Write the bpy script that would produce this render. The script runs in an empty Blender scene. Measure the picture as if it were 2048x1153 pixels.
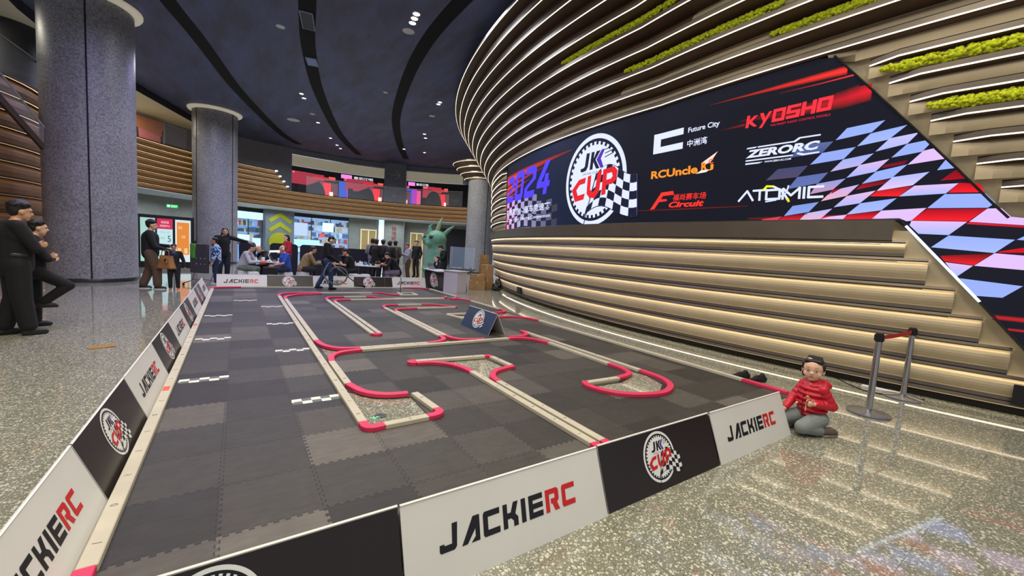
import bpy, bmesh, math, random
from mathutils import Vector, Matrix, noise
random.seed(11)
SC = bpy.context.scene; COL = SC.collection
PI = math.pi
# ---------------------------------------------------------------- camera
FPX = 815.5; CX, CY = 1024.0, 576.5; EYE = Vector((0, 0, 1.6))
CR = Vector((0.8290102589, -0.5553224594, 0.0660223953))
CU = Vector((-0.0044382052, 0.1115218268, 0.9937520739))
CF = Vector((0.5592157839, 0.8241236851, -0.0899881035))
cd = bpy.data.cameras.new('camera'); cam = bpy.data.objects.new('camera', cd); COL.objects.link(cam)
cd.sensor_width = 36.0; cd.lens = 36.0 * FPX / 2048.0; cd.clip_start = 0.05; cd.clip_end = 200
cam.matrix_world = Matrix(((CR.x, CU.x, -CF.x, EYE.x), (CR.y, CU.y, -CF.y, EYE.y), (CR.z, CU.z, -CF.z, EYE.z), (0, 0, 0, 1)))
SC.camera = cam
# ---------------------------------------------------------------- world, exposure
SC.view_settings.view_transform = 'Standard'; SC.view_settings.look = 'None'
SC.view_settings.exposure = 0.0; SC.view_settings.gamma = 1.0
wd = bpy.data.worlds.new('world'); SC.world = wd; wd.use_nodes = True
wd.node_tree.nodes['Background'].inputs[0].default_value = (0.75, 0.80, 1.0, 1)
wd.node_tree.nodes['Background'].inputs[1].default_value = 0.45
# ---------------------------------------------------------------- big lights: the hall's ceiling downlights, with added fill lamps among them
CEIL = 7.6
def area(name, loc, size, power, col, rot=(0, 0, 0), spread=160):
    l = bpy.data.lights.new(name, 'AREA'); l.shape = 'DISK'; l.size = size; l.energy = power; l.color = col
    l.spread = math.radians(spread)
    o = bpy.data.objects.new(name, l); o.location = loc; o.rotation_euler = rot; COL.objects.link(o); return o
WARM = (1.0, 0.93, 0.80); COOL = (0.80, 0.86, 1.0); VIOL = (0.54, 0.47, 1.0)  # VIOL: violet wash of added lamps, tints the columns
for x, y, pw, c in [(1.0, 1.2, 170, WARM), (-3.0, 4.2, 150, WARM), (1.2, 6.5, 150, WARM), (4.6, 3.4, 120, WARM), (4.6, 10.0, 90, COOL),
                    (-1.6, 10.6, 200, VIOL), (1.0, 14.0, 120, COOL), (5.0, 16.6, 150, COOL), (1.6, 20.0, 260, VIOL), (9.2, 19.5, 170, COOL), (9.6, 22.6, 190, WARM), (-1.4, 21.0, 150, COOL), (4.5, 26.5, 200, COOL), (4.0, -1.5, 140, WARM), (-1.5, -2.0, 120, WARM)]:  # the warm lamp farthest back is added to brighten the far column
    area('downlight_and_fill', (x, y, CEIL - 0.06), 1.8, pw * 1.15, c)
# ---------------------------------------------------------------- helpers
def lin(h):
    h = h.lstrip('#'); v = [int(h[i:i + 2], 16) / 255 for i in (0, 2, 4)]
    return tuple(c / 12.92 if c <= 0.04045 else ((c + 0.055) / 1.055) ** 2.4 for c in v)
MATS = {}
def pm(name, col, rough=0.55, metal=0.0, var=0.12, scale=9.0, bump=0.0, stretch=(1, 1, 1), coat=0.0, emit=0.0, alpha=1.0, spec=0.5):
    if name in MATS: return MATS[name]
    if isinstance(col, str): col = lin(col)
    m = bpy.data.materials.new(name); m.use_nodes = True; nt = m.node_tree; N = nt.nodes; K = nt.links
    b = N['Principled BSDF']; b.inputs['Roughness'].default_value = rough; b.inputs['Metallic'].default_value = metal
    b.inputs['Specular IOR Level'].default_value = spec
    tc = N.new('ShaderNodeTexCoord'); mp = N.new('ShaderNodeMapping'); mp.inputs['Scale'].default_value = stretch
    no = N.new('ShaderNodeTexNoise'); no.inputs['Scale'].default_value = scale; no.inputs['Detail'].default_value = 5
    cr = N.new('ShaderNodeValToRGB')
    cr.color_ramp.elements[0].position = 0.3; cr.color_ramp.elements[1].position = 0.7
    cr.color_ramp.elements[0].color = tuple(c * (1 - var) for c in col) + (1,)
    cr.color_ramp.elements[1].color = tuple(min(1, c * (1 + var)) for c in col) + (1,)
    K.new(tc.outputs['Object'], mp.inputs[0]); K.new(mp.outputs[0], no.inputs['Vector']); K.new(no.outputs['Fac'], cr.inputs[0])
    K.new(cr.outputs[0], b.inputs['Base Color'])
    if bump:
        bp = N.new('ShaderNodeBump'); bp.inputs['Strength'].default_value = bump; bp.inputs['Distance'].default_value = 0.01
        K.new(no.outputs['Fac'], bp.inputs['Height']); K.new(bp.outputs[0], b.inputs['Normal'])
    if coat: b.inputs['Coat Weight'].default_value = coat; b.inputs['Coat Roughness'].default_value = 0.05
    if emit:
        K.new(cr.outputs[0], b.inputs['Emission Color']); b.inputs['Emission Strength'].default_value = emit
    if alpha < 1: b.inputs['Alpha'].default_value = alpha
    MATS[name] = m; return m
def vcol_mat(name, emit=0.0, rough=0.4):
    m = bpy.data.materials.new(name); m.use_nodes = True; nt = m.node_tree; N = nt.nodes; K = nt.links
    b = N['Principled BSDF']; b.inputs['Roughness'].default_value = rough
    a = N.new('ShaderNodeAttribute'); a.attribute_name = 'col'
    if emit:
        b.inputs['Base Color'].default_value = (0.01, 0.01, 0.012, 1)
        K.new(a.outputs['Color'], b.inputs['Emission Color']); b.inputs['Emission Strength'].default_value = emit; b.inputs['Specular IOR Level'].default_value = .12
    else: K.new(a.outputs['Color'], b.inputs['Base Color'])
    return m
PRINT = vcol_mat('printed_vinyl', 0, 0.35); LEDM = vcol_mat('led_pixels', 1.12, 0.35); SIGN = vcol_mat('lit_sign', 1.0, 0.4)
def link(o, parent=None):
    COL.objects.link(o)
    if parent: o.parent = parent
    return o
def empty(name, loc=(0, 0, 0), rz=0.0, parent=None):
    o = bpy.data.objects.new(name, None); o.location = loc; o.rotation_euler = (0, 0, rz); o.empty_display_size = 0.1
    return link(o, parent)
def tag(o, label, cat, group=None, kind=None):
    o['label'] = label; o['category'] = cat
    if group: o['group'] = group
    if kind: o['kind'] = kind
    return o
def struct(o, label=None, cat=None):
    o['kind'] = 'structure'
    if label: o['label'] = label; o['category'] = cat or 'wall'
    return o
def mesh_obj(name, verts, faces, mats, parent=None, smooth=False, fm=None, cols=None):
    me = bpy.data.meshes.new(name); me.from_pydata([tuple(v) for v in verts], [], faces)
    for m in (mats if isinstance(mats, (list, tuple)) else [mats]): me.materials.append(m)
    if fm: me.polygons.foreach_set('material_index', fm)
    if smooth: me.polygons.foreach_set('use_smooth', [True] * len(me.polygons))
    if cols:
        ca = me.color_attributes.new('col', 'FLOAT_COLOR', 'POINT')
        ca.data.foreach_set('color', [c for q in cols for c in (q[0], q[1], q[2], 1.0)])
    me.update()
    return link(bpy.data.objects.new(name, me), parent)
class MB:
    """collects shapes for one mesh"""
    def __init__(s): s.v = []; s.f = []; s.m = []
    def add(s, vs, fs, mi=0):
        o = len(s.v); s.v += [Vector(v) for v in vs]; s.f += [tuple(i + o for i in f) for f in fs]; s.m += [mi] * len(fs); return s
    def box(s, c, d, mi=0, rz=0.0, rx=0.0, ry=0.0, M=None):
        x, y, z = (q / 2 for q in d); R = M or (Matrix.Rotation(rz, 3, 'Z') @ Matrix.Rotation(ry, 3, 'Y') @ Matrix.Rotation(rx, 3, 'X'))
        vs = [Vector(c) + R @ Vector((a * x, b * y, e * z)) for a in (-1, 1) for b in (-1, 1) for e in (-1, 1)]
        return s.add(vs, [(0, 1, 3, 2), (4, 6, 7, 5), (0, 4, 5, 1), (2, 3, 7, 6), (0, 2, 6, 4), (1, 5, 7, 3)], mi)
    def tube(s, pts, r, n=8, mi=0, cap=True):
        pts = [Vector(p) for p in pts]; rs = r if isinstance(r, (list, tuple)) else [r] * len(pts)
        vs = []; fs = []; up = None
        for i, p in enumerate(pts):
            t = (pts[min(i + 1, len(pts) - 1)] - pts[max(i - 1, 0)]).normalized()
            if up is None:
                up = Vector((0, 0, 1)) if abs(t.z) < 0.9 else Vector((1, 0, 0))
            a = t.cross(up).normalized(); b = a.cross(t).normalized(); up = b
            vs += [p + (a * math.cos(2 * PI * k / n) + b * math.sin(2 * PI * k / n)) * rs[i] for k in range(n)]
        for i in range(len(pts) - 1):
            for k in range(n):
                q = (k + 1) % n; fs.append((i * n + k, i * n + q, (i + 1) * n + q, (i + 1) * n + k))
        if cap: fs += [tuple(range(n)), tuple(range((len(pts) - 1) * n, len(pts) * n))[::-1]]
        return s.add(vs, fs, mi)
    def lathe(s, prof, c=(0, 0, 0), n=24, mi=0, M=None):
        vs = []; fs = []
        for r, z in prof:
            for k in range(n):
                v = Vector((r * math.cos(2 * PI * k / n), r * math.sin(2 * PI * k / n), z)); vs.append((M @ v if M else v) + Vector(c))
        L = len(prof)
        for i in range(L - 1):
            for k in range(n):
                q = (k + 1) % n; fs.append((i * n + k, i * n + q, (i + 1) * n + q, (i + 1) * n + k))
        if prof[0][0] > 1e-4: fs.append(tuple(range(n))[::-1])
        if prof[-1][0] > 1e-4: fs.append(tuple(range((L - 1) * n, L * n)))
        return s.add(vs, fs, mi)
    def ell(s, c, r, n=12, mi=0, M=None):
        r = (r, r, r) if isinstance(r, (int, float)) else r
        h = max(5, n // 2 + 1); vs = []; fs = []
        for i in range(h + 1):
            a = PI * i / h - PI / 2
            for k in range(n):
                v = Vector((r[0] * math.cos(a) * math.cos(2 * PI * k / n), r[1] * math.cos(a) * math.sin(2 * PI * k / n), r[2] * math.sin(a)))
                vs.append((M @ v if M else v) + Vector(c))
        for i in range(h):
            for k in range(n):
                q = (k + 1) % n; fs.append((i * n + k, i * n + q, (i + 1) * n + q, (i + 1) * n + k))
        return s.add(vs, fs, mi)
    def prism(s, poly, z0, z1, mi=0):
        n = len(poly); vs = [(x, y, z0) for x, y in poly] + [(x, y, z1) for x, y in poly]
        fs = [tuple(range(n))[::-1], tuple(range(n, 2 * n))] + [(i, (i + 1) % n, n + (i + 1) % n, n + i) for i in range(n)]
        return s.add(vs, fs, mi)
    def build(s, name, mats, parent=None, smooth=False, clean=False, auto=None):
        o = mesh_obj(name, s.v, s.f, mats, parent, smooth or auto is not None, s.m)
        bm = bmesh.new(); bm.from_mesh(o.data)
        if clean: bmesh.ops.remove_doubles(bm, verts=bm.verts, dist=1e-4)
        bmesh.ops.recalc_face_normals(bm, faces=bm.faces)
        if auto is not None:
            for e in bm.edges: e.smooth = e.calc_face_angle(0) < math.radians(auto)
        bm.to_mesh(o.data); bm.free()
        return o
def bevel(o, w=0.006, seg=2):
    md = o.modifiers.new('bevel', 'BEVEL'); md.width = w; md.segments = seg; md.limit_method = 'ANGLE'; md.angle_limit = math.radians(40); return o
def spline(P, n=6, closed=False):
    P = [Vector(p) for p in P]; out = []
    L = len(P); R_ = range(L if closed else L - 1)
    for i in R_:
        if closed: p0, p1, p2, p3 = P[(i - 1) % L], P[i], P[(i + 1) % L], P[(i + 2) % L]
        else: p0, p1, p2, p3 = P[max(i - 1, 0)], P[i], P[i + 1], P[min(i + 2, L - 1)]
        for k in range(n):
            t = k / n
            out.append(0.5 * ((2 * p1) + (p2 - p0) * t + (2 * p0 - 5 * p1 + 4 * p2 - p3) * t * t + (3 * p1 - p0 - 3 * p2 + p3) * t ** 3))
    if not closed: out.append(P[-1])
    return out
def arc(cx, cy, r, a0, a1, n=8):
    return [(cx + r * math.cos(math.radians(a0 + (a1 - a0) * i / n)), cy + r * math.sin(math.radians(a0 + (a1 - a0) * i / n))) for i in range(n + 1)]
# sight lines: where the ray through a pixel of the photograph meets a known surface
def ray(px, py): return CF + CR * ((px - CX) / FPX) + CU * ((CY - py) / FPX)
def on_z(px, py, z=0.0):
    d = ray(px, py); return EYE + d * ((z - 1.6) / d.z)
def on_circle(px, py, C, R, far=False):
    d = ray(px, py); a = d.x * d.x + d.y * d.y; b = -(C[0] * d.x + C[1] * d.y); c = C[0] ** 2 + C[1] ** 2 - R * R
    q = math.sqrt(max(0, b * b - a * c)); t = (-b + q) / a if far else (-b - q) / a
    return EYE + d * t
# flat artwork: polygons with colours in a (u, v) sheet, laid on any surface by a mapping
class Flat:
    def __init__(s): s.items = []
    def poly(s, pts, col, lay=1): s.items.append(([tuple(p) for p in pts], [tuple(range(len(pts)))], col, lay)); return s
    def raw(s, vs, fs, col, lay=1): s.items.append((vs, fs, col, lay)); return s
    def text(s, txt, col, x0, y0, x1, y1, lay=1, shear=0.0, bold=0.0, rise=0.0, fit=True):
        vs, fs = text2d(txt, shear, bold)
        ax, bx = min(v[0] for v in vs), max(v[0] for v in vs); ay, by = min(v[1] for v in vs), max(v[1] for v in vs)
        sx = (x1 - x0) / (bx - ax); sy = (y1 - y0) / (by - ay)
        if not fit: sx = sy = min(sx, sy)
        vs = [(x0 + (x - ax) * sx, y0 + (y - ay) * sy + rise * (x - ax) * sx) for x, y in vs]
        return s.raw(vs, fs, col, lay)
    def build(s, name, mapf, mat, parent=None, step=None, gap=0.0012, ycuts=()):
        V = []; F = []; Cc = []
        for vs, fs, col, lay in s.items:
            bm = bmesh.new(); bv = [bm.verts.new((x, y, 0)) for x, y in vs]
            for f in fs:
                try: bm.faces.new([bv[i] for i in f])
                except ValueError: pass
            bm.normal_update(); bmesh.ops.triangulate(bm, faces=bm.faces, ngon_method='EAR_CLIP'); bm.normal_update()
            if step:
                xs = [x for x, y in vs]; k = math.floor(min(xs) / step) + 1
                while k * step < max(xs):
                    bmesh.ops.bisect_plane(bm, geom=bm.verts[:] + bm.edges[:] + bm.faces[:], plane_co=(k * step, 0, 0), plane_no=(1, 0, 0)); k += 1
            for yc in ycuts: bmesh.ops.bisect_plane(bm, geom=bm.verts[:] + bm.edges[:] + bm.faces[:], plane_co=(0, yc, 0), plane_no=(0, 1, 0))
            bm.verts.ensure_lookup_table(); o = len(V)
            bm.verts.index_update()
            for v in bm.verts:
                V.append(mapf(v.co.x, v.co.y, lay * gap)); Cc.append(col(v.co.x, v.co.y) if callable(col) else col)
            for f in bm.faces:
                idx = [v.index + o for v in f.verts]
                if f.normal.z < 0: idx.reverse()
                F.append(tuple(idx))
            bm.free()
        return mesh_obj(name, V, F, mat, parent, cols=Cc)
_TX = {}
def text2d(txt, shear=0.0, bold=0.0):
    k = (txt, shear, bold)
    if k in _TX: return _TX[k]
    cu = bpy.data.curves.new('t', 'FONT'); cu.body = txt; cu.shear = shear; cu.offset = bold; cu.resolution_u = 3
    ob = bpy.data.objects.new('t', cu); COL.objects.link(ob); dg = bpy.context.evaluated_depsgraph_get()
    me = bpy.data.meshes.new_from_object(ob.evaluated_get(dg))
    r = ([(v.co.x, v.co.y) for v in me.vertices], [tuple(p.vertices) for p in me.polygons])
    bpy.data.objects.remove(ob); bpy.data.curves.remove(cu); bpy.data.meshes.remove(me)
    _TX[k] = r; return r
BLK = (0.006, 0.006, 0.008); WHT = (0.80, 0.80, 0.76); RED = (0.60, 0.012, 0.012); PUR = (0.10, 0.05, 0.32)
# ================================================================ SETTING
# floor: polished terrazzo
def terrazzo():
    m = bpy.data.materials.new('terrazzo'); m.use_nodes = True; nt = m.node_tree; N = nt.nodes; K = nt.links; b = N['Principled BSDF']
    tc = N.new('ShaderNodeTexCoord')
    base = N.new('ShaderNodeRGB'); base.outputs[0].default_value = (0.215, 0.212, 0.158, 1)
    prev = base.outputs[0]
    for sc, th, c in ((50, 0.30, (0.64, 0.61, 0.47, 1)), (86, 0.30, (0.50, 0.48, 0.36, 1)), (66, 0.20, (0.10, 0.10, 0.08, 1))):
        v = N.new('ShaderNodeTexVoronoi'); v.inputs['Scale'].default_value = sc; v.inputs['Randomness'].default_value = 1.0
        no = N.new('ShaderNodeTexNoise'); no.inputs['Scale'].default_value = sc * 1.3
        mx = N.new('ShaderNodeMixRGB'); mx.inputs[0].default_value = 0.012; K.new(tc.outputs['Object'], mx.inputs[1]); K.new(no.outputs['Color'], mx.inputs[2])
        K.new(tc.outputs['Object'], no.inputs['Vector']); K.new(mx.outputs[0], v.inputs['Vector'])
        sp = N.new('ShaderNodeSeparateColor'); K.new(v.outputs['Color'], sp.inputs[0])
        ml = N.new('ShaderNodeMath'); ml.operation = 'MULTIPLY'; ml.inputs[1].default_value = th * 1.7; K.new(sp.outputs[0], ml.inputs[0])
        lt = N.new('ShaderNodeMath'); lt.operation = 'LESS_THAN'; K.new(v.outputs['Distance'], lt.inputs[0]); K.new(ml.outputs[0], lt.inputs[1])
        mc = N.new('ShaderNodeMixRGB'); K.new(lt.outputs[0], mc.inputs[0]); K.new(prev, mc.inputs[1]); mc.inputs[2].default_value = c; prev = mc.outputs[0]
    # tile joints
    sx = N.new('ShaderNodeSeparateXYZ'); K.new(tc.outputs['Object'], sx.inputs[0])
    fac = None
    for ax, off in (('X', 0.15), ('Y', 0.3)):
        a = N.new('ShaderNodeMath'); a.operation = 'ADD'; a.inputs[1].default_value = 100 + off; K.new(sx.outputs[ax], a.inputs[0])
        q = N.new('ShaderNodeMath'); q.operation = 'MODULO'; q.inputs[1].default_value = 1.2; K.new(a.outputs[0], q.inputs[0])
        l = N.new('ShaderNodeMath'); l.operation = 'LESS_THAN'; l.inputs[1].default_value = 0.004; K.new(q.outputs[0], l.inputs[0])
        if fac is None: fac = l.outputs[0]
        else:
            mxx = N.new('ShaderNodeMath'); mxx.operation = 'MAXIMUM'; K.new(fac, mxx.inputs[0]); K.new(l.outputs[0], mxx.inputs[1]); fac = mxx.outputs[0]
    mj = N.new('ShaderNodeMixRGB'); mj.inputs[2].default_value = (0.10, 0.10, 0.08, 1)
    f2 = N.new('ShaderNodeMath'); f2.operation = 'MULTIPLY'; f2.inputs[1].default_value = 0.7; K.new(fac, f2.inputs[0]); K.new(f2.outputs[0], mj.inputs[0]); K.new(prev, mj.inputs[1])
    K.new(mj.outputs[0], b.inputs['Base Color'])
    b.inputs['Roughness'].default_value = 0.055; b.inputs['IOR'].default_value = 1.75; b.inputs['Specular IOR Level'].default_value = 0.8
    return m
TERR = terrazzo()
fl = MB(); fl.add([(-14, -9, 0), (30, -9, 0), (30, 42, 0), (-14, 42, 0)], [(0, 1, 2, 3)]); struct(fl.build('floor', TERR))
# ---------------------------------------------------------------- the drum (cinema wall)
DC = (27.9, 5.6)
def dflare(az): return max(0.0, -1 - az) * 0.043
def drum(az, R, z):
    a = math.radians(az); return Vector((DC[0] - R * math.cos(a), DC[1] + R * math.sin(a), z))
def Rs(az, z):
    t = min(1, max(0, (z - 2.3) / 2.2)); return 21.05 + 0.1 * t + dflare(az) * t
def on_screen(px, py):
    R = 21.05
    for _ in range(7):
        P = on_circle(px, py, DC, R); az = math.degrees(math.atan2(P.y - DC[1], DC[0] - P.x)); R = Rs(az, P.z)
    return az, P.z
BEIGE = pm('beige_cladding', '#bfae8c', 0.5, 0, 0.05, 3.0, 0.05); LIPM = pm('bronze_lip', '#6f6558', 0.35, 0.55, 0.06, 4)
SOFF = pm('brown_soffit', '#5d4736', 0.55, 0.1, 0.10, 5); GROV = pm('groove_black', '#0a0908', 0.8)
def led_mat(name, c, s):
    m = bpy.data.materials.new(name); m.use_nodes = True; b = m.node_tree.nodes['Principled BSDF']
    b.inputs['Base Color'].default_value = (0.8, 0.8, 0.75, 1); b.inputs['Emission Color'].default_value = c + (1,); b.inputs['Emission Strength'].default_value = s
    return m
LEDW = led_mat('warm_led_strip', (1.0, 0.84, 0.62), 2.1); LEDG = led_mat('hidden_cove_strip', (1.0, 0.86, 0.66), 3.2)
RIBM = [BEIGE, LIPM, SOFF, GROV, LEDW, LEDG]
def sweep(mb, azs, prof):
    """prof(az) -> list of (R, z, material of the span to the next point)"""
    cols = [prof(a) for a in azs]; n = len(cols[0]); vs = []; 
    for a, c in zip(azs, cols): vs += [drum(a, r, z) for r, z, _ in c]
    for i in range(len(azs) - 1):
        for k in range(n - 1):
            mb.add([vs[i * n + k], vs[i * n + k + 1], vs[(i + 1) * n + k + 1], vs[(i + 1) * n + k]], [(0, 1, 2, 3)], cols[i][k][2])
def frange(a, b, st):
    n = max(1, int(round(abs(b - a) / st))); return [a + (b - a) * i / n for i in range(n + 1)]
def cushion(r0, z0, r1, z1, bulge, n=6):
    out = []
    for i in range(n + 1):
        t = i / n; out.append((r0 + (r1 - r0) * t + bulge * math.sin(PI * min(1, t * 1.0) ** 0.8), z0 + (z1 - z0) * t, 0))
    return out
wall = empty('wall_right'); struct(wall)
# lower ribs: six bulging courses under the screen ledge
LIPZ = [2.06, 1.832, 1.493, 1.164, 0.832, 0.495, 0.165]
def Rl(z): return 21.06 - .33 * (2.06 - z) / 1.9
def az_cut(z): return -10.72 - 2.228 * (2.35 - z) + 0.65
mb = MB()
for i in range(6):
    zt, zb = LIPZ[i], LIPZ[i + 1]
    if i == 0: zt = 2.06
    def prof(a, zt=zt, zb=zb):
        R = Rl(zt); Q = Rl(zb)
        return [(R + .05, zt + .02, 1), (R + .06, zt - .012, 1), (R + .045, zt - .026, 3), (R + .02, zt - .03, 5), (R - .03, zt - .03, 2)] + \
               [(r, z, 0) for r, z, _ in cushion(R - .05, zt - .036, Q + .03, zb + .088, .06)] + \
               [(Q + .055, zb + .082, 1), (Q + .06, zb + .032, 3), (Q + .03, zb + .028, 3), (Q + .05, zb + .02, 1)]
    sweep(mb, frange(az_cut((zt + zb) / 2), 44, 0.6), prof)
def prof(a): R = Rl(.165); return [(R + .05, .185, 1), (R + .06, .15, 1), (R + .03, .138, 5), (R - .05, .134, 2), (R - .15, .12, 3), (R - .16, 0.0, 3)]
sweep(mb, frange(-15.2, 44, 0.6), prof)
mb.build('lower_rib', RIBM, wall, auto=35)
# plain ledge under the screen
mb = MB()
def prof(a): R = Rs(a, 2.3); return [(R - .04, 2.345, 1), (R + .10, 2.335, 1), (R + .09, 2.07, 1), (R + .045, 2.055, 5), (R - .03, 2.05, 2)]
sweep(mb, frange(-10.6, 44, 0.5), prof); mb.build('screen_ledge', [pm('ledge_grey', '#8c8373', 0.45, 0.25, 0.05, 4)] + RIBM[1:], wall, auto=35)
# flat backing behind ribs and the triangular flat panels beside the screen
mb = MB()
sweep(mb, frange(-30, 44, 1.0), lambda a: [((Rl(z) if z < 2.06 else Rs(a, z)) - .085, z, 0) for z in (0.1, .6, 1.2, 1.8, 2.3, 3.0, 3.8, 4.55)])
mb.build('cladding_panel', [BEIGE], wall, auto=35)
mb = MB()
for zz in frange(0.2, 2.2, 0.25)[:-1]:
    z2 = zz + 0.25
    ra, rb = Rl(zz) - .02, Rl(z2) - .02; mb.add([drum(az_cut(zz) + .5, ra, zz), drum(az_cut(zz) - .62, ra, zz), drum(az_cut(z2) - .62, rb, z2), drum(az_cut(z2) + .5, rb, z2)], [(0, 1, 2, 3)])
mb.build('triangular_panel', [BEIGE], wall)
# ribs right of the screen's slanted edge
TOPR = (-8.40, 4.5)
def az_top(z): return -8.40 - (4.5 - z) * (13.2 - 8.4) / (4.5 - 2.35)
mb = MB(); upz = [4.295, 4.04, 3.78, 3.525, 3.26, 2.99, 2.715]
for i, zt in enumerate(upz):
    zb = upz[i + 1] if i < 6 else 2.45
    a0 = az_top(zt) - 0.55
    def prof(a, zt=zt, zb=zb, a0=a0):
        k = min(1.0, max(0.0, (a0 - a) / 0.75)); R = Rs(a, zt); p = .11 * k
        return [(R - .06 + p, zt + .075, 3), (R - .058 + p, zt + .066, 1), (R - .05 + p, zt + .06, 1), (R - .05 + p, zt + .0, 4), (R - .07 + p, zt - .013, 2), (R - .07, zt - .02, 2)] + \
               [(r, z, 0) for r, z, _ in cushion(R - .074, zt - .025, R - .06, zb + .085, .04 * k)]
    sweep(mb, [a0 - i_ * 0.375 for i_ in range(0, 3)] + frange(a0 - 1.2, -30, 0.7), prof)
mb.build('upper_rib', RIBM, wall, auto=35)
# short ribs curling round the drum left of the screen
mb = MB()
for i, zt in enumerate([4.36, 4.07, 3.79, 3.50, 3.22, 2.93, 2.65]):
    zb = zt - .285
    def prof(a, zt=zt, zb=zb):
        k = min(1.0, max(0.0, (a - 19.0) / 1.2)); R = Rs(a, zt); p = .13 * k
        return [(R - .06 + p, zt + .075, 3), (R - .058 + p, zt + .066, 1), (R - .05 + p, zt + .06, 1), (R - .05 + p, zt, 4), (R - .07 + p, zt - .016, 2), (R - .07, zt - .03, 2)] + \
               [(r, z, 0) for r, z, _ in cushion(R - .074, zt - .035, R - .06, zb + .085, .06 * k)]
    sweep(mb, frange(19.0, 23, 0.4) + frange(23, 44, 1.0)[1:], prof)
mb.build('curled_rib', RIBM, wall, auto=35)
# big rings above the screen
RK = [21.22 + 0.19 * k for k in range(10)]; ZK = [4.55 + 0.285 * k for k in range(10)]
mb = MB()
for k in range(10):
    def prof(a, k=k):
        w = min(1.0, max(0.0, (a + 9) / 14.0)); R = RK[k] + dflare(a); lowR = (RK[k - 1] + dflare(a)) if k else R - .12
        zl = ZK[k - 1] + .1 if k else ZK[k] - .05
        p = [(R - .03, ZK[k] + .088, 3), (R - .005, ZK[k] + .08, 1), (R, ZK[k] + .012, 4), (R - .014, ZK[k], 2)]
        if k == 0:
            if a > -8.6: p += [(R - .05, ZK[k] - .02, 3), (R - .12, ZK[k] - .05, 3), (R - .2, ZK[k] - .06, 3)]
            else: p += [(R - .14, ZK[k] - .02, 0), (R - .10, ZK[k] - .09, 0), (R - .12, 4.375, 0)]
        else:
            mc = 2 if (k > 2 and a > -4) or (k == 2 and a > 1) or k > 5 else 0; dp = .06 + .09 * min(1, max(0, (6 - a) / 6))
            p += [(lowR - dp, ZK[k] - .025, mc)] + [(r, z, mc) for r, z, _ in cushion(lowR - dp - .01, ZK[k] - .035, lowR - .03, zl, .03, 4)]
        return p
    sweep(mb, frange(-30, -9, 0.8) + frange(-9, 50, 0.8)[1:], prof)
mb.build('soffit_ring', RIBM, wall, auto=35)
mb = MB(); sweep(mb, frange(-30, 50, 1.0), lambda a: [(RK[9] + dflare(a) - .03, ZK[9] + .085, 3), (RK[9] + dflare(a) - .35, ZK[9] + .10, 3), (RK[9] + dflare(a) - .35, CEIL + .02, 3)])
mb.build('shadow_gap', RIBM, wall)
# ---------------------------------------------------------------- LED screen on the drum
scr = empty('led_screen', drum(3, 21.05, 2.35))
tag(scr, 'giant curved LED wall with race cup logo, sponsor names and checkered flag graphics', 'screen')
inv = scr.matrix_world.inverted() if False else Matrix.Translation(-scr.location)
def smap(u, v, g):
    a = -u / 0.3665; return inv @ drum(a, Rs(a, v) + 0.004 + g * 2.0, v)
def U(px, py):
    a, z = on_screen(px, py); return (-a * 0.3665, z)
def bg(u, v):
    a = -u / .3665; t = max(0, min(1, (a - 2) / 16)); q = max(0, 1 - abs(a - 10) / 9)
    return (0.004 + .004 * t, 0.005 + .010 * q, 0.012 + .035 * q)
F = Flat(); ZT = 4.52
def col_strip(a0, a1, n, lo, hi, layer, colf, fl_):
    for i in range(n):
        x0 = a0 + (a1 - a0) * i / n; x1 = a0 + (a1 - a0) * (i + 1) / n
        m = 6
        for j in range(m):
            def pt(x, t): l, h = lo(x), hi(x); return (-x * .3665, l + (h - l) * t)
            fl_.poly([pt(x0, j / m), pt(x1, j / m), pt(x1, (j + 1) / m), pt(x0, (j + 1) / m)], colf, layer)
def lo_edge(a):
    if a > -10.72: return 2.345
    return max(0.22, 2.345 + (a + 10.72) / 2.228)
def hi_edge(a):
    if a > -8.4: return ZT
    return max(2.36, 4.5 + (a + 8.4) * (2.15 / 4.8))
col_strip(18.5, -13.2, 60, lo_edge, hi_edge, 0, bg, F); col_strip(-13.2, -28, 24, lo_edge, lambda a: 2.36, 0, bg, F)
F.build('display_panel', smap, LEDM, scr, gap=0.0, ycuts=(2.3,))
# frame edges
mb = MB()
for a0, a1, f_ in ((18.5, -10.72, lo_edge), (-10.72, -15.1, lo_edge)):
    P = [inv @ drum(a, Rs(a, f_(a)) + .012, f_(a)) for a in frange(a0, a1, .5)]; mb.tube(P, .012, 5)
P = [inv @ drum(a, Rs(a, hi_edge(a)) + .012, hi_edge(a)) for a in frange(-8.4, -13.2, .4)]; mb.tube(P, .014, 5)
P = [inv @ drum(18.5, Rs(18.5, z) + .012, z) for z in (2.35, 3.4, 4.5)]; mb.tube(P, .02, 5); mb.build('screen_frame', pm('frame_black', '#15161a', 0.4), scr)
mb = MB(); mb.tube([inv @ drum(a, Rs(a, lo_edge(a)) + .03, lo_edge(a)) for a in frange(-10.9, -12.9, .3)], .016, 6); mb.build('edge_light', led_mat('cold_edge_led', (0.5, 0.72, 1.0), 1.6), scr)
SW = (0.72, 0.78, 1.0)       # screen white
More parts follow.
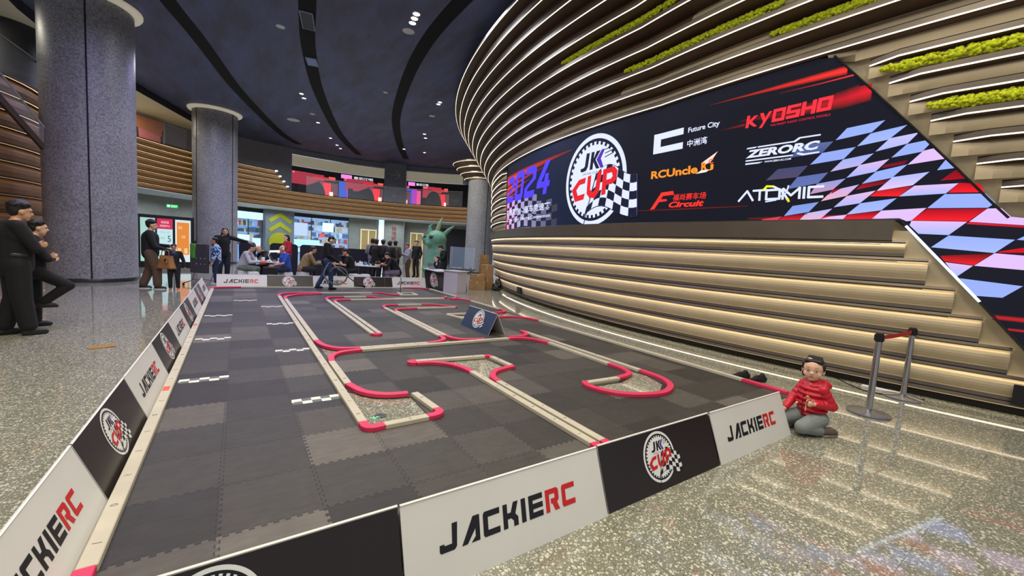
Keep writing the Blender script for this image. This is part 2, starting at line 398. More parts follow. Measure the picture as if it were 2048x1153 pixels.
def emblem(F, cx, cy, r, lay=1, white=WHT, black=BLK, red=RED, pur=PUR, n=56):
    c = lambda rr, k=n: [(cx + r * rr * math.cos(2 * PI * i / k), cy + r * rr * math.sin(2 * PI * i / k)) for i in range(k)]
    F.poly(c(1.0), white, lay); F.poly(c(.90), black, lay + 1)
    g = []
    for i in range(36):
        for rr, da in ((.77, 0), (.77, .5), (.835, .5), (.835, 1.0)):
            t = 2 * PI * (i + da) / 36; g.append((cx + r * rr * math.cos(t), cy + r * rr * math.sin(t)))
    F.poly(g, white, lay + 2)
    q = lambda pts: [(cx + x * r, cy + y * r) for x, y in pts]
    # JK mark with chevron and speed lines
    F.poly(q([(-.44, .30), (-.44, .24), (-.36, .22), (-.24, .24), (-.18, .32), (-.13, .62), (-.24, .62), (-.29, .34), (-.34, .31)]), black, lay + 3)
    F.poly(q([(-.12, .24), (-.02, .24), (.0, .40), (.10, .24), (.21, .24), (.07, .44), (.22, .62), (.10, .62), (.01, .48), (.03, .62), (-.07, .62)]), black, lay + 3)
    F.poly(q([(.10, .44), (.26, .63), (.36, .63), (.24, .44), (.34, .24), (.24, .24)]), pur, lay + 4)
    for j in range(3): F.poly(q([(.36, .62 - j * .08), (.62, .66 - j * .07), (.62, .64 - j * .07), (.36, .60 - j * .08)]), black, lay + 3)
    F.text('JACKIE CUP', black, cx - .36 * r, cy + .13 * r, cx + .16 * r, cy + .19 * r, lay + 3, .2)
    # chequered flag
    def fp(u, v):
        bx = -.22 + 1.55 * u + .34 * v * (1 - u) - .06 * v * u; by = -.74 + .86 * v + .18 * u - .04 * u * v + .13 * math.sin(PI * 1.7 * u) - .16 * u * u
        return (cx + bx * r, cy + by * r)
    out = [fp(i / 12, 0) for i in range(13)] + [fp(1, 1)] + [fp(1 - i / 12, 1) for i in range(13)]
    F.poly([(cx + (x - cx) * 1.035 + (-.01) * r, cy + (y - cy) * 1.035) for x, y in out], black, lay + 3); F.poly(out, white, lay + 4)
    for i in range(7):
        for j in range(5):
            if (i + j) % 2 == 0:
                u0, u1, v0, v1 = i / 7, (i + 1) / 7, j / 5, (j + 1) / 5
                F.poly([fp(u0, v0), fp((u0 + u1) / 2, v0), fp(u1, v0), fp(u1, v1), fp((u0 + u1) / 2, v1), fp(u0, v1)], black, lay + 5)
    F.poly(q([(-.30, -1.12), (-.27, -1.12), (.14, .14), (.11, .14)]), black, lay + 5)
    # CUP
    F.poly(q([(-.74, -.16), (-.48, .06), (-.22, .09), (-.25, -.04), (-.44, -.06), (-.56, -.17), (-.50, -.30), (-.24, -.27), (-.28, -.40), (-.60, -.44)]), red, lay + 6)
    F.poly(q([(-.16, .10), (-.04, .12), (-.06, -.20), (.02, -.26), (.10, -.22), (.17, .16), (.30, .18), (.24, -.26), (.10, -.40), (-.08, -.38), (-.18, -.28)]), red, lay + 6)
    F.poly(q([(.34, .19), (.66, .22), (.76, .12), (.74, -.06), (.62, -.14), (.44, -.15), (.44, -.34), (.31, -.36)]), red, lay + 6)
    F.poly(q([(.46, .09), (.60, .10), (.63, .02), (.58, -.03), (.45, -.04)]), white, lay + 7)
    return F
# cup emblem on the screen
F = Flat(); x0, _ = U(1133, 383); x1, _ = U(1254, 340); _, y1 = U(1200, 266); _, y0 = U(1190, 451)
emblem(F, (x0 + x1) / 2, (y0 + y1) / 2, (y1 - y0) / 2, 6, SW, (0.006, 0.008, 0.03), (0.75, 0.012, 0.02), (0.08, 0.03, 0.42), 72); F.build('cup_emblem', smap, LEDM, scr, .12, .0008, (2.3,))
# 2024 and the event title, chequered ground behind them
F = Flat(); g0 = U(1004, 462); 
for i in range(13):
    for j in range(5):
        w = .30; h = .19; x = -18.4 * .3665 + i * w; y = 2.36 + j * h
        wob = lambda xx, yy: (min(xx, -18.45 * .3665 + 3.9) if xx > -18.45 * .3665 else -18.45 * .3665, yy + .05 * math.sin(xx * 2.2))
        if (i + j) % 2 == 0 and y + h < 3.42 - max(0, i - 8) * .08:
            fade = max(0.05, 1 - i / 13); pk = max(0, 1 - i / 4)
            F.poly([wob(x, y), wob(x + w, y), wob(x + w, y + h), wob(x, y + h)], (.62 * fade + .15 * pk, .55 * fade * (1 - .45 * pk), .95 * fade * (1 - .3 * pk)), 2)
def streak(F, pts, c, lay=2, ends=(1, 1)):
    """tapered streak: pts = list of (u, v_mid, half)"""
    for i in range(len(pts) - 1):
        (a, b, h), (c2, d, k) = pts[i], pts[i + 1]; L = len(pts) - 1
        for s_ in (-1, 1):
            def cf(u, v, a=a, c2=c2, i=i, b=b, d=d, h=h, k=k):
                t = (u - a) / (c2 - a) if c2 != a else 0; f = ends[0] + (ends[1] - ends[0]) * (i + t) / L; mid = b + (d - b) * t; hh = max(1e-4, h + (k - h) * t)
                e = max(0, 1 - abs(v - mid) / hh) ** .8; return tuple(q * f * e + .006 for q in c)
            m_ = max(1, int(abs(c2 - a) / .1))
            for q in range(m_):
                ua, ub = a + (c2 - a) * q / m_, a + (c2 - a) * (q + 1) / m_; ta, tb = q / m_, (q + 1) / m_
                va, vb, ha, hb = b + (d - b) * ta, b + (d - b) * tb, h + (k - h) * ta, h + (k - h) * tb
                aa = -(ua + ub) / 2 / .3665; top = hi_edge(aa) - .01; bot = lo_edge(aa) + .01
                if min(va, vb) > top or max(va, vb) < bot: continue
                cl = lambda z: min(max(z, bot), top)
                F.poly([(ua, cl(va)), (ub, cl(vb)), (ub, cl(vb + s_ * hb)), (ua, cl(va + s_ * ha))], cf, lay)
L0 = -18.4 * .3665
for (za, zb, ua, ub, h, c) in [(3.98, 4.2, L0, -2.3, .12, (1.1, .06, .03)), (3.72, 4.02, L0, -3.4, .05, (1.0, .05, .03)), (3.55, 3.78, L0, -4.6, .07, (1.1, .10, .02)), (3.40, 3.55, L0, -5.3, .04, (.9, .05, .03)), (3.28, 3.4, L0, -5.7, .04, (.9, .08, .03)), (3.85, 4.08, L0, -4.8, .03, (1.0, .2, .05))]:
    n = 7; streak(F, [(ua + (ub - ua) * i / n, za + (zb - za) * i / n, h * 1.45 * (1.15 - i / n)) for i in range(n + 1)], c, 2, (1.1, .15))
F.poly([(L0 - .02, 2.36), (L0 + .05, 2.36), (L0 + .03, 3.3), (L0 - .02, 3.9)], (.9, .12, .35), 3)
F.build('streak_graphic', smap, LEDM, scr, .15, .0008, (2.3,))
F = Flat()
D2 = {'2': [[(0, .78), (0, 1), (.82, 1), (1, .86), (1, .56), (.30, .30), (.30, .22), (1, .22), (1, 0), (0, 0), (0, .34), (.70, .62), (.70, .78)]],
      '0': [[(0, .12), (.14, 0), (.86, 0), (1, .12), (1, .5), (.7, .5), (.7, .22), (.3, .22), (.3, .5), (0, .5)], [(0, .5), (.3, .5), (.3, .78), (.7, .78), (.7, .5), (1, .5), (1, .88), (.86, 1), (.14, 1), (0, .88)]],
      '4': [[(0, .22), (0, .40), (.50, 1), (.84, 1), (.36, .40), (.58, .40), (.58, .62), (.86, .62), (.86, .40), (1, .40), (1, .22), (.86, .22), (.86, 0), (.58, 0), (.58, .22)]]}
ul, ur = U(1016, 380)[0], U(1105, 355)[0]; zb_, zt_ = 3.24, 4.13
for i, ch in enumerate('2024'):
    w = (ur - ul) / 4
    for P in D2[ch]: F.poly([(ul + w * i + x * w * .86 + (y - .3) * .22, zb_ + y * (zt_ - zb_) * (1.0 if i else .93)) for x, y in P], lambda u, v: (.085, .05, .95), 8)
F.text('四驱竞技1-2驱车竞速赛', SW, U(1015, 430)[0], 2.80, U(1102, 412)[0], 3.01, 9, 0, .012)
F.text('RC Car 1 And 2 Racing Competition', SW, U(1014, 440)[0], 2.57, U(1101, 434)[0], 2.69, 9, .1, .012)
F.build('event_title', smap, LEDM, scr, .15, .0008, (2.3,))
# sponsor names
def box_uv(px0, py0, px1, py1):
    a = U(px0, py0); b = U(px1, py1); return a[0], b[0]
F = Flat(); x0 = U(1308, 290)[0]; x1 = U(1367, 276)[0]
h_ = 4.045; l_ = 3.675; t_ = .115
F.poly([(x0, l_), (x1, l_), (x1, l_ + t_), (x0 + .16, l_ + t_), (x0 + .16, h_ - t_), (x1, h_ - t_), (x1, h_), (x0, h_)], SW, 3)
F.text('Future City', SW, U(1377, 262)[0], 3.905, U(1440, 247)[0], 4.02, 3, 0, .02); F.text('中洲湾', SW, U(1375, 287)[0], 3.68, U(1415, 280)[0], 3.805, 3, 0, .015)
F.build('district_logo', smap, LEDM, scr, .15, .0008, (2.3,))
F = Flat(); OR = (1.0, .30, .02)
F.text('RCUncle', OR, U(1303, 350)[0], 3.20, U(1396, 337)[0], 3.35, 3, 0, .035)
a = U(1400, 335)[0]; b = U(1433, 320)[0]
F.poly([(a + .02, 3.36), (b + .02, 3.52), (b - .10, 3.36), (a + .10, 3.33)], (1, .72, .62), 3); F.poly([(a - .07, 3.19), (a + .03, 3.24), (a + .2, 3.24), (a + .12, 3.20)], (1, .78, .7), 3)
F.text('R', OR, a + .03, 3.24, a + .14, 3.37, 5, 0, .05); F.text('C', (1, .12, .03), a + .16, 3.33, a + .24, 3.41, 5, 0, .04); F.text('J', OR, a + .16, 3.22, a + .25, 3.32, 5, 0, .05)
F.build('orange_sponsor_name', smap, LEDM, scr, .15, .0008, (2.3,))
F = Flat(); RO = (1.0, .035, .02); a = U(1301, 410)[0]
F.poly([(a, 2.60), (a + .10, 2.61), (a + .20, 2.74), (a + .38, 2.75), (a + .36, 2.79), (a + .24, 2.79), (a + .28, 2.85), (a + .52, 2.86), (a + .50, 2.93), (a + .24, 2.92)], RO, 3)
F.text('福尚赛车场', RO, a + .50, 2.745, U(1413, 392)[0], 2.865, 3, .15, .01); F.text('Circuit', RO, a + .42, 2.62, a + 1.12, 2.73, 3, .25, .04)
F.build('red_circuit_name', smap, LEDM, scr, .15, .0008, (2.3,))
F = Flat(); RK_ = (1.0, .03, .05); x0 = U(1492, 245)[0]; x1 = U(1666, 212)[0]
GL = {'K': [(0, 0), (.26, 0), (.26, .34), (.72, .0), (1.0, .0), (.5, .46), (.95, .9), (.62, .9), (.26, .58), (.26, 1), (0, 1)],
      'Y': [(.10, -.25), (.36, -.25), (1.0, .95), (.74, .95), (.52, .48), (.30, .95), (0, .95), (.38, .22)],
      'S': [(0, 0), (1, 0), (1, .58), (.28, .58), (.28, .78), (1, .78), (1, 1), (0, 1), (0, .38), (.72, .38), (.72, .22), (0, .22)],
      'H': [(0, 0), (.28, 0), (.28, .38), (.72, .38), (.72, 0), (1, 0), (1, 1), (.72, 1), (.72, .6), (.28, .6), (.28, 1), (0, 1)]}
def hole_o(F, x, y, w, h, t, col, lay, sh=.12):
    S_ = lambda u, v: (x + u * w + v * h * sh, y + v * h)
    F.poly([S_(0, 0), S_(1, 0), S_(1, .5), S_(1 - t, .5), S_(1 - t, .24), S_(t, .24), S_(t, .5), S_(0, .5)], col, lay)
    F.poly([S_(0, .5), S_(t, .5), S_(t, .76), S_(1 - t, .76), S_(1 - t, .5), S_(1, .5), S_(1, 1), S_(0, 1)], col, lay)
cw = (x1 - x0) / 6
for i, ch in enumerate('KYOSHO'):
    if ch == 'O': hole_o(F, x0 + i * cw, 3.80 + .006 * i, cw * .9, .18, .26, RK_, 4)
    else: F.poly([(x0 + i * cw + x * cw * .92 + y * .02, 3.80 + .006 * i + y * .18) for x, y in GL[ch]], RK_, 4)
F.text('THE FINEST RADIO CONTROL MODELS', (.8, .02, .04), x0 + .36, 3.755, x1 - .02, 3.785, 4)
F.build('red_sponsor_name', smap, LEDM, scr, .15, .0008, (2.3,))
F = Flat(); x0 = U(1492, 315)[0]; x1 = U(1640, 292)[0]
F.poly([(x0, 3.475), (x0 + .14, 3.475), (x0 + .16, 3.495), (x0 + .02, 3.495)], SW, 3)
F.poly([(x0 + .17, 3.475), (x0 + .68, 3.475), (x0 + .74, 3.515), (x1, 3.515), (x1, 3.535), (x0 + .72, 3.535), (x0 + .66, 3.495), (x0 + .17, 3.495)], SW, 3)
F.text('ZERORC', SW, x0, 3.335, x1, 3.455, 3, .2, .045)
F.poly([(x0, 3.285), (x0 + .66, 3.285), (x0 + .66, 3.305), (x0, 3.305)], SW, 3); F.poly([(x0 + .70, 3.305), (x0 + .78, 3.275), (x1, 3.285), (x1, 3.305), (x0 + .8, 3.30), (x0 + .72, 3.325)], SW, 3)
F.poly([(x0, 3.235), (x0 + .2, 3.235), (x0 + .26, 3.255), (x0, 3.26)], SW, 3); F.text('WWW.ZERO-RC.COM', SW, x0 + .28, 3.235, x0 + .64, 3.262, 3, .1, .03)
F.build('white_sponsor_name', smap, LEDM, scr, .15, .0008, (2.3,))
F = Flat(); x0 = U(1478, 400)[0]; x1 = U(1646, 385)[0]; w = x1 - x0
def bar(F, P, t, col, lay):
    for i in range(len(P) - 1):
        a = Vector(P[i]); b = Vector(P[i + 1]); n = (b - a).normalized(); n = Vector((-n.y, n.x)) * t / 2; e = (b - a).normalized() * t * .3
        F.poly([a - n - e, b - n + e, b + n + e, a + n - e], col, lay)
B = lambda *p: [(x0 + u * w, 2.67 + v * .16) for u, v in p]
bar(F, B((.0, .0), (.11, .95), (.19, .0)), .032, SW, 4); bar(F, B((.19, .94), (.36, .94)), .032, SW, 4); bar(F, B((.275, .9), (.275, .0)), .032, SW, 4)
bar(F, B((.36, .9), (.36, .05), (.52, .05), (.52, .9), (.36, .9)), .034, SW, 4); bar(F, B((.56, .0), (.56, .95), (.655, .3), (.75, .95), (.75, .0)), .032, SW, 4)
bar(F, B((.80, .0), (.80, .95)), .034, SW, 4); bar(F, B((1.0, .94), (.85, .94), (.85, .05), (1.0, .05)), .034, SW, 4)
bar(F, [(x0 + .30 * w + .02, 2.84 - .02), (x0 + .36 * w, 2.875), (x0 + .44 * w, 2.865)], .03, (.9, .85, .02), 6); bar(F, [(x0 + .44 * w, 2.865), (x0 + .54 * w, 2.80), (x0 + .60 * w, 2.70), (x0 + .62 * w, 2.655)], .03, SW, 6)
bar(F, [(x0 + .62 * w, 2.86), (x0 + .60 * w, 2.76), (x0 + .48 * w, 2.66), (x0 + .36 * w, 2.64)], .022, (.6, .72, 1), 6); bar(F, [(x0 + .62 * w, 2.67), (x0 + .635 * w, 2.63)], .03, (.9, .75, .02), 7)
F.build('atom_sponsor_name', smap, LEDM, scr, .15, .0008, (2.3,))
# right hand streaks and the big chequered flag
F = Flat()
def uvp(px, py, h): u, v = U(px, py); return (u, v, h)
streak(F, [uvp(1420, 211, .004), uvp(1500, 190, .02), uvp(1600, 164, .045), uvp(1695, 140, .06)], (1.2, .03, .02), 1, (.15, 1)); streak(F, [uvp(1560, 187, .004), uvp(1640, 168, .01), uvp(1709, 150, .014)], (1.1, .04, .05), 1, (.2, 1))
streak(F, [uvp(1480, 243, .02), uvp(1600, 222, .07), uvp(1690, 198, .12), uvp(1744, 180, .13)], (.80, .005, .02), 1, (.05, 1)); streak(F, [uvp(1440, 262, .004), uvp(1490, 250, .03)], (.4, .004, .01), 1, (.1, .6))
streak(F, [(2.1, 2.385, .02), (2.9, 2.385, .03), (3.8, 2.385, .05)], (.7, .01, .02), 1, (.1, 1)); streak(F, [(-.9, 2.60, .006), (1.0, 2.585, .02), (2.1, 2.585, .006)], (.4, .004, .01), 1, (.2, .5))
# flag cells: corner points of the pale squares as they lie on the panel
BL1, BL2, PK1 = (.30, .41, .96), (.37, .47, .97), (.72, .50, .88)
def z1(*p): return [(1540 + x / 3.728, 230 + y / 3.728) for x, y in p]
CELLS = [(z1((575, 100), (860, 40), (760, 130), (490, 190)), BL1, BL1), (z1((230, 225), (473, 198), (390, 285), (150, 320)), (.10, .14, .34), (.06, .09, .24)), (z1((390, 285), (640, 240), (550, 330), (300, 372)), (.28, .38, .85), (.28, .38, .85)),
         (z1((60, 405), (285, 378), (205, 465), (-30, 490)), (.05, .06, .16), (.08, .06, .12)), (z1((205, 465), (435, 430), (360, 510), (130, 555)), (.10, .14, .38), (.12, .16, .42)), (z1((750, 140), (1025, 75), (885, 185), (650, 235)), BL1, BL2),
         (z1((545, 335), (775, 287), (665, 380), (450, 425)), (.32, .42, .90), (.50, .42, .75)), (z1((350, 515), (565, 475), (470, 558), (300, 592)), (.24, .32, .74), (.55, .28, .42)), (z1((170, 680), (365, 650), (290, 725), (105, 755)), (.20, .30, .70), (.24, .34, .78)),
         (z1((895, 175), (1110, 132), (1025, 215), (785, 275)), (.55, .52, .95), (.40, .46, .95)), (z1((670, 375), (890, 330), (785, 425), (570, 470)), (.70, .48, .80), (.34, .42, .92)), (z1((465, 565), (665, 520), (570, 605), (380, 645)), (.52, .42, .80), (.80, .42, .50)), (z1((270, 735), (465, 700), (375, 778), (220, 785)), (.45, .45, .90), (.75, .45, .60)),
         (z1((1020, 220), (1165, 190), (1193, 215), (1135, 275), (905, 320)), BL1, BL1), (z1((790, 425), (1025, 370), (910, 470), (685, 515)), BL1, BL1), (z1((575, 605), (790, 565), (670, 660), (475, 690)), (.75, .48, .72), (.38, .44, .92)), (z1((440, 760), (575, 745), (545, 778), (378, 778)), PK1, PK1),
         ([(1847, 302), (1868, 297), (1890, 318), (1815, 330)], PK1, PK1), (z1((915, 465), (1190, 425), (1065, 525), (795, 568)), BL2, (.75, .56, .90)), (z1((675, 660), (945, 622), (830, 712), (570, 745)), BL1, BL2), ([(1892, 319), (1914, 336), (1874, 341)], BL1, BL1),
         ([(1829, 372), (1917, 367), (1891.5, 387.5), (1798, 393.5)], PK1, BL2), ([(1762.6, 421.8), (1853, 416.4), (1822, 442), (1813, 443), (1799, 437), (1744, 438)], PK1, PK1), ([(1889.5, 388.7), (1971.5, 387.6), (1991, 406), (1975.4, 416), (1854.4, 416.8)], BL1, BL1),
         ([(1975, 417.6), (2003, 416.8), (2022, 434), (2048, 436.5), (2048, 451), (1938, 444)], PK1, PK1), ([(1823, 442), (1934.4, 444), (1897, 470.7), (1837, 468), (1819, 451)], PK1, BL2), ([(1897.3, 471.5), (2030, 480), (1989, 506.6), (1862, 495)], BL1, BL2),
         ([(1989, 507), (2075, 514), (2050, 541), (1948, 532)], PK1, PK1), ([(1890, 525), (1946, 532), (1913, 554)], PK1, BL2), ([(1919, 557), (2045.6, 573), (2004.6, 596), (1950, 592)], BL1, BL1), ([(2033, 480), (2080, 458), (2200, 466), (2160, 490)], BL1, BL1), ([(2047, 573), (2090, 548), (2210, 562), (2170, 592)], PK1, PK1),
         (z1((800, 567), (1065, 530), (960, 608), (745, 608)), (.30, .01, .015), (.95, .01, .02)), (z1((590, 745), (820, 715), (770, 775), (548, 778)), (.12, .0, .0), (.85, .01, .03)), (z1((110, 755), (285, 735), (215, 785), (60, 787)), (.1, .0, .0), (.7, .01, .03)), (z1((400, 760), (440, 760), (378, 778), (370, 778)), (.7, .0, .0), (.8, .01, .03)),
         (z1((-60, 780), (90, 757), (55, 787), (-60, 787)), (.5, .05, .08), (.7, .05, .08)), (z1((690, 515), (905, 475), (850, 515), (640, 560)), (.05, .0, .0), (.45, .005, .02)), (z1((850, 375), (1030, 335), (1000, 370), (835, 398)), (.12, .0, .01), (.22, .005, .01)), (z1((470, 560), (540, 545), (420, 610), (385, 640)), (.2, .0, .02), (.55, .01, .04)),
         ([(1854, 418.5), (1975, 417.6), (1936, 443), (1823, 441)], (.35, .0, .01), (.95, .01, .02)), ([(1880, 512), (1987, 507.5), (1948, 531), (1888, 523)], (.08, .0, .0), (.85, .01, .02)), ([(1938, 445), (2048, 452), (2048, 456), (1932, 448.5)], (.8, .01, .03), (.5, .0, .01)), ([(2000, 503), (2048, 496), (2048, 506), (1994, 506)], (.6, .0, .01), (.7, .0, .01)), ([(1919, 366), (1960, 368), (1969, 385), (1896, 386)], (.5, .0, .01), (.9, .01, .02)), ([(1915, 338), (1935, 357), (1880, 362)], (.2, .0, .01), (.4, .0, .01))]
for P, ca, cb in CELLS:
    Q = [U(*q) for q in P]; v1 = max(q[1] for q in Q); v0 = min(q[1] for q in Q)
    Q = [(u, max(v, lo_edge(-u / .3665) + .002)) for u, v in Q]
    F.poly(Q, lambda u, v, ca=ca, cb=cb, v0=v0, v1=v1: tuple(b + (a - b) * max(0, min(1, (v - v0) / (v1 - v0))) for a, b in zip(ca, cb)), 2)
for (v0, u0, u1, h) in [(1.20, 4.85, 8.0, .045), (1.075, 4.98, 8.2, .026), (.62, 5.4, 8.6, .05), (1.95, 5.6, 8.8, .05)]: streak(F, [(u0, v0, h * .7), ((u0 + u1) / 2, v0, h), (u1, v0, h)], (.95, .008, .02), 1, (.6, 1))
F.build('checkered_graphic', smap, LEDM, scr, .15, .0008, (2.3,))
# glow of the cove onto the top edge is left to the light; moss strips on the rings
def moss_mat():
    return pm('moss_green', '#c3cc1c', 0.9, 0, 0.40, 30, 0.4)
MOSS = moss_mat()
def moss(a0, a1, zc, R_of, h, label):
    bm = bmesh.new(); rnd = random.Random(int(zc * 100)); L = abs(a1 - a0) * .38; n = int(L * 330)
    for q in range(n):
        t = rnd.random(); a = a0 + (a1 - a0) * t; e = min(1, min(t, 1 - t) * L / .25 + .25)
        z = zc + (rnd.random() - .5) * h * e; r = .014 + .016 * rnd.random()
        c = drum(a, R_of(a) + .02 + .05 * math.cos((z - zc) / h * PI) * rnd.random() ** .5, z)
        bmesh.ops.create_icosphere(bm, subdivisions=1, radius=r, matrix=Matrix.Translation(c) @ Matrix.Rotation(rnd.random() * 6, 4, 'Z') @ Matrix.Diagonal((1, 1, .7 + .6 * rnd.random(), 1)))
    me = bpy.data.meshes.new('moss_strip'); bm.to_mesh(me); bm.free(); me.materials.append(MOSS)
    for p in me.polygons: p.use_smooth = True
    o = link(bpy.data.objects.new('moss_strip', me)); tag(o, label, 'moss'); return o
moss(4.8, -3.0, 5.86 - .02, lambda a: RK[4] + dflare(a) - .05, .10, 'uppermost strip of yellow green moss on the lit rings above the cup emblem')
moss(0.65, -6.9, 5.275 - .02, lambda a: RK[2] + dflare(a) - .05, .10, 'long strip of yellow green moss on the lit rings above the orange sponsor name')
moss(-6.35, -10.6, 4.99 - .02, lambda a: RK[1] + dflare(a) - .05, .10, 'strip of yellow green moss on the lit rings above the red sponsor name')
moss(-9.75, -22, upz[0] - .115, lambda a: Rs(a, 4.2) - .02, .12, 'upper of the two moss strips right of the screen slant')
moss(-11.0, -22, upz[2] - .115, lambda a: Rs(a, 3.7) - .02, .12, 'lower of the two moss strips right of the screen slant')
# access panels on the lowest rib
for nm, P, lab in (('outlet_panel', (15.0, 20.88, .33), 'small black outlet panel on the far end of the ribbed wall'), ('outlet_panel', (-14.5, 20.87, .30), 'black outlet panel on the lowest rib at the right edge of the photo')):
    m_ = MB(); a = P[0]; w = .9 if a > 0 else 1.0
    hh = .1 if a > 0 else .12
    vs = [drum(a - w / 2, P[1], P[2] - hh), drum(a + w / 2, P[1], P[2] - hh), drum(a + w / 2, P[1], P[2] + hh), drum(a - w / 2, P[1], P[2] + hh)]
    vs += [v + Vector((.05, 0, 0)) for v in vs]; m_.add(vs, [(0, 1, 2, 3), (7, 6, 5, 4), (0, 4, 5, 1), (1, 5, 6, 2), (2, 6, 7, 3), (3, 7, 4, 0)])
    tag(m_.build(nm, pm('panel_black', '#121212', .45)), lab, 'panel')
def tz_(px, R):
    p = on_circle(px, 440, (5.2, 19.0), R, True); return math.atan2(p.x - 5.2, p.y - 19.0)
# ---------------------------------------------------------------- ceiling, slots, columns, atrium
def ceil_mat():
    m = bpy.data.materials.new('navy_plaster'); m.use_nodes = True; nt = m.node_tree; N = nt.nodes; K = nt.links; b = N['Principled BSDF']
    tc = N.new('ShaderNodeTexCoord'); mp = N.new('ShaderNodeMapping'); mp.inputs['Scale'].default_value = (1.0, .25, 1); mp.inputs['Rotation'].default_value = (0, 0, .9)
    no = N.new('ShaderNodeTexNoise'); no.inputs['Scale'].default_value = 1.6; no.inputs['Detail'].default_value = 8; no.inputs['Roughness'].default_value = .65
    cr = N.new('ShaderNodeValToRGB'); cr.color_ramp.elements[0].position = .38; cr.color_ramp.elements[1].position = .72
    cr.color_ramp.elements[0].color = (.075, .082, .135, 1); cr.color_ramp.elements[1].color = (.12, .15, .31, 1)
    K.new(tc.outputs['Object'], mp.inputs[0]); K.new(mp.outputs[0], no.inputs['Vector']); K.new(no.outputs['Fac'], cr.inputs[0]); K.new(cr.outputs[0], b.inputs['Base Color'])
    b.inputs['Roughness'].default_value = .6; return m
NAVY = ceil_mat(); SOFT = pm('cream_plaster', '#d8d0b4', .8, 0, .03, 3); GREYP = pm('grey_panel', '#7d7f88', .5, .1, .08, 4); CONC = pm('grey_render', '#84817b', .8, 0, .08, 5)
EDGE = [(-5.0, -9), (-5.0, 17.5), (-4.8, 19.4), (-4.2, 21.9), (-3.4, 24.3), (-2.0, 28.2), (0.2, 31.9), (4, 34.2), (9, 35.2), (16, 35.5), (30, 35.5), (30, -9)]
mb = MB(); mb.add([(x, y, CEIL) for x, y in EDGE], [tuple(range(len(EDGE)))]); struct(mb.build('ceiling', NAVY))
mb = MB()
for i in range(6):
    (x0, y0), (x1, y1) = EDGE[i], EDGE[i + 1]; mb.add([(x0, y0, CEIL), (x1, y1, CEIL), (x1, y1, 7.28), (x0, y0, 7.28)], [(0, 1, 2, 3)])
struct(mb.build('trim_1', pm('navy_fascia', '#1b1e2b', .6)))
mb = MB(); mb.add([(x, y, 7.29) for x, y in [EDGE[0], EDGE[1], EDGE[2], EDGE[3], EDGE[4], EDGE[5], EDGE[6], (-6, 40), (-14, 40), (-14, -9)]], [tuple(range(10))[::-1]])
struct(mb.build('ceiling_upper', SOFT))
def ribbon(name, pts, w, z, m):
    P = [Vector((x, y, 0)) for x, y in pts]; P = spline(P, 8); vs = []
    for i, q in enumerate(P):
        t = (P[min(i + 1, len(P) - 1)] - P[max(i - 1, 0)]).normalized(); n = Vector((-t.y, t.x, 0)) * w / 2
        vs += [(q - n) + Vector((0, 0, z)), (q + n) + Vector((0, 0, z)), (q + n) + Vector((0, 0, z + .08)), (q - n) + Vector((0, 0, z + .08))]
    mb = MB(); fs = []
    for i in range(len(P) - 1):
        for k in range(4):
            q = (k + 1) % 4; fs.append((i * 4 + k, i * 4 + q, i * 4 + 4 + q, i * 4 + 4 + k))
    mb.add(vs, fs); return mb.build(name, m)
SLOTM = pm('slot_black', '#08080b', .9)
k_ = 6.0 / 5.8
for i, L in enumerate([[(-2.1, 11.5), (-1.5, 14.3), (-.97, 16.44), (.07, 21.1), (1.97, 27.2), (3.2, 29.6)], [(.9, 8.0), (1.40, 11.83), (1.82, 14.77), (2.76, 18.87), (4.7, 24.96), (6.8, 29.5)], [(4.5, 6.5), (4.37, 9.31), (4.5, 11.97), (5.07, 15.33), (6.19, 19.8), (7.94, 24.45), (9.55, 28.0)]]):
    struct(ribbon('trim_%d' % (i + 2), [(x * k_, y * k_) for x, y in L], .42 if i < 2 else .40, CEIL - .012, SLOTM))
def at_slot(px, py, z=CEIL - .02): return on_z(px, py, z)
# vent grilles set in the middle slot
for (px, py, L, ang, lab, c) in [(615, 42, .95, .06, 'long air grille with pale frame in the middle ceiling slot', '#20242e'), (624, 124, .62, .12, 'small pale blue panel in the middle ceiling slot', '#7f9cc8')]:
    p = at_slot(px, py, CEIL - .03); e = empty('ceiling_vent', p, -ang - .15); tag(e, lab, 'vent')
    m_ = MB(); m_.box((0, 0, 0), (.30, L, .02)); m_.build('grille', pm('grille_' + c[1:], c, .5), e)
    m_ = MB()
    for sx in (-1, 1): m_.box((sx * .155, 0, -.004), (.02, L + .04, .03)); m_.box((0, sx * L / 2, -.004), (.3, .02, .03))
    m_.build('frame', pm('vent_frame', '#8d98ad', .4), e)
# ceiling fittings
WHP = pm('white_plastic', '#d9d9d6', .35, 0, .03)
DL = led_mat('downlight_lens', (.92, .96, 1.0), 6.0)
def fitting(px, py, r, lit, lab, name='downlight', grp=None):
    p = on_z(px, py, CEIL); e = empty(name, p); tag(e, lab, 'ceiling light' if lit else ('speaker' if name == 'ceiling_speaker' else 'sensor'), grp)
    m_ = MB(); m_.lathe([(r, 0), (r, -.015), (r * .82, -.022), (r * .8, -.012)], n=16); m_.build('trim_ring', WHP, e, auto=40)
    m_ = MB(); m_.lathe([(r * .8, -.012), (.0001, -.016)], n=16); m_.build('lens' if lit else 'cover', DL if lit else WHP, e)
for i, (px, py) in enumerate([(833, 27), (829, 36), (825, 45), (608, 196), (603, 187), (661, 276), (880, 204), (877, 208), (851, 276), (849, 268), (849, 305), (808, 298), (636, 245), (674, 290), (681, 297)]):
    fitting(px, py, .11 if py < 100 else .10, True, ['lit round downlight in a cluster near the top of the dark ceiling', 'lit round downlight in the dark blue ceiling'][0 if py < 100 else 1], grp='lit downlights in the dark ceiling' if py >= 100 else 'lit downlights clustered near the photo top')
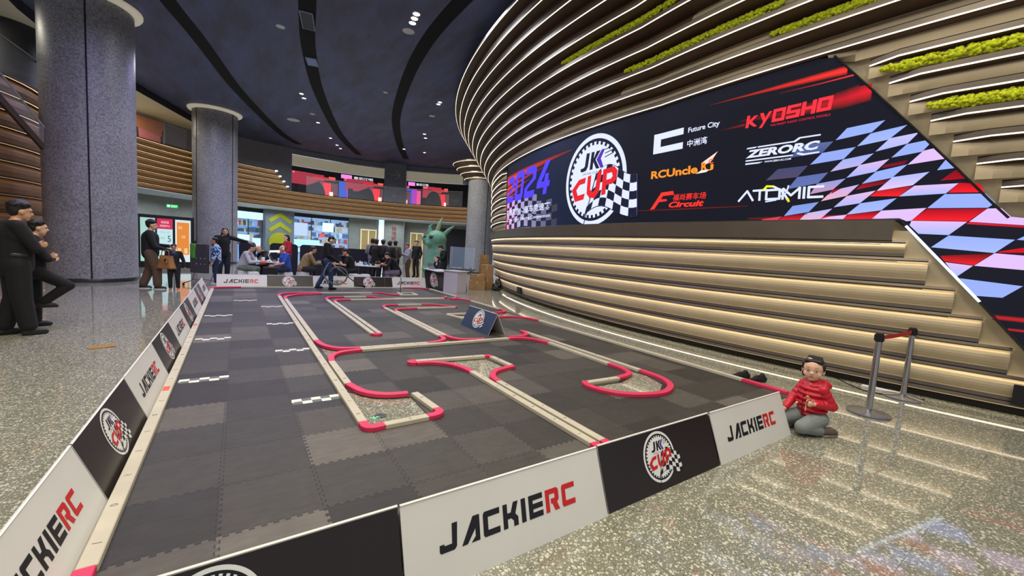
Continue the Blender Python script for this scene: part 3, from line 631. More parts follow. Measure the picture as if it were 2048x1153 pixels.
for (px, py, r, lab, nm) in [(817, 62, .17, 'round white ceiling speaker below the bright cluster of downlights', 'ceiling_speaker'), (561, 53, .12, 'round white ceiling sensor left of the middle ceiling slot', 'ceiling_sensor'), (587, 240, .30, 'large round white ceiling speaker beyond the grey columns', 'ceiling_speaker'), (771, 185, .09, 'small white ceiling sensor beside the right hand ceiling slot', 'ceiling_sensor'), (864, 232, .14, 'oval looking white ceiling speaker near the ringed drum', 'ceiling_speaker'), (625, 228, .12, 'white ceiling sensor behind the lit downlight near the middle slot', 'ceiling_sensor')]:
    fitting(px, py, r, False, lab, nm)
# fill lamps added under the gallery to brighten its back wall
for px in (300, 345, 420, 490, 560, 630, 700, 740, 790, 850):
    t = tz_(px, 11.9); p = Vector((5.2 + 11.9 * math.sin(t), 19 + 11.9 * math.cos(t), 3.26)); area('gallery_fill', p, .6, 38, (.72, .90, 1.0))
for x, y, w_ in ((-6.4, 22.5, 110), (-6.6, 17.0, 90), (-4.6, 26.5, 110)): area('upper_floor_fill', (x, y, 7.24), .8, w_, (1.0, .93, .78), spread=175)  # added lamps, brightening the upper left wall and soffit
# granite columns
def granite():
    m = bpy.data.materials.new('grey_granite'); m.use_nodes = True; nt = m.node_tree; N = nt.nodes; K = nt.links; b = N['Principled BSDF']
    tc = N.new('ShaderNodeTexCoord'); v = N.new('ShaderNodeTexNoise'); v.inputs['Scale'].default_value = 22; v.inputs['Detail'].default_value = 9; v.inputs['Roughness'].default_value = .8
    cr = N.new('ShaderNodeValToRGB'); cr.color_ramp.elements[0].position = .38; cr.color_ramp.elements[1].position = .64
    cr.color_ramp.elements[0].color = (.13, .13, .14, 1); cr.color_ramp.elements[1].color = (.50, .50, .52, 1)
    n2 = N.new('ShaderNodeTexNoise'); n2.inputs['Scale'].default_value = 1.3; mx = N.new('ShaderNodeMixRGB'); mx.blend_type = 'MULTIPLY'; mx.inputs[0].default_value = .35
    K.new(tc.outputs['Object'], v.inputs['Vector']); K.new(tc.outputs['Object'], n2.inputs['Vector']); K.new(v.outputs['Fac'], cr.inputs[0]); K.new(cr.outputs[0], mx.inputs[1]); K.new(n2.outputs['Fac'], mx.inputs[2]); K.new(mx.outputs[0], b.inputs['Base Color'])
    b.inputs['Roughness'].default_value = .42; return m
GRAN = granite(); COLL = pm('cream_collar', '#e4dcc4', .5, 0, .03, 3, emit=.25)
def column(x, y, r, top, joints, lab, collar=True):
    e = empty('column', (x, y, 0)); tag(e, lab, 'column')
    m_ = MB(); m_.lathe([(r, 0.1), (r, top)], n=72); m_.build('shaft', GRAN, e, auto=40)
    m_ = MB(); m_.lathe([(r + .004, 0), (r + .004, .10), (r, .105)], n=72); m_.build('plinth_band', pm('plinth_dark', '#26262a', .3), e, auto=40)
    az0 = math.atan2(-y, -x)
    for j in joints:
        a = az0 + math.radians(j); m_ = MB(); m_.box((r * math.cos(a) * .998, r * math.sin(a) * .998, top / 2 + .05), (.02, .032, top - .1), rz=a); m_.build('joint', GROV, e)
    if collar:
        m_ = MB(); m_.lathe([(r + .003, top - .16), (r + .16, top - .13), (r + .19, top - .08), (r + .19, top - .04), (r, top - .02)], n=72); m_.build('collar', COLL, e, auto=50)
    return e
column(-3.39, 16.33, .94, CEIL, [-3, 120], 'thick grey granite column at the left, nearest to the racing mat')
column(-.93, 26.0, .94, CEIL, [-52, 48], 'grey granite column behind the flight case, middle of the three')
column(13.25, 23.7, .93, 6.3, [22, -80], 'grey column beside the screen wall with the clear acrylic case', False)
# ---------------------------------------------------------------- curved atrium: gallery front, upper shops, ground shops
AC = (5.2, 19.0); AR = 10.4
def atp(t, R, z=0.0): return Vector((AC[0] + R * math.sin(t), AC[1] + R * math.cos(t), z))
def tz(px, py, R):
    p = on_circle(px, py, AC, R, True); return math.atan2(p.x - AC[0], p.y - AC[1]), p.z
GOLD = pm('gold_cladding', '#7f5e34', .5, .15, .08, 3); DKBR = pm('dark_bronze', '#3a2c22', .55, .2, .08, 3); COVE = led_mat('gallery_cove_strip', (1.0, .74, .42), 3.2)
GRM = [GOLD, DKBR, COVE, led_mat('rib_tip_light', (1, .9, .72), 4.0)]
def rib_sweep(mb, P, Nn, zt, zb, out=.10):
    prof = [(out * .5, zt + .01, 1), (out, zt - .01, 1), (out, zt - .05, 1), (out * .75, zt - .055, 2), (out * .45, zt - .055, 1), (.0, zt - .06, 0), (out * .55, zt - (zt - zb) * .45, 0), (out * .62, zt - (zt - zb) * .7, 0), (out * .35, zb + .01, 0)]
    n = len(prof); vs = []
    for p, q in zip(P, Nn): vs += [Vector((p.x, p.y, 0)) + q * o + Vector((0, 0, z)) for o, z, _ in prof]
    for i in range(len(P) - 1):
        for k in range(n - 1): mb.add([vs[i * n + k], vs[i * n + k + 1], vs[(i + 1) * n + k + 1], vs[(i + 1) * n + k]], [(0, 1, 2, 3)], prof[k][2])
gal = empty('wall_back'); struct(gal)
mb = MB(); T0, T1 = math.radians(-86), math.radians(52)
gz = [3.32 + .272 * k for k in range(9)]
for k in range(8):
    t1 = T1 if k < 4 else tz(574 - (k - 4) * 7.5, 375 - (k - 4) * 11, AR)[0]
    if k == 3: t1 = T1
    n = max(4, int((t1 - T0) / math.radians(2.2))); ts = [T0 + (t1 - T0) * i / n for i in range(n + 1)]
    rib_sweep(mb, [atp(t, AR) for t in ts], [Vector((-math.sin(t), -math.cos(t), 0)) for t in ts], gz[k + 1], gz[k], .12)
    if k >= 4: p = atp(t1, AR - .1, gz[k + 1] - .05); mb.box(p, (.12, .12, .06), 3)
mb.build('gallery_rib', GRM, gal, auto=40)
mb = MB()
for k in range(46):
    ta, tb = T0 + (T1 - T0) * k / 46, T0 + (T1 - T0) * (k + 1) / 46
    mb.add([atp(ta, AR - .02, 3.30), atp(tb, AR - .02, 3.30), atp(tb, 14.5, 3.30), atp(ta, 14.5, 3.30)], [(0, 1, 2, 3)])
mb.build('gallery_soffit', pm('pale_soffit', '#cfd4d8', .7, 0, .03, 3), gal)
mb = MB()
for k in range(46):
    ta, tb = T0 + (T1 - T0) * k / 46, T0 + (T1 - T0) * (k + 1) / 46
    mb.add([atp(ta, AR + .02, 4.40), atp(tb, AR + .02, 4.40), atp(tb, 14.5, 4.40), atp(ta, 14.5, 4.40)], [(0, 1, 2, 3)])
mb.build('gallery_floor', CONC, gal)
def cpanel(mb, t0, t1, z0, z1, R, mi=0, n=None):
    n = n or max(1, int(abs(t1 - t0) / math.radians(2)))
    for i in range(n):
        a, b = t0 + (t1 - t0) * i / n, t0 + (t1 - t0) * (i + 1) / n; mb.add([atp(a, R, z0), atp(b, R, z0), atp(b, R, z1), atp(a, R, z1)], [(0, 1, 2, 3)], mi)
RB = 13.6
def tb(px, R=RB): return tz(px, 380, R)[0]
mb = MB(); cpanel(mb, T0, tb(583), 4.40, CEIL, RB, 0); cpanel(mb, tb(768), tb(812), 4.40, CEIL, RB - .4, 0); cpanel(mb, tb(812), T1, 7.25, CEIL, RB, 0); cpanel(mb, tb(583), tb(768), 7.25, CEIL, RB, 0)
for a in (768, 812): mb.add([atp(tb(a), RB - .4, 4.4), atp(tb(a), RB + .3, 4.4), atp(tb(a), RB + .3, CEIL), atp(tb(a), RB - .4, CEIL)], [(0, 1, 2, 3)])
mb.build('upper_grey_wall', GREYP, gal)
mb = MB()
for a, b in ((583, 768), (812, 925)): cpanel(mb, tb(a), tb(b), 6.5, 7.2, RB, 0); 
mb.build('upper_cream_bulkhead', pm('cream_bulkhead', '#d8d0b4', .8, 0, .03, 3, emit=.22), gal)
mb = MB(); cpanel(mb, tb(583), tb(768), 4.40, 6.52, RB + .35); cpanel(mb, tb(812), T1, 4.40, 6.52, RB + .35); mb.build('upper_shop_front', pm('shop_black', '#0b0a0d', .4), gal)
# lit upper shop windows
def amap(R):
    return lambda u, v, g: atp(u / 13.6, R - .01 - g * 6, v)
def upper_shop(pxa, pxb, flip, lab):
    ua, ub = tb(pxa) * 13.6, tb(pxb) * 13.6; w = ub - ua; F = Flat(); z0 = 4.42
    q = lambda x0, y0, x1, y1: [(ua + w * x0, z0 + y0), (ua + w * x1, z0 + y0), (ua + w * x1, z0 + y1), (ua + w * x0, z0 + y1)]
    R1 = (.75, .03, .05); PK = (.9, .10, .28); BL = (.03, .10, .65); DK = (.012, .010, .014)
    for (x0, r0) in ((0, 0), (.55, 0)) if not flip else ((-.42, 0), (.28, 0)):
        X = lambda a: x0 + a * .45
        def rect(a, b, y0, y1, c, l=2):
            a, b = max(0, X(a)), min(1, X(b))
            if b > a: F.poly(q(a, y0, b, y1), c, l)
        rect(.0, .75, .9, 1.75, lambda u, v: (.40, .04, .07), 1); rect(.02, .5, 1.62, 1.76, (1.0, .16, .16)); rect(.2, .85, 1.42, 1.62, R1); rect(.86, 1.02, 1.45, 1.7, (.9, .12, .10))
        pts = [(X(.45) - .17 * math.cos(a) * .9, .25 + 1.2 * math.sin(a)) for a in [PI * i / 12 for i in range(13)]]
        pts = [(min(1, max(0, x)), y) for x, y in pts]; F.poly([(ua + w * x, z0 + y) for x, y in pts], DK, 4)
        rect(.62, .72, .3, 1.2, (.35, .05, .09), 3); rect(.74, .92, .35, 1.25, (.95, .03, .05), 3); rect(.93, 1.08, .4, 1.3, (.16, .05, .06), 3); rect(.88, .97, .25, .62, (1.6, .9, .8), 5); rect(.6, 1.1, 1.26, 1.31, DK, 5)
    bx = .50 if not flip else .0
    F.poly(q(bx, .35, bx + .09, 1.5), BL, 2); F.poly(q(bx + .09, .3, bx + .18, 1.5), (.45, .05, .5), 2); F.poly(q(bx + .18, .3, bx + .25, 1.4), PK, 2)
    if not flip: F.poly(q(bx + .10, .0, bx + .155, 1.05), DK, 6)
    F.poly(q(bx + .02, 1.74, bx + .14, 2.02), (.95, .28, .8), 3); F.text('音乐酒吧', (.85, .9, 1.0), ua + w * (bx + .16), z0 + 1.78, ua + w * (bx + .38), z0 + 1.97, 3, 0, .02)
    o = F.build('upper_shop_window', amap(RB + .33), SIGN); tag(o, lab, 'shop window')
upper_shop(585, 766, False, 'red lit shop windows on the upper gallery left of the arrow pillar'); upper_shop(813, 922, True, 'red lit shop windows on the upper gallery right of the arrow pillar')
# wayfinding pillar: arrow and marks
F = Flat(); ua, ub = tb(770) * 13.6, tb(811) * 13.6; w = ub - ua; GY = (.42, .43, .46)
za = 6.75; bar(F, [(ua + w * .28, za), (ua + w * .72, za)], .05, GY, 1); bar(F, [(ua + w * .52, za + .32), (ua + w * .73, za), (ua + w * .52, za - .34)], .05, GY, 1)
F.text('P2 北区', GY, ua + w * .22, 5.85, ua + w * .62, 6.02, 1); F.text('影院 餐饮', GY, ua + w * .22, 5.60, ua + w * .72, 5.78, 1)
F.poly([(ua + w * .47 + .2 * math.cos(a), 5.2 + .2 * math.sin(a)) for a in [2 * PI * i / 20 for i in range(20)]], (.22, .22, .24), 1)
for k in range(3): bar(F, [(ua + w * .40 + k * .09, 5.28), (ua + w * .42 + k * .09, 5.1)], .04, GY, 2)
tag(F.build('wayfinding_sign', lambda u, v, g: atp(u / 13.6, RB - .41 - g * 6, v), PRINT), 'pale right pointing arrow and wayfinding marks on the dark upper pillar', 'sign')
# balustrade of the gallery
GLS = pm('clear_glass', '#dfe8ee', .05, 0, .02, 2, alpha=.10); STEEL = pm('brushed_steel', '#9a9a9c', .3, .9, .05, 20, stretch=(1, 1, .1))
bal = empty('glass_balustrade', atp(0, AR)); tag(bal, 'clear glass balustrade with thin handrail along the upper gallery', 'balustrade')
off = Matrix.Translation(-bal.location)
m_ = MB(); cpanel(m_, tb(585), math.radians(48), 4.45, 5.45, AR + .1); m_.v = [off @ v for v in m_.v]; m_.build('glass_panel', GLS, bal)
m_ = MB(); m_.tube([off @ atp(tb(583) + (math.radians(48) - tb(583)) * i / 30, AR + .1, 5.48) for i in range(31)], .022, 6); m_.build('handrail', STEEL, bal)
bal2 = empty('glass_balustrade', atp(-1.3, AR)); tag(bal2, 'clear glass balustrade in front of the pink mural on the upper floor', 'balustrade'); off = Matrix.Translation(-bal2.location)
ta_, tb_ = math.radians(-84), tz(376, 260, AR)[0]
m_ = MB(); cpanel(m_, ta_, tb_, 5.6, 6.45, AR + .1); m_.v = [off @ v for v in m_.v]; m_.build('glass_panel', GLS, bal2)
m_ = MB(); m_.tube([off @ atp(ta_ + (tb_ - ta_) * i / 16, AR + .1, 6.48) for i in range(17)], .025, 6); m_.build('handrail', STEEL, bal2)
for i in range(4):
    t = ta_ + (tb_ - ta_) * (i + .4) / 4; m_ = MB(); m_.box(off @ atp(t, AR + .1, 6.0), (.04, .04, .95)); m_.build('post', STEEL, bal2)
# upper left: mural wall, grey wall
mb = MB(); cpanel(mb, math.radians(-95), math.radians(-52), 4.4, 7.3, 13.0); mb.build('upper_left_wall', CONC, gal)
F = Flat(); u0, u1 = tz(268, 260, 12.9)[0] * 13.6, tz(329, 260, 12.9)[0] * 13.6; w = u1 - u0
q = lambda pts: [(u0 + w * x, 5.0 + 2.15 * y) for x, y in pts]
F.poly(q([(0, 0), (1, 0), (1, 1), (0, 1)]), lin('#c06a68'), 1); F.poly(q([(0, .72), (1, .62), (1, 1), (0, 1)]), lin('#a8652f'), 2)
for k in range(7): F.poly(q([(.1 + k * .13, .45 + .05 * (k % 3)), (.16 + k * .13, .47), (.13 + k * .14, .78), (.07 + k * .13, .70)]), lin('#1d1613'), 3)
F.poly(q([(.02, .3), (.14, .32), (.2, .45), (.06, .5)]), lin('#231a18'), 3); F.poly(q([(.55, .5), (.78, .5), (.74, .62), (.6, .64)]), lin('#2a1d1a'), 3)
tag(F.build('wall_mural', lambda u, v, g: atp(u / 13.6, 12.93 - g * 5, v), PRINT), 'pink and orange painted mural with dark strokes on the upper left wall', 'mural')
mb = MB(); cpanel(mb, tz(333, 280, 12.8)[0], tz(362, 280, 12.8)[0], 4.9, 5.75, 12.85, n=2)
tag(mb.build('notice_board', pm('board_white', '#c9c7bd', .6)), 'pale notice board on the grey upper wall right of the mural', 'board')
# left ribbed wall with stair beyond the column
lw = empty('wall_left'); struct(lw)
LP = [Vector((-9.6, 6.5, 0)), Vector((-7.6, 10.8, 0)), Vector((-5.9, 14.3, 0)), Vector((-4.9, 17.0, 0)), Vector((-4.95, 19.6, 0)), atp(T0, AR)]; LP = spline(LP, 6)
LN = []
for i, p in enumerate(LP):
    t = (LP[min(i + 1, len(LP) - 1)] - LP[max(i - 1, 0)]).normalized(); LN.append(Vector((t.y, -t.x, 0)))
mb = MB()
for k in range(12): rib_sweep(mb, LP, LN, .1 + .43 * (k + 1), .1 + .43 * k, .16)
mb.build('left_rib', [pm('copper_cladding', '#85603c', .5, .2, .1, 3), DKBR, led_mat('weak_cove_strip', (1.0, .66, .36), .9)], lw, auto=40)
mb = MB()
for i in range(len(LP) - 1): mb.add([LP[i], LP[i + 1], LP[i + 1] + Vector((0, 0, 5.3)), LP[i] + Vector((0, 0, 5.3))], [(0, 1, 2, 3)])
mb.build('left_backing', DKBR, lw)
# stair flank with slanted balustrade in front of the ribs at the far left
st = empty('stair_balustrade', (-4.6, 14.6, 0)); tag(st, 'slanting glass stair balustrade with dark stringer at the far left', 'balustrade')
def onl(px, py, D):
    d = ray(px, py); return EYE + d * (D / math.hypot(d.x, d.y)) - st.location
a, b, c_, d_ = onl(-40, 140, 15.0), onl(88, 287, 15.3), onl(88, 255, 15.3), onl(-40, 95, 15.0)
m_ = MB(); m_.add([a, b, c_, d_], [(0, 1, 2, 3)]); m_.build('glass_panel', GLS, st)
m_ = MB(); m_.tube([c_, d_], .02, 6); m_.build('handrail', STEEL, st)
m_ = MB(); e1_, e2_ = onl(-40, 158, 15.02), onl(88, 300, 15.32); m_.add([a, b, e2_, e1_] + [v + Vector((-.06, .02, 0)) for v in (a, b, e2_, e1_)], [(0, 1, 2, 3), (7, 6, 5, 4), (0, 4, 5, 1), (1, 5, 6, 2), (2, 6, 7, 3), (3, 7, 4, 0)]); m_.build('stringer', DKBR, st)
# upper left: dark column, lit wall and balustrade posts above the ribs
m_ = MB(); m_.lathe([(.75, 5.4), (.75, 7.3)], c=(-5.75, 19.2, 0), n=40); tag(m_.build('column', pm('dark_column', '#2c2b2d', .5), auto=40), 'dark round column on the upper floor at the top left corner', 'column')
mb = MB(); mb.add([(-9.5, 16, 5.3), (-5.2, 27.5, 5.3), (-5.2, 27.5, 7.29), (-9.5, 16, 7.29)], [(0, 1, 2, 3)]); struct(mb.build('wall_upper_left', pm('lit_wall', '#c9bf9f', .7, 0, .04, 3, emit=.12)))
bal3 = empty('glass_balustrade', (-5.2, 16.4, 5.3)); tag(bal3, 'level glass balustrade with steel posts on the upper floor at the far left', 'balustrade')
P3 = [Vector((-1.2, -2.6, 0)), Vector((0, 0, 0)), Vector((.25, 3.4, 0))]
m_ = MB()
for i in range(2): m_.add([P3[i], P3[i + 1], P3[i + 1] + Vector((0, 0, 1.0)), P3[i] + Vector((0, 0, 1.0))], [(0, 1, 2, 3)])
m_.build('glass_panel', GLS, bal3); m_ = MB(); m_.tube([p + Vector((0, 0, 1.05)) for p in P3], .025, 6); m_.build('handrail', STEEL, bal3)
for p in (Vector((-.25, -.6, .5)), Vector((0, 0, .55))): m_ = MB(); m_.box(p, (.05, .05, 1.1)); m_.build('post', STEEL, bal3)
# ground floor frontage under the gallery
RS_ = 13.5
def ts(px): return tz(px, 470, RS_)[0]
mb = MB(); cpanel(mb, T0, ts(468), 0, 3.3, RS_, 0); cpanel(mb, ts(525), ts(584), 0, 3.3, RS_ - .5, 1); cpanel(mb, ts(697), ts(757), 0, 3.3, RS_, 0); cpanel(mb, ts(808), T1, 0, 3.3, RS_, 0); cpanel(mb, ts(768), ts(809), 0, 3.3, RS_ - .6, 0)
for a in (525, 584): mb.add([atp(ts(a), RS_ - .5, 0), atp(ts(a), RS_ + .6, 0), atp(ts(a), RS_ + .6, 3.3), atp(ts(a), RS_ - .5, 3.3)], [(0, 1, 2, 3)], 1)
mb.build('ground_wall', [CONC, pm('blue_grey_pillar', '#6f747c', .6, 0, .05, 3)], gal)
mb = MB(); cpanel(mb, ts(757), ts(768), 0, 3.3, RS_ - .3, n=1); mb.build('lit_pillar', led_mat('pale_blue_lightbox', (.62, .85, 1.0), .9), gal)
# yellow chevrons on the pillar
F = Flat(); uc = (ts(531) + ts(579)) / 2 * 13.5; YL = lin('#a3a01f')
for k in range(2):
    z = 2.62 - k * .62; bar(F, [(uc - .62, z - .05), (uc, z + .38), (uc + .62, z - .05)], .26, YL, 1)
F.poly([(uc - .72 + 1.44 * 0, .95)] + [(uc + .72 * math.cos(a), 1.2 + .62 * math.sin(a)) for a in [PI - PI * i / 16 for i in range(17)]] + [(uc + .72, .95)], YL, 1)
F.text('欢乐', (.05, .05, .04), uc - .2, 1.46, uc + .2, 1.62, 2); F.text('HAPPY MARKET', (.03, .03, .03), uc - .55, 1.2, uc + .55, 1.36, 2, 0, .02)
for k in range(3): F.text('全场满减 满二百减', (.05, .05, .03), uc - .3, 1.08 - k * .1, uc + .3, 1.14 - k * .1, 2)
tag(F.build('chevron_poster', lambda u, v, g: atp(u / 13.5, RS_ - .52 - g * 5, v), PRINT), 'yellow chevron arrows and round poster on the blue grey pillar', 'poster')
F = Flat(); uc = (ts(768) + ts(809)) / 2 * 13.5
for k, c in enumerate('囍福安'): F.text(c, (.30, .04, .04), uc - .18, 2.55 - k * .36, uc + .18, 2.85 - k * .36, 1)
tag(F.build('red_character_sign', lambda u, v, g: atp(u / 13.5, RS_ - .62 - g * 5, v), PRINT), 'column of faint red characters on the brown grey pillar near the crowd', 'sign')
# doors
for (a, b, lab) in ((722, 752, 'door_1'), (822, 846, 'door_2')):
    e = empty(lab, atp((ts(a) + ts(b)) / 2, RS_)); struct(e); off = Matrix.Translation(-e.location)
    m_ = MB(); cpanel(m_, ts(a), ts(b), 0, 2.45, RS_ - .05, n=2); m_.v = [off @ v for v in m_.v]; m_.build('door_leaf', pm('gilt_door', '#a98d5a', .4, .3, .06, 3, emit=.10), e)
    m_ = MB()
    for t in (ts(a), ts(b), (ts(a) + ts(b)) / 2): m_.box(off @ atp(t, RS_ - .08, 1.22), (.09, .05, 2.45), rz=-t)
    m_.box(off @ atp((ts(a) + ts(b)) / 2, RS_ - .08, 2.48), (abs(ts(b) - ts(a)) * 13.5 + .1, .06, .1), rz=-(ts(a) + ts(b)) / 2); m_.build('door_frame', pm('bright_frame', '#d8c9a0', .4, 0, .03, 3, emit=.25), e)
# lit shops with goods on shelves
def shop(pa, pb, lab, seed, base, sign, tint):
    rnd = random.Random(seed); ta, tb2 = ts(pa), ts(pb); tc_ = (ta + tb2) / 2; e = empty('shop_display', atp(tc_, RS_ + .5)); tag(e, lab, 'shop'); off = Matrix.Translation(-e.location)
    m_ = MB(); cpanel(m_, ta, tb2, 0.0, 3.28, RS_ + .75); m_.v = [off @ v for v in m_.v]; m_.build('back_panel', led_mat('shop_back_%d' % seed, base, .62), e)
    W = (tb2 - ta) * 13.5; cols = max(2, int(W / .95))
    for r in range(6):
        m_ = MB(); z = .45 + r * .42
        for i in range(10):
            t0_, t1_ = ta + (tb2 - ta) * i / 10, ta + (tb2 - ta) * (i + 1) / 10; m_.add([off @ atp(t0_, RS_ + .74, z), off @ atp(t1_, RS_ + .74, z), off @ atp(t1_, RS_ + .35, z), off @ atp(t0_, RS_ + .35, z), off @ atp(t1_, RS_ + .35, z - .03), off @ atp(t0_, RS_ + .35, z - .03)], [(0, 1, 2, 3), (3, 2, 4, 5)])
        m_.build('shelf', pm('shelf_white', '#c9d6e0', .4), e)
    m_ = MB(); cm = ['#1b2a55', '#e8eef5', '#3565b8', '#c22f3a', '#d9c9a0', '#222831', '#6fb0d8', '#f2f6ff', '#394a78']
    for r in range(6):
        t = ta + .004
        while t < tb2 - .006:
            w = .07 + rnd.random() * .22; h = .16 + rnd.random() * .22; c = off @ atp(t + w / 27, RS_ + .52, .45 + r * .42 + h / 2 + .002)
            if rnd.random() < .95: m_.box(c, (w * .9, .2, h), rnd.randrange(len(cm)), rz=-t)
            t += w / 13.5
    g = m_.build('goods', [pm('goods_' + c[1:], c, .4, 0, .1, 4, emit=.12) for c in cm], e); g['kind'] = 'stuff'
    m_ = MB()
    for i in range(cols + 1): m_.box(off @ atp(ta + (tb2 - ta) * i / cols, RS_ + .05, 1.6), (.05, .05, 3.2), rz=-(ta + (tb2 - ta) * i / cols))
    m_.build('mullion', pm('mullion_dark', '#3a4048', .4, .3), e)
    m_ = MB(); cpanel(m_, ta, tb2, 3.02, 3.28, RS_ - .02); m_.v = [off @ v for v in m_.v]; m_.build('header', pm('shop_header', '#101219', .4), e)
    m_ = MB(); cpanel(m_, ta, tb2, .02, 3.2, RS_ + .03); m_.v = [off @ v for v in m_.v]; m_.build('glass_panel', GLS, e)
    F = Flat()
    for (x, z, w, h, c, txt, tc2) in sign:
        u = (ta + (tb2 - ta) * x) * 13.5; F.poly([(u, z), (u + w, z), (u + w, z + h), (u, z + h)], c, 1)
        if txt: F.text(txt, tc2, u + w * .12, z + h * .2, u + w * .88, z + h * .8, 2, 0, .015)
    F.build('lit_sign', lambda u, v, g: off @ atp(u / 13.5, RS_ - .06 - g * 5, v), SIGN, e)
    return e
shop(468, 525, 'blue lit toy shop with tall shelves left of the chevron pillar', 3, (.10, .36, .95), [(.03, 2.55, 1.6, .45, (.75, 1.15, 1.1), '空间', (.1, .3, .4)), (.02, 1.15, .42, .38, (.8, 1.1, 1.2), None, WHT), (.27, 1.15, .42, .38, (.8, 1.1, 1.2), None, WHT), (.62, .85, .5, .5, (.7, .95, 1.2), None, WHT), (.6, .75, .5, .2, (1.1, .6, .65), None, WHT)], 0)
shop(584, 697, 'bright glass fronted shop with loaded shelves right of the chevron pillar', 8, (.26, .50, .95), [(.01, .95, 1.75, .5, (.55, .95, 1.15), 'SmileWorld', (.35, .08, .25)), (.02, 1.7, .9, .9, (.55, .70, .95), None, WHT), (.52, 2.1, .75, .65, (.9, 1.2, 1.25), None, WHT), (.47, 1.7, .35, .25, (.9, .12, .12), None, WHT), (.06, .55, .6, .3, (.6, 1.0, 1.2), None, WHT), (.2, .55, .6, .3, (.6, 1.0, 1.2), None, WHT), (.4, .75, .5, .4, (1.1, .95, .6), None, WHT)], 0)
# dark streaked mural wall behind the sculpture
F = Flat(); u0, u1 = ts(875) * 13.5, ts(935) * 13.5
F.poly([(u0, .0), (u1, .0), (u1, 3.0), (u0, 3.0)], lin('#1d1a22'), 1)
rr = random.Random(5)
for k in range(46):
    z = .4 + 2.3 * rr.random(); x = u0 + (u1 - u0) * rr.random() * .7; L = .6 + 1.4 * rr.random(); F.poly([(x, z), (min(u1, x + L), z - L * .22), (min(u1, x + L), z - L * .22 + .012), (x, z + .02)], lin('#54495a'), 2)
tag(F.build('dark_mural', lambda u, v, g: atp(u / 13.5, RS_ - .03 - g * 5, v), PRINT), 'dark mural of thin slanting streaks behind the rabbit sculpture', 'mural')
# ceiling lines and exit sign under the gallery at left
e = empty('exit_sign', on_circle(345, 413, AC, 11.6, True)); tag(e, 'small green lit exit sign hanging under the gallery', 'sign')
m_ = MB(); m_.box((0, 0, 0), (.52, .06, .2)); m_.build('box', pm('sign_case', '#1c2a22', .5), e, )
F = Flat(); F.poly([(-.24, -.085), (.24, -.085), (.24, .085), (-.24, .085)], (.02, .62, .16), 1); F.text('EXIT', (.9, 1.1, .9), -.04, -.05, .2, .05, 2, 0, .02); F.poly([(-.2, -.05), (-.1, -.05), (-.1, .06), (-.2, .06)], (.9, 1.1, .9), 2)
F.build('face', lambda u, v, g: Vector((u, -.031 - g, v)), SIGN, e)
m_ = MB(); m_.tube([(0, 0, .1), (0, 0, 3.3 - e.location.z)], .01, 6); m_.build('drop_rod', STEEL, e)
e.rotation_euler = (0, 0, -.12)
# rings over the far column: the end of the drum's soffit
mb = MB()
for k in range(4):
    r0, r1, z = 1.30 + .26 * k, 1.12 + .26 * k, 6.02 + .30 * k; n = 40
    prof = [(r0 - .02, z + .10, 3), (r0, z + .09, 1), (r0 + .01, z + .012, 4), (r0 - .01, z, 2), (r1 - .12, z - .2, 2)]
    c = Vector((13.45, 23.9, 0)); L = len(prof)
    vs = [c + Vector((r * math.cos(2 * PI * i / n), r * math.sin(2 * PI * i / n), zz)) for i in range(n) for r, zz, _ in prof]
    for i in range(n):
        for j in range(L - 1): q = (i + 1) % n; mb.add([vs[i * L + j], vs[i * L + j + 1], vs[q * L + j + 1], vs[q * L + j]], [(0, 1, 2, 3)], prof[j][2])
struct(mb.build('trim_5', RIBM, auto=40))
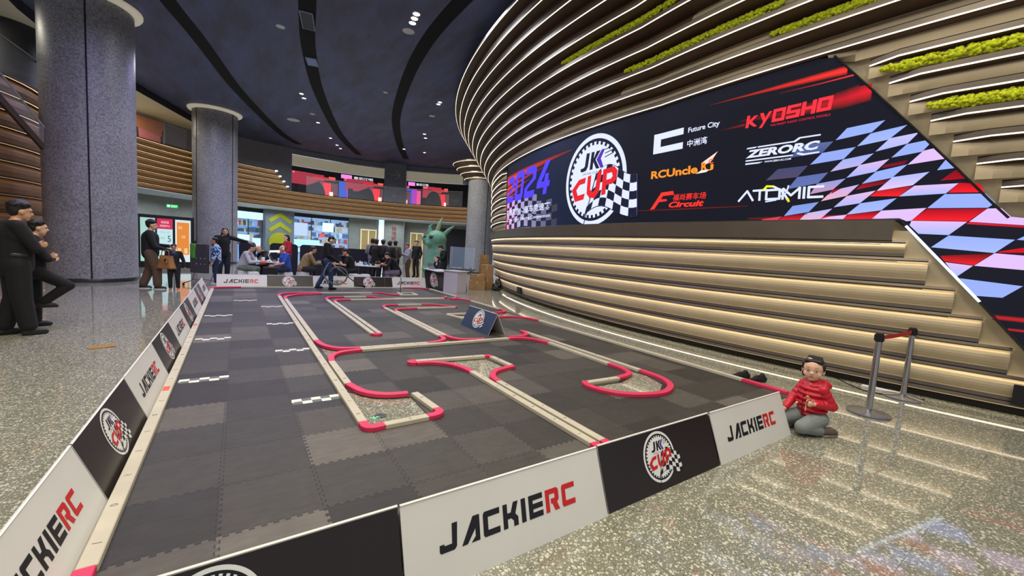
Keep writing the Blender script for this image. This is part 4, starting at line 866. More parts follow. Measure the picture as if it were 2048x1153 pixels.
# ================================================================ RACE TRACK
def mat_tiles():
    m = bpy.data.materials.new('foam_tiles'); m.use_nodes = True; nt = m.node_tree; N = nt.nodes; K = nt.links; b = N['Principled BSDF']
    def M(op, a, c=None, v=None):
        n = N.new('ShaderNodeMath'); n.operation = op
        for i, x in enumerate((a, c)):
            if x is None: continue
            if isinstance(x, (int, float)): n.inputs[i].default_value = x
            else: K.new(x, n.inputs[i])
        return n.outputs[0]
    tc = N.new('ShaderNodeTexCoord'); sx = N.new('ShaderNodeSeparateXYZ'); K.new(tc.outputs['Object'], sx.inputs[0]); X, Y = sx.outputs[0], sx.outputs[1]
    T = 0.522; p = 2 * PI / 0.058
    tooth = lambda q: M('MULTIPLY', M('SIGN', M('SINE', M('MULTIPLY', q, p))), .010)
    xs = M('DIVIDE', M('ADD', M('ADD', X, .60), tooth(Y)), T); ys = M('DIVIDE', M('ADD', M('SUBTRACT', Y, 1.94), tooth(X)), T)
    ix, iy = M('FLOOR', xs), M('FLOOR', ys); cb = N.new('ShaderNodeCombineXYZ'); K.new(ix, cb.inputs[0]); K.new(iy, cb.inputs[1])
    wn = N.new('ShaderNodeTexWhiteNoise'); wn.noise_dimensions = '2D'; K.new(cb.outputs[0], wn.inputs['Vector'])
    cr = N.new('ShaderNodeValToRGB'); cr.color_ramp.elements[0].color = (.024, .0215, .018, 1); cr.color_ramp.elements[1].color = (.110, .098, .080, 1)
    for pos, c in ((.35, (.037, .0335, .028)), (.75, (.053, .047, .039)), (.86, (.076, .067, .055))):
        e = cr.color_ramp.elements.new(pos); e.color = c + (1,)
    K.new(wn.outputs['Value'], cr.inputs[0])
    def streaks(sc):
        mp = N.new('ShaderNodeMapping'); mp.inputs['Scale'].default_value = sc; K.new(tc.outputs['Object'], mp.inputs[0])
        no = N.new('ShaderNodeTexNoise'); no.inputs['Scale'].default_value = 3; no.inputs['Detail'].default_value = 7; no.inputs['Roughness'].default_value = .65; K.new(mp.outputs[0], no.inputs['Vector']); return no.outputs['Fac']
    s = M('ADD', M('MULTIPLY', streaks((1.2, 9, 1)), .9), M('MULTIPLY', streaks((2.2, 2.2, 1)), .9))
    mul = N.new('ShaderNodeMixRGB'); mul.blend_type = 'MULTIPLY'; mul.inputs[0].default_value = 1.0; K.new(cr.outputs[0], mul.inputs[1])
    g = N.new('ShaderNodeCombineXYZ')
    for i in range(3): K.new(M('ADD', M('MULTIPLY', s, .80), .42), g.inputs[i])
    K.new(g.outputs[0], mul.inputs[2])
    fr = lambda q: M('LESS_THAN', M('MINIMUM', M('FRACT', q), M('SUBTRACT', 1.0, M('FRACT', q))), .007)
    seam = M('MAXIMUM', fr(xs), fr(ys)); mx = N.new('ShaderNodeMixRGB'); K.new(M('MULTIPLY', seam, .75), mx.inputs[0]); K.new(mul.outputs[0], mx.inputs[1]); mx.inputs[2].default_value = (.008, .008, .007, 1)
    K.new(mx.outputs[0], b.inputs['Base Color']); b.inputs['Roughness'].default_value = .62; b.inputs['Specular IOR Level'].default_value = .35
    bp = N.new('ShaderNodeBump'); bp.inputs['Strength'].default_value = .25; bp.inputs['Distance'].default_value = .004; K.new(s, bp.inputs['Height']); K.new(bp.outputs[0], b.inputs['Normal'])
    return m
HOLES = [
    [(1.0, 3.46), (1.5, 3.46), (1.52, 3.98), (1.25, 4.06), (1.04, 4.32), (.97, 4.4), (.97, 3.46)],
    [(1.02, 5.62), (1.12, 5.86), (1.4, 6.0), (1.4, 6.08), (1.12, 6.28), (1.02, 6.5)],
    [(2.99, 6.3), (3.06, 6.12), (3.3, 6.03), (2.75, 6.03), (2.86, 6.1)],
    [(4.36, 6.0), (4.62, 6.04), (4.66, 6.3), (4.66, 5.45), (4.58, 5.75)],
    [(2.2, 5.09), (3.02, 5.02), (3.07, 4.5), (2.76, 4.36), (2.6, 4.2), (2.53, 4.0), (2.5, 4.52), (2.38, 4.86)],
    [(3.62, 3.46), (4.15, 3.43), (4.5, 3.56), (4.62, 3.9), (4.66, 3.9), (4.72, 3.5), (4.6, 3.15), (4.26, 2.95), (3.85, 3.03), (3.62, 3.28)],
    [(4.10, 8.58), (5.3, 8.52), (5.76, 8.86), (5.82, 8.8), (5.82, 7.7), (5.5, 8.0), (5.15, 8.06), (4.3, 7.9)]]
cu = bpy.data.curves.new('foam_mat', 'CURVE'); cu.dimensions = '2D'; cu.fill_mode = 'BOTH'; cu.extrude = .005
for P in [[(-.60, 1.93), (4.62, 1.93), (4.62, 2.15), (5.87, 2.15), (5.87, 14.3), (-.60, 14.3)]] + HOLES:
    s_ = cu.splines.new('POLY'); s_.points.add(len(P) - 1); s_.use_cyclic_u = True
    for pt, (x, y) in zip(s_.points, P): pt.co = (x, y, 0, 1)
tmp = bpy.data.objects.new('foam_mat', cu); COL.objects.link(tmp); me = bpy.data.meshes.new_from_object(tmp.evaluated_get(bpy.context.evaluated_depsgraph_get())); bpy.data.objects.remove(tmp)
me.materials.clear(); me.materials.append(mat_tiles()); me.name = 'foam_mat'
for v in me.vertices: v.co.z += .006
fm_ = link(bpy.data.objects.new('foam_mat', me)); tag(fm_, 'dark interlocking foam tile mat forming the whole racing surface', 'mat')
MZ = .011
CREAM = pm('cream_rail', '#bcb49d', .6, 0, .06, 6, .05); PINK = pm('pink_rail', '#d42e57', .55, 0, .06, 6); MARK = pm('ink_mark', '#4b473c', .7)
def rail(name, pts, m, parent, w=.078, h=.040, z=MZ):
    P = [Vector((x, y, 0)) for x, y in pts]; vs = []; n = len(P)
    for i, q in enumerate(P):
        d0 = (P[i] - P[i - 1]).normalized() if i else (P[1] - P[0]).normalized(); d1 = (P[i + 1] - P[i]).normalized() if i < n - 1 else d0
        t = (d0 + d1).normalized(); k = 1 / max(.5, t.dot(d0)); nn = Vector((-t.y, t.x, 0)) * w / 2 * k
        for s_ in (-1, 1):
            for zz in (z, z + h): vs.append(q + nn * s_ + Vector((0, 0, zz)))
    fs = []
    for i in range(n - 1):
        a, b = i * 4, i * 4 + 4; fs += [(a, a + 1, b + 1, b), (a + 2, b + 2, b + 3, a + 3), (a + 1, a + 3, b + 3, b + 1), (a, b, b + 2, a + 2)]
    fs += [(0, 2, 3, 1), (n * 4 - 4, n * 4 - 3, n * 4 - 1, n * 4 - 2)]
    mb = MB(); mb.add(vs, fs); o = mb.build(name, m, parent); bevel(o, .004, 1); return o
def inkmarks(a, b, parent, step=.34):
    a = Vector(a + (0,)); b = Vector(b + (0,)); L = (b - a).length; mb = MB(); rr = random.Random(int(L * 97)); d = (b - a).normalized(); n = Vector((-d.y, d.x, 0))
    for k in range(int(L / step)):
        c = a + d * (step * (k + .5)) + Vector((0, 0, MZ + .0405)); ty = rr.randrange(3)
        if ty == 0: mb.tube([c + n * .016 * math.cos(q) + d * .010 * math.sin(q) for q in [2 * PI * i / 8 for i in range(9)]], .0016, 4)
        elif ty == 1: mb.tube([c - n * .018, c + n * .018 + d * .004], .0016, 4)
        else: mb.tube([c - n * .016 + d * .008, c - n * .002 - d * .008, c + n * .004 + d * .008, c + n * .016 - d * .008], .0016, 4)
    if mb.v: mb.build('pencil_marks', MARK, parent)['kind'] = 'stuff'
def barrier(name, label, segs, group=None):
    e = empty(name, (segs[0][1][0][0], segs[0][1][0][1], 0)); tag(e, label, 'track barrier', group)
    for kind, pts in segs:
        loc = [(x - e.location.x, y - e.location.y) for x, y in pts]
        if kind == 'w':
            o = rail('straight_section', loc, CREAM, e)
            if math.hypot(pts[0][0], pts[0][1]) < 9 and len(pts) == 2 and math.dist(*pts) > .4: inkmarks(loc[0], loc[1], o)
        else:
            sp = [(v.x, v.y) for v in spline([(x, y, 0) for x, y in loc], 6)] if len(pts) > 2 else loc
            o = rail('curved_section', sp, PINK, e, h=.041); o['label'] = 'pink painted curved section'
    return e
barrier('track_barrier', 'long outer barrier left of the infield with the square pocket at its near end', [
    ('w', [(1.56, 4.00), (1.60, 3.52)]), ('p', [(1.60, 3.52), (1.60, 3.44), (1.545, 3.395), (1.46, 3.39)]), ('w', [(1.46, 3.39), (1.06, 3.375)]),
    ('p', [(1.06, 3.375), (.96, 3.37), (.912, 3.41), (.91, 3.5)]), ('w', [(.91, 3.5), (.91, 12.05)]), ('p', [(.91, 12.05), (.94, 12.4), (1.12, 12.66), (1.45, 12.74), (2.0, 12.75)]),
    ('w', [(2.0, 12.75), (3.45, 12.75)]), ('p', [(3.45, 12.75), (3.72, 12.68), (3.9, 12.35), (4.12, 12.16)]), ('w', [(4.12, 12.16), (4.70, 12.16)]), ('w', [(4.70, 12.20), (4.70, 12.72)]), ('w', [(4.66, 12.76), (4.25, 12.74)]), ('w', [(4.24, 12.70), (4.24, 12.24)])])
barrier('track_barrier', 'inner barrier of the left straight, its pink curve above the square pocket', [
    ('p', [(1.50, 4.03), (1.28, 4.08), (1.10, 4.25), (1.01, 4.55)]), ('w', [(1.01, 4.55), (1.01, 5.48)]), ('p', [(1.01, 5.48), (1.06, 5.75), (1.22, 5.92), (1.5, 5.975)]), ('w', [(1.5, 5.975), (4.05, 5.975)]),
    ('p', [(4.05, 5.965), (4.3, 5.93), (4.46, 5.80), (4.57, 5.45)]), ('w', [(4.57, 5.45), (4.57, 4.05)]), ('p', [(4.57, 4.05), (4.57, 3.80), (4.46, 3.58), (4.15, 3.51)]), ('w', [(4.15, 3.505), (3.60, 3.525)]),
    ('p', [(3.62, 3.56), (3.56, 3.50), (3.55, 3.36), (3.66, 3.12), (3.92, 2.94), (4.26, 2.88), (4.58, 3.02), (4.74, 3.28), (4.76, 3.62)]), ('w', [(4.755, 3.64), (4.70, 6.45)]), ('p', [(4.70, 6.5), (4.66, 6.30), (4.56, 6.14), (4.38, 6.06), (4.1, 6.065)])])
barrier('track_barrier', 'inner infield barrier whose double lane bends round the far corner', [
    ('p', [(2.0, 12.64), (1.75, 12.5), (1.35, 12.35), (1.06, 11.95), (1.01, 11.45)]), ('w', [(1.01, 11.45), (1.01, 6.72)]), ('p', [(1.01, 6.72), (1.06, 6.40), (1.22, 6.16), (1.5, 6.075)]), ('w', [(1.5, 6.075), (2.55, 6.075)]),
    ('p', [(2.55, 6.075), (2.76, 6.12), (2.92, 6.26), (2.96, 6.5)]), ('w', [(2.96, 6.5), (2.96, 9.75)]), ('p', [(2.96, 9.75), (3.0, 10.0), (3.15, 10.16), (3.42, 10.2)]), ('w', [(3.42, 10.2), (4.05, 10.2)]), ('p', [(4.05, 10.2), (4.4, 10.12), (4.62, 9.88), (4.80, 9.68), (4.74, 9.6)]), ('w', [(4.74, 9.6), (3.7, 9.58)]),
    ('p', [(3.7, 9.58), (3.3, 9.53), (3.12, 9.42), (3.06, 9.18)]), ('w', [(3.06, 9.18), (3.06, 6.5)]), ('p', [(3.06, 6.5), (3.10, 6.28), (3.26, 6.12), (3.6, 6.06)])])
barrier('track_barrier', 'finger shaped double barrier pointing to the viewer in the middle of the infield', [
    ('p', [(1.93, 6.98), (1.945, 6.92), (1.985, 6.90), (2.03, 6.92), (2.045, 6.98)]), ('w', [(1.93, 6.98), (1.93, 11.25)]), ('p', [(1.93, 11.25), (1.97, 11.6), (2.12, 11.8), (2.45, 11.85)]), ('w', [(2.45, 11.85), (3.05, 11.85)]), ('p', [(3.05, 11.87), (3.22, 11.72), (3.4, 11.42), (3.7, 11.36)]), ('w', [(3.7, 11.36), (5.1, 11.36)]),
    ('p', [(5.1, 11.36), (5.35, 11.5), (5.48, 11.75)]), ('w', [(2.045, 6.98), (2.045, 10.85)]), ('p', [(2.045, 10.85), (2.08, 11.08), (2.2, 11.22), (2.5, 11.27)]), ('w', [(2.5, 11.27), (5.2, 11.27)])])
barrier('track_barrier', 'near infield barrier with the T shaped head, running to the front boards', [
    ('p', [(2.49, 2.30), (2.47, 2.1), (2.42, 1.95)]), ('w', [(2.49, 2.30), (2.49, 4.45)]), ('p', [(2.49, 4.45), (2.45, 4.68), (2.35, 4.88), (2.18, 5.02), (1.98, 5.06)]), ('p', [(1.98, 5.06), (1.92, 5.09), (1.93, 5.14), (2.0, 5.16)]), ('w', [(2.0, 5.14), (3.02, 5.06)]), ('p', [(3.02, 5.06), (3.08, 5.04), (3.10, 4.98)]), ('w', [(3.10, 4.98), (3.12, 4.50)]),
    ('p', [(3.14, 4.46), (2.95, 4.42), (2.76, 4.34), (2.64, 4.18), (2.60, 3.98)]), ('w', [(2.60, 3.98), (2.60, 2.30)]), ('p', [(2.60, 2.30), (2.62, 2.1), (2.68, 1.95)])])
barrier('track_barrier', 'low barrier along the left edge beside the leaning boards', [('p', [(-.56, 1.96), (-.565, 2.45)]), ('w', [(-.56, 2.45), (-.56, 13.7)]), ('p', [(-.56, 13.7), (-.5, 14.05), (.1, 14.2)])])
barrier('track_barrier', 'thin low barrier along the far edge in front of the back boards', [('w', [(.12, 14.2), (4.9, 14.2)]), ('p', [(4.9, 14.2), (5.5, 14.16), (5.8, 13.95)])])
barrier('track_barrier', 'thin low barrier on the far right edge with the pink notch', [('w', [(5.83, 13.9), (5.83, 11.75)]), ('p', [(5.83, 11.75), (5.6, 11.35), (5.36, 11.2)]), ('p', [(5.36, 11.2), (5.7, 11.1), (5.82, 10.7)]), ('w', [(5.83, 10.7), (5.83, 9.1)]), ('p', [(5.83, 9.1), (5.78, 8.78), (5.55, 8.64), (5.3, 8.60)]), ('w', [(5.3, 8.60), (4.07, 8.62)]), ('w', [(4.05, 8.58), (4.22, 7.9)]), ('w', [(4.24, 7.88), (5.05, 8.02)]), ('p', [(5.05, 8.02), (5.4, 8.0), (5.7, 7.84), (5.83, 7.4)])])
barrier('track_barrier', 'thin low barrier along the right edge nearest the child', [('w', [(5.84, 7.38), (5.84, 2.75)]), ('p', [(5.84, 2.75), (5.84, 2.45), (5.83, 2.18)])])
# chequered strips taped on the grid
STR = pm('strip_white', '#dcdccb', .5); STG = pm('strip_grey', '#5d615d', .6)
strips = [(.445, .87, 4.28, 'chequered strip nearest the square pocket on the left straight'), (-.50, -.07, 5.33, 'chequered strip at the left edge barrier nearest the viewer'), (.445, .87, 6.34, 'second chequered strip along the infield barrier'), (-.50, -.07, 7.37, 'second chequered strip along the left edge barrier'),
          (.445, .87, 8.37, 'third chequered strip along the infield barrier'), (-.50, -.07, 9.43, 'third chequered strip along the left edge barrier'), (.445, .87, 10.45, 'farthest chequered strip along the infield barrier'), (-.06, .40, 11.5, 'farthest chequered strip lying in the middle of the straight')]
for x0, x1, y, lab in strips:
    mb = MB(); w = (x1 - x0) / 5
    for i in range(5):
        for j in range(2): mb.box((x0 + w * (i + .5), y + .072 * (j - .5), MZ + .001), (w, .072, .002), (i + j + 1) % 2)
    for j in (0, 1): mb.ell((x0 + .004, y + .03 * (j - .5), MZ + .003), (.012, .012, .004), 8, 0)
    tag(mb.build('checkered_strip', [STR, STG]), lab, 'marker strip')
# green lamp glint in the square pocket: painted star on an added grey plate
m_ = MB(); m_.lathe([(.055, 0), (.055, .003), (.0001, .003)], n=20); o = m_.build('glint_plate', pm('plate_grey', '#3c3f39', .35, .6)); o.location = (1.11, 3.66, .0005); tag(o, 'small round grey plate added at the painted glint inside the square pocket', 'cover')
m_ = MB()
for k in range(4): m_.box((.022 * math.cos(k * PI / 4), .0, .0), (.055, .009, .003), rz=k * PI / 4)
o = m_.build('painted_glint', pm('mint_glint', '#7fe0b0', .4, emit=.3)); o.location = (1.045, 3.635, .003); tag(o, 'small mint green star glint painted on the floor inside the square pocket', 'mark')
# orange stickers on rails
for (x, y, z, lab) in [(-.565, 5.02, MZ + .041, 'orange sticker on the left edge barrier by the second white board'), (-.565, 8.35, MZ + .041, 'faint orange sticker on the left edge barrier farther away')]:
    m_ = MB(); m_.box((0, 0, 0), (.05, .12, .0016)); o = m_.build('sticker', pm('orange_sticker', '#e2572c', .5)); o.location = (x, y, z + .001); tag(o, lab, 'sticker')
# ---------------------------------------------------------------- sponsor boards
GLYPH = {'J': (.92, [(0, .32), (0, .07), (.07, 0), (.74, 0), (.86, .10), (.92, 1), (.64, 1), (.62, .25), (.24, .25), (.23, .32)]),
         'A': (.98, [(0, 0), (.62, 1), (.98, 1), (.98, 0), (.50, 0), (.74, .20), (.74, .5), (.30, 0)]),
         'C': (.95, [(.08, 0), (.95, 0), (.95, .24), (.27, .24), (.27, .76), (.95, .76), (.95, 1), (.08, 1), (0, .9), (0, .1)]),
         'K': (.92, [(0, 0), (.26, 0), (.26, .36), (.48, .36), (.62, .24), (.62, 0), (.90, 0), (.90, .34), (.74, .5), (.94, 1), (.64, 1), (.46, .6), (.26, .6), (.26, 1), (0, 1)]),
         'I': (.28, [(0, 0), (.28, 0), (.28, 1), (0, 1)]),
         'E': (.92, [(0, 0), (.92, 0), (.92, .24), (.27, .24), (.27, .38), (.92, .38), (.92, .61), (.27, .61), (.27, .76), (.92, .76), (.92, 1), (0, 1)]),
         'R': (.95, [(0, 0), (.26, 0), (.26, .77), (.64, .77), (.64, .56), (.36, .56), (.36, .34), (.46, .34), (.62, 0), (.95, 0), (.78, .34), (.92, .46), (.92, .88), (.80, 1), (0, 1)])}
def team_name(F, x0, y0, x1, h, lay=1, black=BLK, red=RED):
    tot = sum(GLYPH[c][0] for c in 'JACKIERC') + .2 * 7; k = (x1 - x0) / tot; x = x0
    for i, c in enumerate('JACKIERC'):
        w, P = GLYPH[c]; F.poly([(x + px * k + py * h * .06, y0 + py * h) for px, py in P], red if i > 5 else black, lay); x += (w + .2) * k
BW, BH, BL_ = 1.25, .385, .15
WB = pm('white_board', '#d9d8d0', .35, 0, .02, 3); DB = pm('dark_board', '#241b18', .32, 0, .05, 3); CARD = pm('board_edge', '#c9b591', .7); NAVB = pm('navy_board', '#1d3350', .4, 0, .04, 3)
def aframe(name, label, loc, rz, white, group=None, W=BW, H=BH, lean=BL_, face=None, txt=True, back=True, rx=0):
    e = empty(name, loc, rz); tag(e, label, 'sponsor board', group); t = .008
    L = math.hypot(H, lean); ang = math.atan2(lean, H)
    def panel(nm, s, m):
        mb = MB(); a = Vector((0, 0, 0)) if s > 0 else Vector((0, 2 * lean, 0)); b = Vector((0, lean, H)); d = (b - a).normalized(); n = Vector((0, -d.z, d.y)) * s * t * (1 if s > 0 else 1)
        q = [a, b, b - n, a - n]; vs = [v + Vector((x, 0, 0)) for x in (0, W) for v in q]
        mb.add(vs, [(0, 1, 5, 4)], 0); mb.add(vs, [(1, 2, 6, 5), (2, 3, 7, 6), (3, 0, 4, 7), (0, 3, 2, 1), (4, 5, 6, 7)], 1); return mb.build(nm, [m, WB], e)
    m = WB if white else DB
    panel('front_panel', 1, face or m)
    if back: panel('back_panel', -1, WB if face is None else CARD)
    F = Flat(); nn = Vector((0, -H, lean)).normalized()
    mp = lambda u, v, g: Vector((u, lean * v / L, H * v / L)) + nn * (g + .0006)
    if white:
        if txt: team_name(F, W * .135, L * .35, W * .815, L * .285); F.build('lettering', mp, PRINT, e)
    elif txt: emblem(F, W * .455 if face is None else W * .5, L * .53, L * .415, 1); F.build('cup_emblem', mp, PRINT, e, gap=.0006)
    return e
gF = 'sponsor boards along the front edge'; gL = 'sponsor boards leaning along the left edge'; gB = 'sponsor boards along the back edge'
aframe('sponsor_board', 'dark cup emblem board cut off by the bottom edge of the photo', (-.66, 1.605, 0), 0, False, gF, W=1.285)
aframe('sponsor_board', 'white team name board at the front, the largest in the photo', (.635, 1.60, 0), .0, True, gF, W=1.285)
aframe('sponsor_board', 'dark cup emblem board between the two white front boards', (1.94, 1.61, 0), .0, False, gF, W=1.275)
aframe('sponsor_board', 'white team name board at the front corner beside the child', (3.235, 1.605, 0), 0, True, gF)
lab = ['white team name board cut off at the bottom left corner', 'dark cup emblem board nearest the viewer on the left side', 'second white board from the viewer on the left side', 'second dark board from the viewer on the left side', 'third white board from the viewer on the left side', 'third dark board from the viewer on the left side', 'fourth white board from the viewer on the left side', 'greyish dark board second from the far end of the left side', 'white board at the far end of the left side']
for i in range(9): aframe('sponsor_board', lab[i], (-.605, 1.83 + 1.268 * i + .006, 0), PI / 2, i % 2 == 0, gL)
labB = ['white team name board at the left end of the back row', 'dark emblem board behind the walking man, next to the left white one', 'white team name board behind the walking man with the hose', 'dark emblem board right of the walking man in the back row', None, 'white team name board at the right end of the back row']
for i, x in enumerate([-.49, .77, 2.03, 3.30, None, 4.60]):
    if x is not None: aframe('sponsor_board', labB[i], (x, 14.32, 0), 0, i % 2 == 0 if i < 4 else True, gB, W=1.02 if i == 3 else BW)
o = aframe('sponsor_board', 'plain dark narrow board overlapped between back row boards', (4.335, 14.32, 0), 0, False, gB, W=.25, txt=False)
# blue folded board standing on the track
e = aframe('tent_board', 'navy blue folded board with the cup emblem standing on the track', (3.86, 7.50, MZ), math.radians(-90), False, None, W=1.12, H=.40, lean=.19, face=NAVB)
# transponder hoop on the far box
e = empty('antenna_hoop', (4.30, 12.62, MZ)); tag(e, 'thin black bent antenna rod standing by the far rail box', 'antenna')
m_ = MB(); m_.tube([(0, 0, .02), (.005, 0, .50), (-.05, 0, .56), (-.72, 0, .64)], .012, 6); m_.build('rod', pm('black_plastic', '#111113', .4), e); m_ = MB(); m_.lathe([(.06, 0), (.06, .015), (.015, .03), (.015, .06)], n=14); m_.build('base', pm('brass_base', '#8f8a55', .4, .5), e)
# ================================================================ PEOPLE
def remeshed(name, parts, voxel, m, parent, smooth=3):
    mb = MB()
    for p in parts:
        if p[0] == 'c':
            a, b, r0, r1 = Vector(p[1]), Vector(p[2]), p[3], p[4]; d = b - a; L = d.length
            if L < 1e-5: mb.ell(a, r0, 12); continue
            Mx = d.to_track_quat('Z', 'Y').to_matrix(); pr = [(r0 * math.sin(PI / 2 * i / 4) + 1e-5, -r0 * math.cos(PI / 2 * i / 4)) for i in range(5)] + [(r1 * math.cos(PI / 2 * i / 4) + 1e-5, L + r1 * math.sin(PI / 2 * i / 4)) for i in range(5)]
            mb.lathe(pr, a, 14, 0, Mx)
        else: mb.ell(p[1], p[2], 18, 0, p[3] if len(p) > 3 else None)
    o = mesh_obj(name, mb.v, mb.f, m, None)
    bm = bmesh.new(); bm.from_mesh(o.data); bmesh.ops.remove_doubles(bm, verts=bm.verts, dist=2e-5); bmesh.ops.recalc_face_normals(bm, faces=bm.faces); bm.to_mesh(o.data); bm.free()
    md = o.modifiers.new('r', 'REMESH'); md.mode = 'VOXEL'; md.voxel_size = voxel; md.use_smooth_shade = True
    if smooth: sm = o.modifiers.new('s', 'SMOOTH'); sm.iterations = smooth; sm.factor = .5
    me = bpy.data.meshes.new_from_object(o.evaluated_get(bpy.context.evaluated_depsgraph_get())); me.name = name
    bpy.data.objects.remove(o); me.materials.clear(); me.materials.append(m)
    for p in me.polygons: p.use_smooth = True
    return link(bpy.data.objects.new(name, me), parent)
def V3(*a): return Vector(a)
def stand(spread=.10, hands=None):
    J = dict(pel=V3(0, 0, .93), che=V3(0, .0, 1.27), nek=V3(0, .005, 1.45), hed=V3(0, .035, 1.575))
    for s, n in ((-1, 'L'), (1, 'R')):
        J['sh' + n] = V3(s * .175, -.005, 1.385); J['el' + n] = V3(s * .235, -.04, 1.12); J['wr' + n] = V3(s * .225, .05, .88)
        J['hi' + n] = V3(s * .085, 0, .90); J['kn' + n] = V3(s * spread, .02, .49); J['an' + n] = V3(s * spread, -.03, .085)
    return J
def sit(lean=.1, seat=.44, knee=.42):
    z = seat + .10; J = dict(pel=V3(0, 0, z), che=V3(0, .03 + lean * .6, z + .33), nek=V3(0, .05 + lean, z + .51), hed=V3(0, .10 + lean * 1.25, z + .635))
    for s, n in ((-1, 'L'), (1, 'R')):
        J['sh' + n] = V3(s * .175, .03 + lean * .9, z + .45); J['el' + n] = V3(s * .23, .16 + lean, z + .18); J['wr' + n] = V3(s * .12, .38 + lean, z + .20)
        J['hi' + n] = V3(s * .09, .02, z - .02); J['kn' + n] = V3(s * .14, knee, seat + .06); J['an' + n] = V3(s * .14, knee - .03, .085)
    return J
SK = ['#c99a78', '#b98563', '#d8ad8c']; HAIRM = pm('black_hair', '#141110', .55, 0, .3, 60)
def hand_parts(w, d, side, curl=.6, k=1.0, up=Vector((0, 0, 1))):
    """palm, four unequal bent fingers and a thumb leaving the side of the palm"""
    d = d.normalized(); n = d.cross(up)
    if n.length < .1: n = d.cross(Vector((0, 1, 0)))
    n.normalize(); u = n.cross(d).normalized()        # u: across the knuckles, n: palm normal
    if side < 0: n = -n
    out = [('c', w, w + d * .035 * k, .021 * k, .026 * k), ('c', w + d * .03 * k + u * .016 * k, w + d * .078 * k + u * .022 * k, .017 * k, .014 * k), ('c', w + d * .03 * k - u * .016 * k, w + d * .076 * k - u * .022 * k, .017 * k, .014 * k), ('c', w + d * .03 * k, w + d * .082 * k, .018 * k, .015 * k)]
    for i, (off, L) in enumerate(((.030, .062), (.010, .072), (-.010, .068), (-.029, .052))):
        b = w + d * .082 * k + u * off * k; c1 = curl * (1 + .08 * i)
        d1 = (d * math.cos(c1 * .6) + n * math.sin(c1 * .6)); d2 = (d * math.cos(c1 * 1.6) + n * math.sin(c1 * 1.6)); m_ = b + d1 * L * .55 * k
        out += [('c', b, m_, .0098 * k, .0090 * k), ('c', m_, m_ + d2 * L * .5 * k, .0090 * k, .0078 * k)]
    tb_ = w + d * .028 * k + u * .026 * k; td = (d * .62 + u * .62 + n * .45).normalized(); tm = tb_ + td * .034 * k
    out += [('c', tb_, tm, .0125 * k, .0105 * k), ('c', tm, tm + (td * .6 + d * .5 + n * .3).normalized() * .030 * k, .0105 * k, .0088 * k)]
    return out
